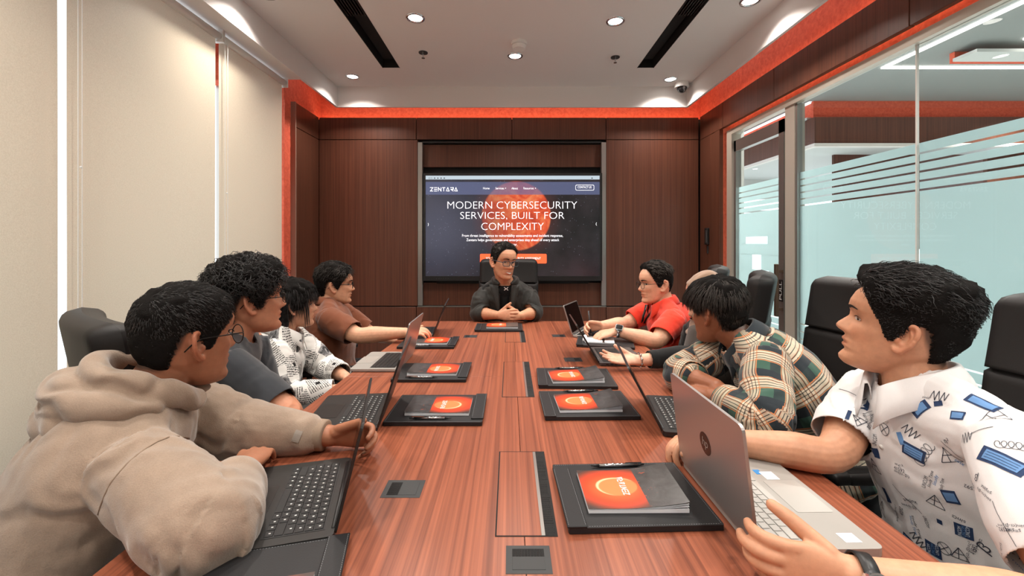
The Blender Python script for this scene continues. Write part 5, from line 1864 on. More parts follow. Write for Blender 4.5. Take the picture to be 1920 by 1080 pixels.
        for ci, (c, ax, R_) in enumerate(cuts):            # straight sleeve edge
            d = V - c; t_ = d @ ax
            nr = (np.round(cuv[:, 2]) == ci + 1) & (t_ > -.014) & (t_ < .03) & (np.linalg.norm(d - t_[:, None] * ax, axis=1) < R_)
            V[nr] = V[nr] - ax * (np.maximum(t_[nr] + .008, 0))[:, None]
        V, F, ex = compact(V, F[~kill], [cuv])
        g = self.child(name, V, F, m, {'cuv': ('FLOAT_VECTOR', ex[0])})
        self.cuts = cuts
        self.garment_data = (V, F)
        if hem:
            md = g.modifiers.new('hem', 'SOLIDIFY'); md.thickness = .0045; md.offset = -1; md.use_rim_only = True
        return g
    def collar(self, m, parent, r=.066, h=.030, flare=.020, fall=.042, tip=.03, gap=.42, back=.012, name='collar', tilt=0.22, drop=.0):
        """folded shirt collar around the neck"""
        ax = nv(self.naxis * .7 + np.array([0, 0, .5]))
        f = nv(self.fwd_dir - ax * np.dot(self.fwd_dir, ax)); sd = np.cross(f, ax)
        V, F = [], []
        n = 40
        rows = 6
        for i in range(n + 1):
            u = -1 + 2 * i / n
            a = u * (math.pi - gap)
            frontness = abs(u) ** 3
            dr = -f * math.cos(a) + sd * math.sin(a)
            rr_ = r * (1 + .04 * frontness)
            c = self.N + ax * (drop - frontness * .030) + f * .004
            hh = h * (1 - .35 * frontness)
            fl = fall + tip * frontness ** 2
            prof = [(rr_ - .002, -.012), (rr_ - .004, hh * .5), (rr_ - .001, hh), (rr_ + .006, hh * .97), (rr_ + flare * .75, hh - fl * .55), (rr_ + flare * (1.0 + .5 * frontness), hh - fl)]
            for (ra_, z_) in prof:
                V.append(c + dr * ra_ + ax * z_ + f * (z_ * -tilt * 0 + frontness * .012))
        for i in range(n):
            for k in range(rows - 1):
                a = i * rows + k
                F.append((a, a + rows, a + rows + 1, a + 1))
        o = self.child(name, V, F, m, parent=parent)
        md = o.modifiers.new('thickness', 'SOLIDIFY'); md.thickness = .0022; md.offset = 0
        return o
    def ring_collar(self, m, parent, r=.070, th=.006, name='neckband', tilt=.25):
        ax = nv(self.naxis); f = nv(self.fwd_dir - ax * np.dot(self.fwd_dir, ax)); sd = np.cross(f, ax)
        pts = []
        for k in range(40):
            a = 2 * math.pi * k / 40
            dr = f * math.cos(a) + sd * math.sin(a)
            pts.append(Vector(self.N + dr * r + ax * (.006 - .024 * math.cos(a)) + f * .004))
        return self.child_mb(name, MB().tube(pts, th, 8, True), m, parent)
    def trousers(self, m, kneeL, kneeR, footL, footR):
        G = Geo()
        for (k, ft, sg) in ((kneeL, footL, -1), (kneeR, footR, 1)):
            hip = self.P + self.side * (.085 * sg) * self.s
            sweep(G, [hip, hip * .5 + np.array(k) * .5, k, np.array(k) * .4 + np.array(ft) * .6, np.array(ft) + np.array([0, 0, .07])], np.array([.095, .085, .066, .06, .05]) * self.s, np.array([0, 0, 1.0]) + self.fwd, 30, 18, 0.8)
        sweep(G, [self.P - self.side * .1, self.P + self.side * .1], np.array([.115, .115]) * self.s, np.array([0, 0, 1.0]), 8, 18, 0.8)
        V, F = remesh(G, .012, 2)
        self.child('trousers', V, F, m)
        for ft in (footL, footR):
            f = np.array(ft, float)
            G = Geo()
            sweep(G, [f + np.array([0, 0, .04]) - self.fwd_dir * .06, f + np.array([0, 0, .045]), f + np.array([0, 0, .035]) + self.fwd_dir * .10, f + np.array([0, 0, .03]) + self.fwd_dir * .17], np.array([[.035, .04], [.04, .045], [.042, .034], [.03, .024]]), np.cross(self.fwd_dir, [0, 0, 1]), 20, 14, 0.7)
            self.child('shoe', G.arr(), G.F, M_BLACK)
    def fingernails(self, m):
        for (p, dr, pn, up, i) in self.nails:
            back = -pn if i < 4 else nv(up * .6 - pn * .5)
            back = nv(back - dr * np.dot(back, dr))
            w_ = np.cross(dr, back)
            V, F = [], []
            for a in range(4):
                for b in range(5):
                    u, v = a / 3, -1 + b / 2
                    V.append(p + dr * (-.005 + .011 * u) + w_ * v * .0052 + back * (.0074 - .0022 * v * v - .0015 * u * u))
            for a in range(3):
                for b in range(4):
                    k = a * 5 + b
                    F.append((k, k + 1, k + 6, k + 5))
            self.child('fingernail', V, F, m)
# ------------------------------------------------------------------ people
M_HAIR_BLACK = hair_material('black_hair', (0.026, 0.024, 0.024, 1))
M_HAIR_SOFT = hair_material('soft_black_hair', (0.034, 0.027, 0.023, 1))
M_HAIR_GREY = hair_material('greying_hair', (0.085, 0.072, 0.062, 1), 0.4)
M_HOODIE = cloth_material('beige_fleece', srgb(152, 132, 115), 0.95, 420, 0.45, 0.5, 0.12)
M_TEE = cloth_material('charcoal_jersey', srgb(50, 53, 58), 0.9, 900, 0.2, 0.3)
M_BROWN = cloth_material('brown_pique', srgb(118, 66, 42), 0.85, 900, 0.25, 0.3)
M_REDPOLO = cloth_material('red_pique', srgb(232, 62, 40), 0.8, 900, 0.25, 0.25)
M_JACKET = cloth_material('dark_shell_jacket', srgb(46, 46, 44), 0.55, 900, 0.1, 0.1)
M_BLACKCLOTH = cloth_material('black_cotton', srgb(22, 22, 23), 0.9, 900, 0.2, 0.15)
M_SCARF = cloth_material('taupe_scarf', srgb(150, 122, 102), 0.85, 800, 0.2, 0.3)
M_VEST = cloth_material('dark_taupe_vest', srgb(66, 58, 52), 0.85, 800, 0.2, 0.2)
M_WHITESHIRT = cloth_material('white_cotton', srgb(228, 226, 226), 0.85, 900, 0.15, 0.1, 0.03)
M_TROUSER = cloth_material('dark_trousers', srgb(34, 34, 38), 0.9, 800, 0.2, 0.1)
M_NAIL = plain('fingernail', srgb(226, 178, 156), 0.3)
M_GOLD = plain('thin_black_metal', srgb(30, 28, 26), 0.3, 0.6)

def cuv_nodes(nt):
    a = node(nt, 'ShaderNodeAttribute'); a.attribute_name = 'cuv'
    sep = node(nt, 'ShaderNodeSeparateXYZ')
    nt.links.new(a.outputs['Vector'], sep.inputs[0])
    return a.outputs['Vector'], sep.outputs[0], sep.outputs[1], sep.outputs[2]

def plaid_material():
    m, nt, b = newmat('plaid_flannel')
    vec, u, v, reg = cuv_nodes(nt)
    period = 0.104
    def stripes(c, off):
        t = mathn(nt, 'FRACT', mathn(nt, 'ADD', mathn(nt, 'DIVIDE', c, period), off))
        cream = ramp(nt, t, [(0.0, (0, 0, 0)), (0.56, (0, 0, 0)), (0.57, (1, 1, 1)), (0.62, (1, 1, 1)), (0.63, (0, 0, 0)), (0.66, (0.8, 0.8, 0.8)), (0.72, (0.95, 0.95, 0.95)), (0.73, (.1, .1, .1)), (0.75, (.9, .9, .9)), (0.81, (.9, .9, .9)), (0.82, (0, 0, 0)), (0.85, (1, 1, 1)), (0.88, (1, 1, 1)), (0.89, (0, 0, 0))])
        orange = ramp(nt, t, [(0.0, (0, 0, 0)), (0.525, (0, 0, 0)), (0.53, (1, 1, 1)), (0.55, (1, 1, 1)), (0.555, (0, 0, 0)), (0.635, (0, 0, 0)), (0.64, (.9, .9, .9)), (0.66, (.9, .9, .9)), (0.665, (0, 0, 0)), (0.90, (0, 0, 0)), (0.905, (1, 1, 1)), (0.93, (1, 1, 1)), (0.935, (0, 0, 0))])
        dark = ramp(nt, t, [(0.0, (0, 0, 0)), (0.24, (0, 0, 0)), (0.25, (1, 1, 1)), (0.51, (1, 1, 1)), (0.52, (0, 0, 0))])
        return cream, orange, dark
    cu, ou, du = stripes(u, 0.12)
    cv, ov, dv = stripes(v, 0.30)
    base = mixrgb(nt, mathn(nt, 'MAXIMUM', mathn(nt, 'MULTIPLY', du, 0.75), mathn(nt, 'MULTIPLY', dv, 0.9)), srgb(56, 86, 74), srgb(34, 36, 46))
    col = mixrgb(nt, mathn(nt, 'MULTIPLY', cu, 0.62), base, srgb(218, 198, 172))
    col = mixrgb(nt, mathn(nt, 'MULTIPLY', cv, 0.78), col, srgb(222, 204, 180))
    col = mixrgb(nt, mathn(nt, 'MULTIPLY', ou, 0.7), col, srgb(206, 130, 84))
    col = mixrgb(nt, mathn(nt, 'MULTIPLY', ov, 0.85), col, srgb(206, 130, 84))
    for c_, o_ in ((u, 0.12), (v, 0.30)):      # thin black lines between the cream ones
        t_ = mathn(nt, 'FRACT', mathn(nt, 'ADD', mathn(nt, 'DIVIDE', c_, period), o_))
        for a_ in (0.645, 0.74, 0.835):
            ln_ = mathn(nt, 'LESS_THAN', mathn(nt, 'ABSOLUTE', mathn(nt, 'SUBTRACT', t_, a_)), 0.010)
            col = mixrgb(nt, mathn(nt, 'MULTIPLY', ln_, 0.8), col, srgb(34, 34, 40))
    nt.links.new(col, b.inputs['Base Color'])
    b.inputs['Roughness'].default_value = 0.9
    b.inputs['Specular IOR Level'].default_value = 0.15
    b.inputs['Sheen Weight'].default_value = 0.2
    bump(nt, b, noise(nt, objcoord(nt), 800, 2, 0.6), 0.25, 0.0012)
    return m
M_PLAID = plaid_material()

def news_material():
    """grey newsprint columns with headline bars and photo blots"""
    m, nt, b = newmat('newsprint_cotton')
    vec, u, v, reg = cuv_nodes(nt)
    mp = node(nt, 'ShaderNodeMapping'); mp.inputs['Rotation'].default_value = (0, 0, 0.35)
    nt.links.new(vec, mp.inputs[0])
    vo = node(nt, 'ShaderNodeTexVoronoi'); vo.distance = 'CHEBYCHEV'; vo.voronoi_dimensions = '2D'; vo.inputs['Scale'].default_value = 11
    nt.links.new(mp.outputs[0], vo.inputs['Vector'])
    # text rows turned per block
    sepc = node(nt, 'ShaderNodeSeparateColor'); nt.links.new(vo.outputs['Color'], sepc.inputs[0])
    rot = node(nt, 'ShaderNodeVectorRotate', rotation_type='Z_AXIS')
    nt.links.new(vec, rot.inputs['Vector'])
    nt.links.new(mathn(nt, 'MULTIPLY', mathn(nt, 'FLOOR', mathn(nt, 'MULTIPLY', sepc.outputs[0], 4)), 0.5), rot.inputs['Angle'])
    s2 = node(nt, 'ShaderNodeSeparateXYZ'); nt.links.new(rot.outputs[0], s2.inputs[0])
    rows = mathn(nt, 'GREATER_THAN', mathn(nt, 'FRACT', mathn(nt, 'MULTIPLY', s2.outputs[1], 120)), 0.40)
    words = noise(nt, rot.outputs[0], 210, 1, 0.5)
    ink = mathn(nt, 'MULTIPLY', rows, mathn(nt, 'GREATER_THAN', words, 0.44))
    col = mixrgb(nt, mathn(nt, 'MULTIPLY', ink, 0.9), srgb(222, 220, 216), srgb(40, 40, 42))
    pic = mathn(nt, 'GREATER_THAN', sepc.outputs[1], 0.74)
    pn_ = noise(nt, vec, 46, 4, 0.6)
    col = mixrgb(nt, pic, col, ramp(nt, pn_, [(0.35, srgb(26, 26, 28)), (0.5, srgb(110, 110, 112)), (0.7, srgb(196, 194, 192))]))
    edge = mathn(nt, 'GREATER_THAN', vo.outputs['Distance'], 0.46)
    col = mixrgb(nt, edge, col, srgb(226, 224, 220))
    head_ = mathn(nt, 'MULTIPLY', mathn(nt, 'GREATER_THAN', sepc.outputs[2], 0.72), mathn(nt, 'LESS_THAN', vo.outputs['Distance'], 0.10))
    col = mixrgb(nt, head_, col, srgb(24, 24, 26))
    nt.links.new(col, b.inputs['Base Color'])
    b.inputs['Roughness'].default_value = 0.8
    b.inputs['Specular IOR Level'].default_value = 0.2
    return m
M_NEWS = news_material()

def rib_material(name, col):
    m, nt, b = newmat(name)
    b.inputs['Base Color'].default_value = col
    b.inputs['Roughness'].default_value = 0.95
    n = noise(nt, objcoord(nt), 500, 2, 0.5)
    bump(nt, b, n, 0.4, 0.0015)
    return m
M_RIB = rib_material('beige_rib_knit', srgb(146, 126, 108))

def shoes_at(p, f, sd, knee=.42):
    P = np.array(p)
    return [P + f * knee + sd * s_ * .1 + np.array([0, 0, .02]) for s_ in (-1, 1)]

def finish(p, legs=True):
    if legs:
        f, sd = p.fwd, p.side
        k = [p.P + f * .40 * p.s + sd * s_ * .10 + np.array([0, 0, .0]) for s_ in (-1, 1)]
        ft = [np.array([q[0], q[1], 0.0]) - f * .02 for q in k]
        p.trousers(M_TROUSER, k[0], k[1], ft[0], ft[1])

def person(label, **kw):
    p = Person(label, **kw)
    p.fwd_dir = p.fwd
    return p

# --- man in the white printed shirt (front right)
R1 = person('man in white printed short-sleeved shirt holding a silver laptop', head=(.935, 1.025, 1.10), face=(-.72, .69, .20), hs=1.06, jaw=1.02,
            neck=(.955, 1.00, .965), shL=(.93, .79, .93), shR=(.975, 1.15, .905), elL=(.80, .60, .775), elR=(.775, 1.04, .785), wrL=(.522, .662, .787), wrR=(.535, 1.125, .785),
            pelvis=(1.06, .95, .50), bulge=(.02, 0, 0), skin=srgb(208, 153, 121), skin_name='skin_front_right', voxel=.0032, ear=1.0,
            handL=dict(d=(-1, .12, .04), pn=(.1, 1, -.1), up=(0, .1, 1), curl=[(.50, .75, .45), (.52, .75, .45), (.55, .75, .45), (.60, .75, .45)], spread=.07, thumb=(.66, .45, .28), size=1.0, voxfat=1.16),
            handR=dict(d=(-1, .0, .0), pn=(0, -.5, -1), up=(0, -1, .3), curl=(.7, .8, .5), thumb=(.4, .2, .3)))
R1.build(hair_col=M_HAIR_BLACK and (0.012, 0.010, 0.009))
R1.facial(open_=.8)
R1.fingernails(M_NAIL)
def thick_r1(P):
    top = np.clip((P[..., 2] - .035) / .05, 0, 1)
    fr = np.clip((P[..., 1] - .0) / .08, 0, 1)
    bk = np.clip((-P[..., 1] + .0) / .08, 0, 1)
    low = np.clip((.045 - P[..., 2]) / .10, 0, 1)
    return .004 + .022 * top + .012 * top * fr + .014 * bk * (1 - low)
R1.hair(M_HAIR_BLACK, thick_r1, n=6200, length=.040, radius=.0011, crown=(-.02, .082, .080), flow=(0, -.2, 0), lift=.40, seed=21, curl=.003, jitter=.28,
        lenfn=lambda P: .007 + .036 * np.clip((P[:, 2] - .045) / .05, 0, 1))
g = R1.garment('shirt', M_WHITESHIRT, voxel=.0048, e_torso=.020, e_depth=.022, sleeves={'L': .80, 'R': .80}, e_arm=[.012, .020, .022, .02, .02, .02], fold=.0042, seed=4, shoulder=.009, ffreq=7)
R1.collar(M_WHITESHIRT, g, r=.077, h=.040, flare=.026, fall=.056, tip=.034, gap=.26, drop=.014)
finish(R1)

# --- man in the beige hoodie (front left)
L1 = person('man in beige hoodie and glasses seen from behind at front left', head=(-.790, 1.045, 1.072), face=(.445, .892, -.04), hs=1.05,
            neck=(-.845, 1.00, .945), shL=(-.93, 1.165, .87), shR=(-.765, .865, .850), elL=(-.745, 1.165, .795), elR=(-.540, .775, .780), wrL=(-.480, 1.155, .780), wrR=(-.60, .965, .79),
            pelvis=(-1.02, .88, .50), bulge=(-.005, .0, .0), skin=srgb(168, 112, 84), skin_name='skin_front_left', voxel=.0032, girth=1.02,
            handL=dict(d=(1, .05, .06), pn=(.2, -.9, -.35), up=(0, -.3, 1), curl=[(.55, .85, .5), (.7, .9, .5), (.8, .95, .5), (.9, .95, .5)], thumb=(.45, .25, .02)),
            handR=dict(d=(-.3, 1, 0), pn=(0, 0, -1), up=(-1, 0, 0)))
L1.build()
L1.facial()
L1.glasses('round', M_GOLD, 1.12)
L1.hair(M_HAIR_BLACK, lambda P: .0035 + .009 * np.clip((P[..., 2] - .02) / .06, 0, 1) + .004 * np.clip(-P[..., 1] / .08, 0, 1), n=9500, length=.019, radius=.0008, crown=(.012, -.075, .085), flow=(0, .05, -.25), lift=.55, seed=5, jitter=.25, segs=3,
        lenfn=lambda P: .005 + .011 * np.clip((P[:, 2] - .01) / .08, 0, 1))
g = L1.garment('hoodie', M_HOODIE, voxel=.0052, e_torso=.034, e_depth=.030, sleeves={'L': 1.93, 'R': 1.95}, e_arm=[.024, .034, .036, .030, .024, .016], cuff=.82, fold=.0095, seed=9, neck_cut=.082, shoulder=.016, ffreq=5.5, hem=False)
# hood bundled behind the neck
G = Geo()
ax = L1.naxis; f = L1.fwd; sd = L1.side
N = L1.N
def hp(a, r, z, b=0.0):
    return N + (-f * math.cos(a) + sd * math.sin(a)) * r * 1.12 + np.array([0, 0, z + .035]) - f * b
pts = [hp(a, .086 - .004 * abs(a), .040 - .085 * (abs(a) / 2.6) ** 2, -.006 * abs(a)) for a in np.linspace(-2.7, 2.7, 13)]
sweep(G, pts, np.array([[.026, .020], [.030, .022], [.032, .023], [.032, .024], [.032, .024], [.032, .025], [.034, .026], [.032, .025], [.032, .024], [.032, .024], [.032, .023], [.030, .022], [.026, .020]]), np.array([0, 0, 1.0]), 60, 20, .8)
pts = [hp(a, .105 - .004 * abs(a), .006 - .020 * abs(a), .012 * math.cos(a / 2)) for a in np.linspace(-1.9, 1.9, 11)]
sweep(G, pts, np.array([[.02, .02], [.03, .03], [.036, .036], [.04, .042], [.044, .048], [.046, .05], [.044, .048], [.04, .042], [.036, .036], [.03, .03], [.02, .02]]), np.array([0, 0, 1.0]), 50, 22, .8)
pts = [hp(a, .118 - .01 * abs(a), -.050 - .010 * abs(a), .018 * math.cos(a / 2)) for a in np.linspace(-1.1, 1.1, 7)]
sweep(G, pts, np.array([[.024, .022], [.036, .034], [.044, .04], [.046, .042], [.044, .04], [.036, .034], [.024, .022]]), np.array([0, 0, 1.0]), 36, 22, .8)
V, F = remesh(G, .005, 3)
Nn = vnormals(V, F)
V = V + Nn * (.004 * np.sin(V[:, 2] * 120 + 3 * sinnoise(V, 6, 3, 2) + V[:, 0] * 25))[:, None]
L1.child('hood', V, F, M_HOODIE, parent=g)
for (c, ax_, R_) in L1.cuts:
    pts = [c - ax_ * .045, c - ax_ * .02, c + ax_ * .004]
    G = Geo(); sweep(G, pts, np.array([.0435, .0405, .039]), np.array([0, 0, 1.0]), 10, 48, .1)
    V = G.arr()
    d = V - c; t_ = d @ ax_; rad = d - t_[:, None] * ax_
    ang = np.arange(len(V)) % 48
    V = c + t_[:, None] * ax_ + rad * (1 + .022 * (ang % 2))[:, None]
    L1.child('rib_cuff', V, G.F, M_RIB, parent=g)
finish(L1)

# --- curly-haired man in the charcoal T-shirt
L2 = person('curly-haired man in charcoal T-shirt and glasses beside the hooded man', head=(-.903, 1.483, 1.108), face=(.747, .667, .04), hs=1.03, jaw=1.05,
            neck=(-.955, 1.46, .965), shL=(-1.01, 1.63, .92), shR=(-.875, 1.30, .915), elL=(-.95, 1.66, .68), elR=(-.662, 1.265, .790), wrL=(-.83, 1.50, .64), wrR=(-.84, 1.43, .83),
            pelvis=(-1.10, 1.42, .50), bulge=(-.04, 0, 0), skin=srgb(198, 138, 108), skin_name='skin_curly', voxel=.0036, arm=1.12, girth=1.05,
            handL=dict(d=(.2, -1, 0), pn=(0, 0, -1), up=(1, 0, 0)), handR=dict(d=(-.5, .8, .3), pn=(-.8, -.5, 0), up=(0, 0, 1), curl=(.7, .8, .5)))
L2.build()
L2.facial()
L2.glasses('square', M_GOLD, 1.0)
L2.hair(M_HAIR_BLACK, lambda P: .008 + .028 * np.clip((P[..., 2] - .01) / .06, 0, 1) + .010 * np.clip(-P[..., 1] / .08, 0, 1) + .006 * np.clip(P[..., 1] / .08, 0, 1), n=4600, length=.036, radius=.0014, crown=(0, -.05, .11), flow=(0, .1, .1), lift=.55, seed=8, curl=.008, jitter=.9, segs=6, lenfn=lambda P: .014 + .026 * np.clip((P[:, 2] - .01) / .05, 0, 1))
g = L2.garment('tshirt', M_TEE, voxel=.0055, e_torso=.020, e_depth=.022, sleeves={'L': .80, 'R': .82}, e_arm=[.014, .018, .018, .02, .02, .02], fold=.0050, seed=14, ffreq=6)
L2.ring_collar(M_TEE, g, .070, .007)
finish(L2)

# --- woman in the newspaper-print shirt
L3 = person('woman in newspaper-print shirt leaning back beside the silver laptop', head=(-1.030, 2.045, 1.010), face=(.87, .49, -.02), hs=.93, s=.90, jaw=.95, nose=.9,
            neck=(-1.075, 2.02, .885), shL=(-1.115, 2.17, .83), shR=(-1.035, 1.885, .825), elL=(-.93, 2.17, .67), elR=(-.945, 1.80, .645), wrL=(-.790, 2.06, .655), wrR=(-.735, 1.86, .665),
            pelvis=(-1.12, 2.00, .47), bulge=(-.03, 0, 0), skin=srgb(216, 162, 132), skin_name='skin_woman', voxel=.0042,
            handL=dict(d=(.7, -.3, -.2), pn=(0, 0, -1), up=(0, -1, 0)), handR=dict(d=(.9, .2, -.1), pn=(0, 0, -1), up=(0, 1, 0)))
L3.build()
L3.facial()
hl3 = ([0, 20, 40, 52, 62, 72, 84, 96, 110, 130, 180], [.052, .048, .040, .030, .010, -.02, -.02, -.03, -.04, -.07, -.085])
L3.hair(M_HAIR_BLACK, lambda P: .012 + .008 * np.clip(P[..., 2] / .08, 0, 1) + .010 * np.clip(-P[..., 1] / .08, 0, 1), n=1700, length=.07, radius=.0013, crown=(0, -.03, .115), flow=(0, 0, -.6), lift=.18, seed=31, droop=1.6, jitter=.15, hairline=hl3, segs=6,
        lenfn=lambda P: .05 + .05 * np.clip(-P[:, 1] / .06, 0, 1))
# long hair gathered behind the ear and loose strands by the cheek
mb = MB()
rr_ = random.Random(3)
for k in range(90):
    a = rr_.uniform(-1, 1)
    p0 = L3.h2w([.045 + .02 * a * .5 + rr_.uniform(-.012, .012), -.062 + rr_.uniform(-.03, .03), -.03 + rr_.uniform(-.02, .02)])
    p1 = L3.h2w([.052 + rr_.uniform(-.015, .012), -.060 + rr_.uniform(-.03, .03), -.09])
    p2 = L3.h2w([.050 + rr_.uniform(-.018, .014), -.052 + rr_.uniform(-.03, .03), -.15 - rr_.uniform(0, .05)])
    mb.tube([p0, p1, p2], [.004, .004, .0012], 4)
for k in range(16):
    y = rr_.uniform(.035, .06)
    p0 = L3.h2w([.066, y - .005, .03]); p1 = L3.h2w([.071 + rr_.uniform(-.002, .004), y + .004, -.03]); p2 = L3.h2w([.066 + rr_.uniform(-.004, .004), y + .010 + rr_.uniform(-.006, .006), -.075 - rr_.uniform(0, .045)])
    mb.tube([p0, p1, p2], [.0016, .0014, .0006], 4)
for k in range(48):
    x = rr_.uniform(-.055, .062)
    p0 = L3.h2w([x * .7, .068, .092]); p1 = L3.h2w([x, face_y(x, .055) + .010, .055]); p2 = L3.h2w([x * 1.05, face_y(x, .022) + .009, .026 - rr_.uniform(0, .014)])
    mb.tube([p0, p1, p2], [.0022, .0022, .0008], 4)
L3.child_mb('loose_hair', mb, M_HAIR_BLACK)['kind'] = 'stuff'
g = L3.garment('shirt', M_NEWS, voxel=.0062, e_torso=.026, e_depth=.026, sleeves={'L': 1.86, 'R': 1.92}, e_arm=[.018, .026, .026, .026, .026, .024], fold=.0060, seed=24, ffreq=7)
L3.collar(M_NEWS, g, r=.068, h=.030, flare=.024, fall=.046, tip=.030, gap=.34, drop=.012)
finish(L3)

# --- man in the brown polo
L4 = person('man in brown polo and round glasses by the far wood wall', head=(-1.09, 2.67, 1.045), face=(.93, .36, -.02), hs=1.03, jaw=1.10,
            neck=(-1.125, 2.64, .925), shL=(-1.15, 2.83, .865), shR=(-1.055, 2.465, .865), elL=(-.93, 2.86, .70), elR=(-.845, 2.395, .785), wrL=(-.72, 2.72, .685), wrR=(-.595, 2.425, .795),
            pelvis=(-1.14, 2.60, .48), bulge=(.0, 0, 0), skin=srgb(218, 164, 132), skin_name='skin_brown_polo', voxel=.0045, girth=1.12, arm=1.08,
            handL=dict(d=(1, 0, 0), pn=(0, 0, -1), up=(0, -1, 0)), handR=dict(d=(1, .1, .1), pn=(0, -.3, -1), up=(0, 1, .4), curl=(.5, .6, .4)))
L4.build()
L4.facial(open_=.8)
L4.glasses('round', M_GOLD, .95, rim=.0016)
L4.hair(M_HAIR_SOFT, lambda P: .010 + .016 * np.clip((P[..., 2] - .02) / .07, 0, 1) + .010 * np.clip(-P[..., 1] / .08, 0, 1), n=1700, length=.04, radius=.0014, crown=(.03, .05, .10), flow=(0, -.1, 0), lift=.35, seed=41, curl=.004, jitter=.4, lenfn=lambda P: .012 + .028 * np.clip((P[:, 2] - .03) / .05, 0, 1))
g = L4.garment('polo_shirt', M_BROWN, voxel=.0068, e_torso=.022, e_depth=.030, sleeves={'L': .85, 'R': .85}, e_arm=[.014, .020, .022, .02, .02, .02], fold=.0060, seed=33, ffreq=5, belly=.012)
L4.collar(M_BROWN, g, r=.076, h=.026, flare=.026, fall=.048, tip=.034, gap=.40, drop=.014)
finish(L4)

# --- smiling man at the head of the table
CM = person('smiling man in black jacket and glasses at the head of the table', head=(-.045, 3.11, 1.172), face=(.50, -.86, -.10), roll=.06, hs=1.08,
            neck=(-.035, 3.17, 1.015), shL=(.128, 3.19, .920), shR=(-.193, 3.19, .920), elL=(.175, 3.11, .795), elR=(-.225, 3.11, .795), wrL=(.075, 2.985, .795), wrR=(-.085, 2.985, .800),
            pelvis=(-.03, 3.30, .50), bulge=(0, .03, 0), skin=srgb(208, 152, 120), skin_name='skin_table_head', voxel=.0042, arm=1.05,
            handL=dict(d=(-.90, -.25, .10), pn=(-.25, .5, -.8), up=(-.1, .25, 1), curl=[(.5, .75, .4)] * 4, thumb=(.55, .0, .3)),
            handR=dict(d=(.90, -.30, .08), pn=(.2, .6, -.6), up=(-.1, .25, 1), curl=[(.4, .7, .4)] * 4, thumb=(.7, .1, .1)))
CM.build()
CM.facial(smile=True, open_=.55)
CM.glasses('square', plain('grey_spectacle_frame', srgb(60, 68, 76), 0.35, 0.2), 1.0, rim=.0024)
hlC = ([0, 20, 35, 48, 60, 70, 80, 88, 96, 104, 112, 122, 140, 160, 180], [.090, .090, .082, .066, .040, .004, -.018, -.018, .014, .026, .018, -.020, -.058, -.070, -.072])
CM.hair(M_HAIR_SOFT, lambda P: 0.004 + .011 * np.clip((P[..., 2] - .045) / .05, 0, 1) + .004 * np.clip(-P[..., 1] / .08, 0, 1), n=1800, length=.03, radius=.0013, crown=(.05, .07, .09), flow=(-.3, -.1, 0), lift=.3, seed=51, jitter=.2, hairline=hlC,
        lenfn=lambda P: .008 + .03 * np.clip((P[:, 2] - .05) / .04, 0, 1))
g = CM.garment('tshirt', M_BLACKCLOTH, voxel=.0075, e_torso=.012, e_depth=.012, sleeves={'L': .6, 'R': .6}, e_arm=.008, fold=.002, seed=52, hem=False)
CM.ring_collar(M_BLACKCLOTH, g, .068, .005)
def opening(fc):
    rel = fc - CM.N
    x = rel @ CM.side
    front = rel @ CM.fwd
    low = rel[:, 2]
    return (np.abs(x + .0) < np.clip(.052 + .02 * np.clip(low / .12, -1, 1) + .0, .034, .08)) & (front > .02) & (low < .06)
jk = CM.garment('jacket', M_JACKET, voxel=.0062, e_torso=.034, e_depth=.032, sleeves={'L': 1.42, 'R': 1.42}, e_arm=[.018, .024, .020, .013, .012, .010], fold=.0075, seed=55, neck_cut=.085, ffreq=7, shoulder=.013, open_front=opening)
G = Geo()
def cp(a, r, z):
    return CM.N + (-CM.fwd * math.cos(a) + CM.side * math.sin(a)) * r + np.array([0, 0, z])
sweep(G, [cp(a, .094 - .004 * abs(a), .022 - .030 * (abs(a) / 2.6) ** 2) for a in np.linspace(-2.55, 2.55, 13)], np.array([[.012, .010]] + [[.026, .018]] * 11 + [[.012, .010]]), np.array([0, 0, 1.0]), 50, 16, .8)
CM.child('jacket_hood', G.arr(), G.F, M_JACKET, parent=jk)
for sx in (-1, 1):          # turned-out lapels and zip
    V = []
    for t in np.linspace(0, 1, 8):
        z = -.015 - .20 * t
        for w_ in (0, .5, 1):
            lat = sx * (.050 - .012 * t + w_ * (.05 * (1 - t) + .012))
            V.append(CM.N + CM.side * lat + CM.fwd * (.105 + .03 * math.sin(t * 2.2) + .012 * w_ * (1 - t)) + np.array([0, 0, z + .01 * w_]))
    F = [(i * 3 + j, i * 3 + j + 1, i * 3 + j + 4, i * 3 + j + 3) for i in range(7) for j in range(2)]
    o = CM.child('lapel', V, F, M_JACKET, parent=jk)
    md = o.modifiers.new('thickness', 'SOLIDIFY'); md.thickness = .004
# chest emblem: two interlocking arcs
mb = MB()
ce = CM.N + CM.fwd * .150 + np.array([0, 0, -.085]) 
for sgn in (1, -1):
    mb.tube([Vector(ce + CM.side * (.011 * math.cos(a) ) + np.array([0, 0, sgn * (-.004 + .009 * math.sin(a))])) for a in np.linspace(.25, math.pi - .25, 9)], .0014, 5)
CHEST_EMBLEM = (mb, ce)
finish(CM)

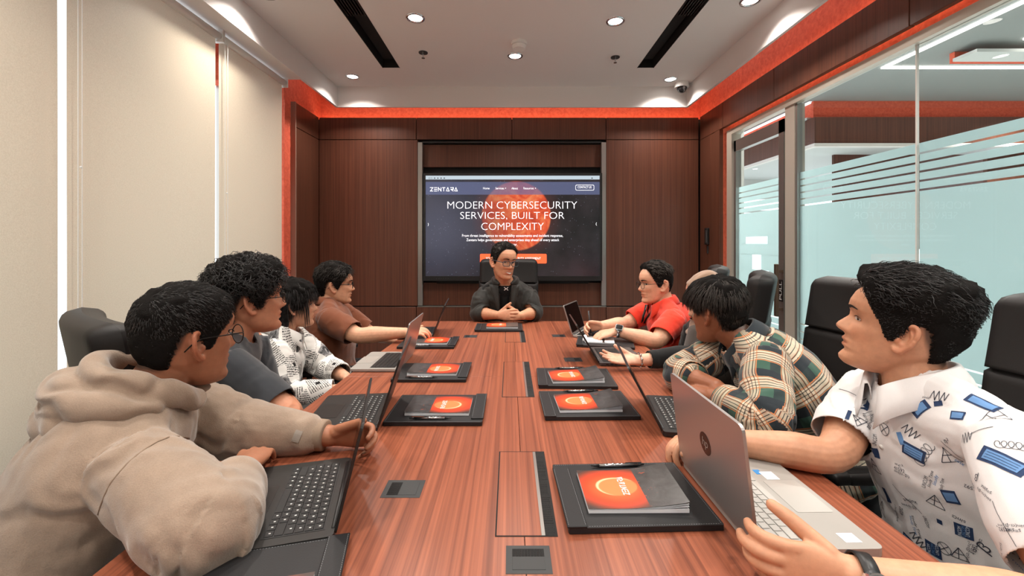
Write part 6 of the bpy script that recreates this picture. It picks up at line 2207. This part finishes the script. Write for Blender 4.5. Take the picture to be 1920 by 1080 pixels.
# --- man in the red polo
R4 = person('man in red polo and round glasses writing on a notepad', head=(.895, 2.62, 1.058), face=(-.99, -.12, -.06), hs=1.03,
            neck=(.945, 2.62, .930), shL=(.945, 2.44, .865), shR=(.935, 2.80, .870), elL=(.800, 2.345, .765), elR=(.740, 2.745, .785), wrL=(.605, 2.415, .805), wrR=(.555, 2.60, .800),
            pelvis=(1.04, 2.60, .50), bulge=(.02, 0, 0), skin=srgb(226, 172, 142), skin_name='skin_red_polo', voxel=.0042, arm=1.04,
            handL=dict(d=(-.95, .1, -.22), pn=(0, .2, -1), up=(0, 1, .2), curl=[(.35, .5, .3)] * 4), handR=dict(d=(-.9, -.3, .0), pn=(0, -.4, -.8), up=(.1, -.4, .9), curl=[(.6, .7, .4)] * 4, thumb=(.35, .2, .2)))
R4.build(hair_col=(0.05, 0.04, 0.035), shade=.8)
R4.facial(open_=.8)
R4.glasses('round', M_GOLD, 1.0, rim=.0013)
R4.hair(M_HAIR_GREY, lambda P: .003 + .018 * np.clip((P[..., 2] - .045) / .04, 0, 1) + .006 * np.clip(P[..., 1] / .08, 0, 1) * np.clip((P[..., 2] - .04) / .04, 0, 1), n=1700, length=.036, radius=.0013, crown=(.03, .085, .075), flow=(-.2, -.1, .1), lift=.45, seed=61, jitter=.25, hairline=hlC,
        lenfn=lambda P: .006 + .03 * np.clip((P[:, 2] - .05) / .04, 0, 1))
g = R4.garment('polo_shirt', M_REDPOLO, voxel=.0065, e_torso=.018, e_depth=.020, sleeves={'L': .78, 'R': .78}, e_arm=[.012, .018, .022, .02, .02, .02], fold=.0050, seed=62, ffreq=6)
R4.collar(M_REDPOLO, g, r=.072, h=.034, flare=.026, fall=.050, tip=.034, gap=.40, drop=.014)
V1, F1 = R4.garment_data
finish(R4)

# --- person in the headscarf
R3 = person('person in taupe headscarf and black sleeves mostly hidden by checked shirt man', head=(.965, 2.10, 1.045), face=(-.80, .58, -.05), hs=.95, s=.92, jaw=.95,
            neck=(1.00, 2.09, .915), shL=(.965, 1.93, .845), shR=(.985, 2.25, .85), elL=(.835, 1.93, .790), elR=(.95, 2.30, .66), wrL=(.560, 1.885, .785), wrR=(.84, 2.22, .60),
            pelvis=(1.08, 2.08, .48), bulge=(.02, 0, 0), skin=srgb(222, 170, 144), skin_name='skin_headscarf', voxel=.0042,
            handL=dict(d=(-1, .08, .02), pn=(0, -.35, .9), up=(0, .8, .3), curl=[(.10, .25, .2), (.1, .2, .2), (.1, .2, .2), (.1, .2, .2)], thumb=(.35, .45, .2)), handR=dict(d=(-1, -.2, 0), pn=(0, 0, -1), up=(0, -1, 0)))
R3.build()
R3.facial()
g = R3.garment('long_sleeved_top', M_BLACKCLOTH, voxel=.0065, e_torso=.018, e_depth=.020, sleeves={'L': 1.86, 'R': 1.86}, e_arm=[.014, .016, .014, .012, .010, .010], fold=.0045, seed=72, ffreq=9)
G = Geo()
Vh, Fh = head_grid(.95, 0.0, 60, 60)
c0 = np.array([0, -.01, .0])
Vh = c0 + (Vh - c0) * np.array([1.16, 1.12, 1.12])
Vh[:, 1] -= np.where(Vh[:, 1] > .03, (Vh[:, 1] - .03) * .22, 0)
G.add(R3.h2w(Vh), Fh)
sweep(G, [R3.h2w([0, -.02, -.05]), R3.h2w([0, -.03, -.10]), R3.N + np.array([0, 0, -.01]), R3.N + np.array([0, 0, -.06])], np.array([[.085, .09], [.09, .09], [.12, .105], [.16, .125]]), R3.side, 24, 30, .4)
V, F = remesh(G, .006, 3)
q = R3.w2h(V)
face_hole = (q[:, 1] > .062) & (np.abs(q[:, 0]) < .052) & (q[:, 2] < .062) & (q[:, 2] > -.115)
fk = face_hole[F].any(1)
V = V + vnormals(V, F) * (.004 * np.sin(q[:, 2] * 70 + 2.5 * sinnoise(V, 5, 2, 2) + q[:, 1] * 40))[:, None]
V, F, _ = compact(V, F[~fk])
R3.child('headscarf', V, F, M_SCARF)
G = Geo()
sweep(G, [R3.N + np.array([-.03, -.02, -.03]), R3.P * .3 + R3.N * .7 + np.array([-.04, -.03, 0]), R3.P * .6 + R3.N * .4 + np.array([-.04, -.03, 0])], np.array([[.13, .10], [.19, .135], [.185, .14]]), R3.side, 24, 30, .4)
V, F = remesh(G, .008, 2)
R3.child('vest', V, F, M_VEST)
finish(R3)

# --- man in the checked flannel shirt
R2 = person('man in checked flannel shirt with crossed arms seen from behind', head=(.782, 1.617, 1.040), face=(-.487, .874, -.10), hs=.98, jaw=.96,
            neck=(.855, 1.565, .945), shL=(.840, 1.395, .915), shR=(.915, 1.735, .905), elL=(.735, 1.235, .785), elR=(.655, 1.625, .795), wrL=(.668, 1.415, .795), wrR=(.705, 1.455, .812),
            pelvis=(1.08, 1.46, .50), bulge=(.03, -.02, .03), skin=srgb(146, 92, 66), skin_name='skin_checked', voxel=.0036, girth=.97,
            handL=dict(d=(-.25, 1, 0), pn=(0, 0, -1), up=(1, 0, 0), curl=[(.15, .25, .2)] * 4), handR=dict(d=(.20, -1, -.12), pn=(0, 0, -1), up=(-1, -.2, 0), curl=[(.2, .3, .2)] * 4, thumb=(.5, .1, .2)))
R2.build()
R2.facial()
hl2 = ([0, 20, 40, 52, 62, 72, 84, 96, 110, 130, 180], [.050, .050, .046, .034, .018, .004, .012, .022, .012, -.045, -.076])
R2.hair(M_HAIR_SOFT, lambda P: .008 + .018 * np.clip((P[..., 2] - .02) / .06, 0, 1) + .007 * np.clip(-P[..., 1] / .08, 0, 1) + .003 * np.clip(P[..., 1] / .08, 0, 1), n=3600, length=.062, radius=.0012, crown=(-.015, -.035, .115), flow=(0, .05, -.25), lift=.20, seed=81, jitter=.22, droop=.7, hairline=hl2, segs=5, lenfn=lambda P: .022 + .040 * np.clip((P[:, 2] - .03) / .05, 0, 1))
g = R2.garment('flannel_shirt', M_PLAID, voxel=.0052, e_torso=.022, e_depth=.024, sleeves={'L': 1.74, 'R': 1.42}, e_arm=[.016, .024, .026, .022, .020, .016], fold=.0065, seed=83, ffreq=6)
R2.collar(M_PLAID, g, r=.076, h=.032, flare=.026, fall=.050, tip=.034, gap=.40, drop=.012)
# rolled sleeve edges
for (c, ax_, R_) in R2.cuts:
    G = Geo(); sweep(G, [c - ax_ * .040, c - ax_ * .018, c + ax_ * .004], np.array([.058, .060, .056]), np.array([0, 0, 1.0]), 12, 28, .1)
    V = G.arr()
    V = V + (.003 * sinnoise(V, 22, 6, 2))[:, None] * nv(ax_)
    ang = np.arctan2(*( (V - c) @ np.stack([nv(np.cross(ax_, [0, 0, 1])), nv(np.cross(ax_, np.cross(ax_, [0, 0, 1])))]).T).T)
    cu = np.stack([(V - c) @ ax_ + .085, ang * .05, np.zeros(len(V))], 1)
    o = R2.child('rolled_cuff', V, [tuple(f_) for f_ in G.F], M_PLAID, parent=g)
    at_ = o.data.attributes.new('cuv', 'FLOAT_VECTOR', 'POINT'); at_.data.foreach_set('vector', cu.astype(np.float32).ravel())
finish(R2)
# ------------------------------------------------------------------ things worn, held and printed
def bvh_of(V, F):
    return BVHTree.FromPolygons([tuple(v) for v in V], [tuple(int(i) for i in f) for f in F])

class Print:
    """flat print laid on a garment: every outline point is pressed onto the cloth"""
    def __init__(self, P, parent):
        self.P, self.parent = P, parent
        self.tree = bvh_of(*P.garment_data)
        self.layers = {}
    def frame(self, px, py):
        o = Vector((0, 0, CAM_Z))
        d = (at(px, py, 1.0) - o).normalized()
        hit, n, _, _ = self.tree.ray_cast(o, d)
        if hit is None:
            return None
        if n.dot(d) > 0: n = -n
        u = n.cross(Vector((0, 0, 1))) * -1
        if u.length < 1e-3: u = Vector((1, 0, 0))
        u.normalize()
        v = n.cross(u)
        return hit, n, u, v, hit.y / 800.0
    def press(self, fr, x, y, lift):
        hit, n, u, v, k = fr
        p = hit + u * x + v * y
        q, nn, _, _ = self.tree.ray_cast(p + n * .03, -n, .08)
        if q is None:
            return None
        if nn.dot(n) < 0: nn = -nn
        return q + nn * lift
    def add(self, key, px, py, V2, F2, rot=0.0, lift=.0009):
        fr = self.frame(px, py)
        if fr is None: return
        c, s = math.cos(math.radians(rot)), math.sin(math.radians(rot))
        k = fr[4]
        out = []
        for (x, y) in V2:
            x, y = x * k, y * k
            out.append(self.press(fr, x * c - y * s, x * s + y * c, lift))
        V, F = self.layers.setdefault(key, ([], []))
        b = len(V)
        V += [p if p is not None else Vector((0, 0, 0)) for p in out]
        for f_ in F2:
            if all(out[i] is not None for i in f_):
                F.append(tuple(i + b for i in f_))
    def strokes(self, key, px, py, lines, w=1.3, rot=0.0, lift=.0010):
        V, F = [], []
        for ln in lines:
            dense = []
            for a, b in zip(ln[:-1], ln[1:]):
                m_ = max(1, int(math.hypot(b[0] - a[0], b[1] - a[1]) / 6))
                dense += [(a[0] + (b[0] - a[0]) * i / m_, a[1] + (b[1] - a[1]) * i / m_) for i in range(m_)]
            dense.append(ln[-1])
            for a, b in zip(dense[:-1], dense[1:]):
                dx, dy = b[0] - a[0], b[1] - a[1]
                L = math.hypot(dx, dy) or 1
                nx, ny = -dy / L * w / 2, dx / L * w / 2
                i = len(V)
                V += [(a[0] - nx, a[1] - ny), (b[0] - nx, b[1] - ny), (b[0] + nx, b[1] + ny), (a[0] + nx, a[1] + ny)]
                F.append((i, i + 1, i + 2, i + 3))
        self.add(key, px, py, V, F, rot, lift)
    def rect(self, key, px, py, w, h, rot=0.0, lift=.0009, skew=0.0, n=6):
        V = [(-w / 2 + w * i / n + skew * (-h / 2 + h * j / n), -h / 2 + h * j / n) for i in range(n + 1) for j in range(n + 1)]
        F = [(i * (n + 1) + j, (i + 1) * (n + 1) + j, (i + 1) * (n + 1) + j + 1, i * (n + 1) + j + 1) for i in range(n) for j in range(n)]
        self.add(key, px, py, V, F, rot, lift)
    def text(self, key, px, py, body, width, rot=0.0, height=None, lift=.0013):
        me_ = fit_width(text_mesh(body, 1.0), width, height)
        self.add(key, px, py, [(v.co.x, v.co.y) for v in me_.vertices], [tuple(p.vertices) for p in me_.polygons], rot, lift)
        bpy.data.meshes.remove(me_)
    def build(self, mats, name='printed_motif'):
        for key, (V, F) in self.layers.items():
            o = self.P.child(name, [np.array(v) for v in V], F, mats[key], parent=self.parent, smooth=False)
            o['kind'] = 'stuff'

INK = {'ink': plain('ink_line', srgb(46, 52, 66), 0.8), 'navy': plain('navy_print', srgb(30, 54, 92), 0.8), 'blue': plain('blue_print', srgb(98, 140, 190), 0.8), 'pale': plain('pale_print', srgb(206, 220, 234), 0.8)}
shirt1 = [c for c in R1.o.children if c.name.startswith('shirt')][0]
PR = Print(R1, shirt1)
def chip(px, py, w, h, rot, lines=True):
    PR.rect('navy', px, py, w, h, rot, .0009)
    PR.rect('blue', px, py, w * .78, h * .66, rot, .0014)
    if lines:
        PR.strokes('navy', px, py, [[(-w * .34, y * h), (w * .34, y * h)] for y in (-.18, 0.0, .18)], .8, rot, .0019)
chip(1877, 863, 74, 30, -3); chip(1712, 848, 38, 24, -8); chip(1843, 757, 52, 20, -22, False); chip(1725, 766, 20, 34, -30, False)
chip(1795, 779, 24, 17, 20, False); chip(1782, 932, 22, 24, 20, False); chip(1702, 1012, 20, 18, -20)
for (px, py, w, h, r) in ((1627, 760, 12, 17, -20), (1643, 849, 13, 18, 15), (1663, 928, 12, 25, 15), (1635, 912, 9, 15, 10), (1590, 780, 6, 26, -8), (1760, 757, 14, 10, 30), (1615, 928, 12, 10, -20), (1762, 978, 8, 9, 0)):
    PR.rect('navy', px, py, w, h, r)
PR.rect('blue', 1620, 833, 8, 18, 5); PR.rect('blue', 1689, 822, 9, 22, 30)
for (px, py) in ((1807, 996), (1750, 1030)):
    PR.rect('navy', px, py, 25, 25, 2)
    for k in (-1, 0, 1):
        PR.text('pale' if k else 'blue', px + k * 7.5, py, 'UNCOM', 21, 90, 5.5)
for (px, py, b_, w, r, key) in ((1903, 1042, 'Study Time', 50, -78, 'ink'), (1891, 1045, 'Study Time', 50, -82, 'blue'), (1879, 1034, 'Study Time', 32, -88, 'ink'), (1719, 988, 'Study Time', 38, -70, 'ink'), (1712, 985, 'Study Time', 32, -74, 'blue'),
                                (1746, 898, 'Study Time', 34, 80, 'ink'), (1755, 900, 'Study', 22, 80, 'blue'), (1767, 908, 'Study Time', 24, 84, 'ink'), (1735, 903, 'UNCOM', 24, 78, 'ink'), (1738, 978, 'UNCOM', 20, -80, 'ink'), (1917, 1040, 'UNCOM', 34, -86, 'ink'),
                                (1850, 918, 's=sinx', 24, 176, 'ink'), (1846, 927, 'sin(α-β)', 40, 176, 'ink'), (1822, 915, '41592', 20, 176, 'ink'), (1824, 905, 'D)=sinα', 34, 178, 'ink'), (1832, 894, 'β', 8, 190, 'ink'),
                                (1893, 985, 'sin(α-β)=c²', 46, -148, 'ink'), (1884, 993, '41592', 20, -148, 'ink'), (1900, 995, 's=sinx', 24, -148, 'ink'), (1816, 1034, 'sin(α-β)=c²', 44, 82, 'ink'), (1826, 1030, '41592', 20, 82, 'ink'), (1834, 1022, 'D)=sinα', 30, 74, 'ink'), (1848, 1028, 'β', 12, 60, 'ink'),
                                (1686, 872, '=c²', 16, 10, 'ink'), (1686, 880, '41592', 20, 6, 'ink'), (1690, 888, 'sin(α-β)', 28, 4, 'ink'), (1707, 938, 's=sinx', 26, 20, 'ink'), (1705, 948, 'sin(α-β)', 28, 18, 'ink'), (1682, 962, 'sin(α-β)=c²', 34, 78, 'ink'), (1690, 958, '41592', 18, 78, 'ink'),
                                (1625, 790, 'sin(α-β)', 30, 78, 'ink'), (1633, 792, 'D)=sinα', 26, 78, 'ink'), (1578, 808, '41592', 18, -14, 'ink'), (1580, 818, '=c²', 14, -14, 'ink'), (1565, 828, 'UNCOM', 16, -40, 'ink'), (1798, 973, 'sinα', 18, 170, 'ink'),
                                (1730, 745, 'D)=sinα', 26, 12, 'ink'), (1800, 866, 'sinx', 14, -30, 'blue'), (1775, 826, 'n²', 10, 20, 'ink'), (1640, 825, 'UNCOM', 20, 86, 'ink')):
    PR.text(key, px, py, b_, w, r, 6.5 if len(b_) > 2 else None)
zig = [[(-14, -4), (-8, 10), (-6, -8), (0, 11), (2, -9), (8, 10), (10, -6), (15, 8)]]
for (px, py, r) in ((1707, 810, -20), (1760, 744, 10), (1812, 822, 40), (1617, 880, 15), (1720, 1012, -30)):
    PR.strokes('ink', px, py, zig, 1.2, r)
tri = [[(-14, -10), (14, -12), (2, 13), (-14, -10)], [(2, 13), (-2, -11)], [(-8, 0), (8, 0)]]
for (px, py, r, k) in ((1860, 784, 190, 1.7), (1753, 938, 0, 1.0), (1777, 853, 30, 1.1), (1640, 872, 10, 1.0), (1655, 950, -10, 1.0), (1608, 787, 30, .8), (1798, 1038, 10, .9)):
    PR.strokes('ink', px, py, [[(x * k, y * k) for x, y in ln] for ln in tri], 1.2, r)
circ = [[(10 * math.cos(a), 11 * math.sin(a)) for a in np.linspace(0, 6.283, 20)], [(-7, -7), (7, 8)], [(-6, 7), (6, -7)]]
PR.strokes('ink', 1658, 805, circ, 1.1); PR.strokes('ink', 1771, 1028, circ, 1.1)
loop = [[(-22 + 3.2 * t + 6 * math.cos(t * 2.2), 8 * math.sin(t * 2.2) + t * .5) for t in np.linspace(0, 14, 60)]]
PR.strokes('ink', 1898, 838, loop, 1.0, 8); PR.strokes('ink', 1735, 856, loop, .9, 60)
for (px, py, L, r) in ((1880, 980, 80, -38), (1605, 742, 60, -40), (1700, 935, 55, -30), (1838, 806, 40, 50), (1790, 850, 50, -40), (1700, 752, 30, -30)):
    PR.strokes('ink', px, py, [[(-L / 2, 0), (L / 2, 0)]], 1.0, r)
PR.build(INK)
for (px, py) in ((1661, 788), (1653, 838)):
    fr = PR.frame(px, py)
    if fr:
        hit, n, u, v, k = fr
        R1.child_mb('button', MB().cyl(hit, hit + n * .0022, .0055, n=14), M_WHITE_PLASTIC, shirt1)

# chest emblem on the black T-shirt: two crossing arcs
CM_T = [c for c in CM.o.children if c.name.startswith('tshirt')][0]
me_ = CM_T.data
Vt = np.array([tuple(v.co) for v in me_.vertices]) + np.array(CM.base)
CM.garment_data = (Vt, [tuple(p.vertices) for p in me_.polygons])
PE = Print(CM, CM_T)
arc = lambda s_: [(s_ * (-4.4 + 3.2 * math.sin(a)), 2.6 * math.cos(a)) for a in np.linspace(.15, math.pi - .15, 12)]
PE.strokes('ink', 949, 541.5, [arc(1), arc(-1), [(-2.4, 0), (2.4, 0)]], 1.1, 0, .003)
PE.build({'ink': M_PRINT_WHITE}, 'chest_emblem')

# wrist watches and bracelet
def band(P, c, axis, rads, width, th, m, name, parent=None, ref=(0, 0, 1), n=28):
    axis = nv(axis); u = nv(np.asarray(ref, float) - axis * np.dot(ref, axis)); v = np.cross(axis, u)
    V, F = [], []
    for (r_off, w_) in ((0, -1), (th, -1), (th, 1), (0, 1)):
        for k in range(n):
            a = 2 * math.pi * k / n
            V.append(np.asarray(c) + axis * w_ * width / 2 + u * (rads[0] + r_off) * math.cos(a) + v * (rads[1] + r_off) * math.sin(a))
    for i in range(4):
        for k in range(n):
            F.append((i * n + k, i * n + (k + 1) % n, ((i + 1) % 4) * n + (k + 1) % n, ((i + 1) % 4) * n + k))
    return P.child(name, V, F, m, parent=parent)
def dial(P, c, out, along, rad, m_case, m_face, parent, square=False):
    out = nv(out); along = nv(np.asarray(along) - out * np.dot(along, out)); side = np.cross(out, along)
    n = 4 if square else 28
    def prism_(r, z0, z1, m, name):
        pts = []
        if square:
            base_ = rounded_rect(2 * r, 2 * r * 1.1, r * .35, 4)
        else:
            base_ = [(r * math.cos(2 * math.pi * k / n), r * math.sin(2 * math.pi * k / n)) for k in range(n)]
        N_ = len(base_)
        V = [c + side * x + along * y + out * z0 for x, y in base_] + [c + side * x + along * y + out * z1 for x, y in base_]
        F = [tuple(range(N_))[::-1], tuple(range(N_, 2 * N_))] + [(k, (k + 1) % N_, N_ + (k + 1) % N_, N_ + k) for k in range(N_)]
        return P.child(name, V, F, m, parent=parent, smooth=False)
    prism_(rad, -.006, .005, m_case, 'watch_case')
    prism_(rad * .84, .005, .0056, m_face, 'watch_face')
    for a in ([.5, 2.2] if not square else []):
        d = side * math.cos(a) + along * math.sin(a)
        P.child_mb('watch_hand', MB().tube([Vector(c + out * .0062), Vector(c + out * .0062 + d * rad * .6)], .0007, 4), M_CHROME, parent)
ax_ = R1.J['wrL'] - R1.J['elL']
wc = R1.J['wrL'] - nv(ax_) * .022
st = band(R1, wc, ax_, (.0315, .0305), .022, .0028, M_BLACK, 'watch_strap')
outv = nv(np.array([-.1, -.75, .25]))
dial(R1, wc + outv * .0335, outv, ax_, .019, M_CHROME, plain('grey_watch_face', srgb(120, 118, 116), 0.3, 0.4), st)
ax_ = R4.J['wrL'] - R4.J['elL']
wc = R4.J['wrL'] - nv(ax_) * .012
st = band(R4, wc, ax_, (.0310, .0310), .016, .003, M_CHROME, 'watch_strap')
outv = nv(np.array([-.1, -.6, .8]))
dial(R4, wc + outv * .034, outv, ax_, .019, M_CHROME, M_PANEL_DARK, st, True)
ax_ = R3.J['wrL'] - R3.J['elL']
wc = R3.J['wrL'] - nv(ax_) * .012
br = band(R3, wc, ax_, (.0275, .0275), .004, .002, M_CHROME, 'bracelet')
for k in range(9):
    a = 2 * math.pi * k / 9
    u = nv(np.cross(nv(ax_), [0, 0, 1.0])); v = np.cross(nv(ax_), u)
    R3.child_mb('bracelet_link', MB().sphere(Vector(wc + (u * math.cos(a) + v * math.sin(a)) * .0295), .0055, 8), M_CHROME, br)

# pen held by the man in red
pb = np.array([.487, 2.565, .790])
t = tag(empty('ballpoint_pen', tuple(pb)), 'dark pen held upright by the man in red', 'pen', 'silver pens on the folders')
MB().cyl((0, 0, -.028), (-.012, .012, .105), .0042, n=10).build('barrel', M_DARKGREY, t, True)
MB().cyl((.003, -.003, -.040), (0, 0, -.028), .001, .004, n=10).build('tip', M_CHROME, t, True)

# lanyard of the man in red
polo = [c for c in R4.o.children if c.name.startswith('polo_shirt')][0]
PL = Print(R4, polo)
def lay_strip(PRN, name, pix, w, m, parent):
    pts = []
    for (px, py) in pix:
        fr = PRN.frame(px, py)
        if fr: pts.append((fr[0] + fr[1] * .004, fr[1]))
    V, F = [], []
    for i, (p, n) in enumerate(pts):
        a = pts[max(0, i - 1)][0]; b = pts[min(len(pts) - 1, i + 1)][0]
        s_ = (b - a).cross(n).normalized() * w / 2
        V += [np.array(p - s_), np.array(p + s_)]
    F = [(2 * i, 2 * i + 1, 2 * i + 3, 2 * i + 2) for i in range(len(pts) - 1)]
    o = PRN.P.child(name, V, F, m, parent=parent)
    md = o.modifiers.new('thickness', 'SOLIDIFY'); md.thickness = .002
lay_strip(PL, 'lanyard', [(1212, 572), (1210, 582), (1206, 592), (1204, 602), (1203, 614), (1202, 622)], .014, M_BLACK, polo)
lay_strip(PL, 'lanyard', [(1223, 582), (1218, 590), (1212, 598), (1207, 606), (1203, 616)], .013, M_BLACK, polo)

# small woven tab on the hoodie sleeve, shoulder seam
hood_g = [c for c in L1.o.children if c.name.startswith('hoodie')][0]
PH = Print(L1, hood_g)
PH.rect('tab', 557, 818, 13, 20, -20, .002)
PH.build({'tab': plain('grey_tab', srgb(150, 140, 130), 0.5)}, 'sleeve_tab')
def seam(PRN, pix, m, parent, r=.0016):
    pts = []
    for (px, py) in pix:
        fr = PRN.frame(px, py)
        if fr: pts.append(fr[0] + fr[1] * .0002)
    if len(pts) > 3:
        PRN.P.child_mb('seam', MB().tube(pts, r, 6), m, parent)
seam(PH, [(355, 822), (335, 818), (315, 820), (295, 828), (275, 840), (255, 855), (238, 870), (222, 888), (208, 905), (198, 925), (190, 945), (184, 965)], M_RIB, hood_g)
seam(PH, [(335, 818), (326, 795), (318, 770)], M_RIB, hood_g)

bpy.data.scenes.remove(DRAFT)
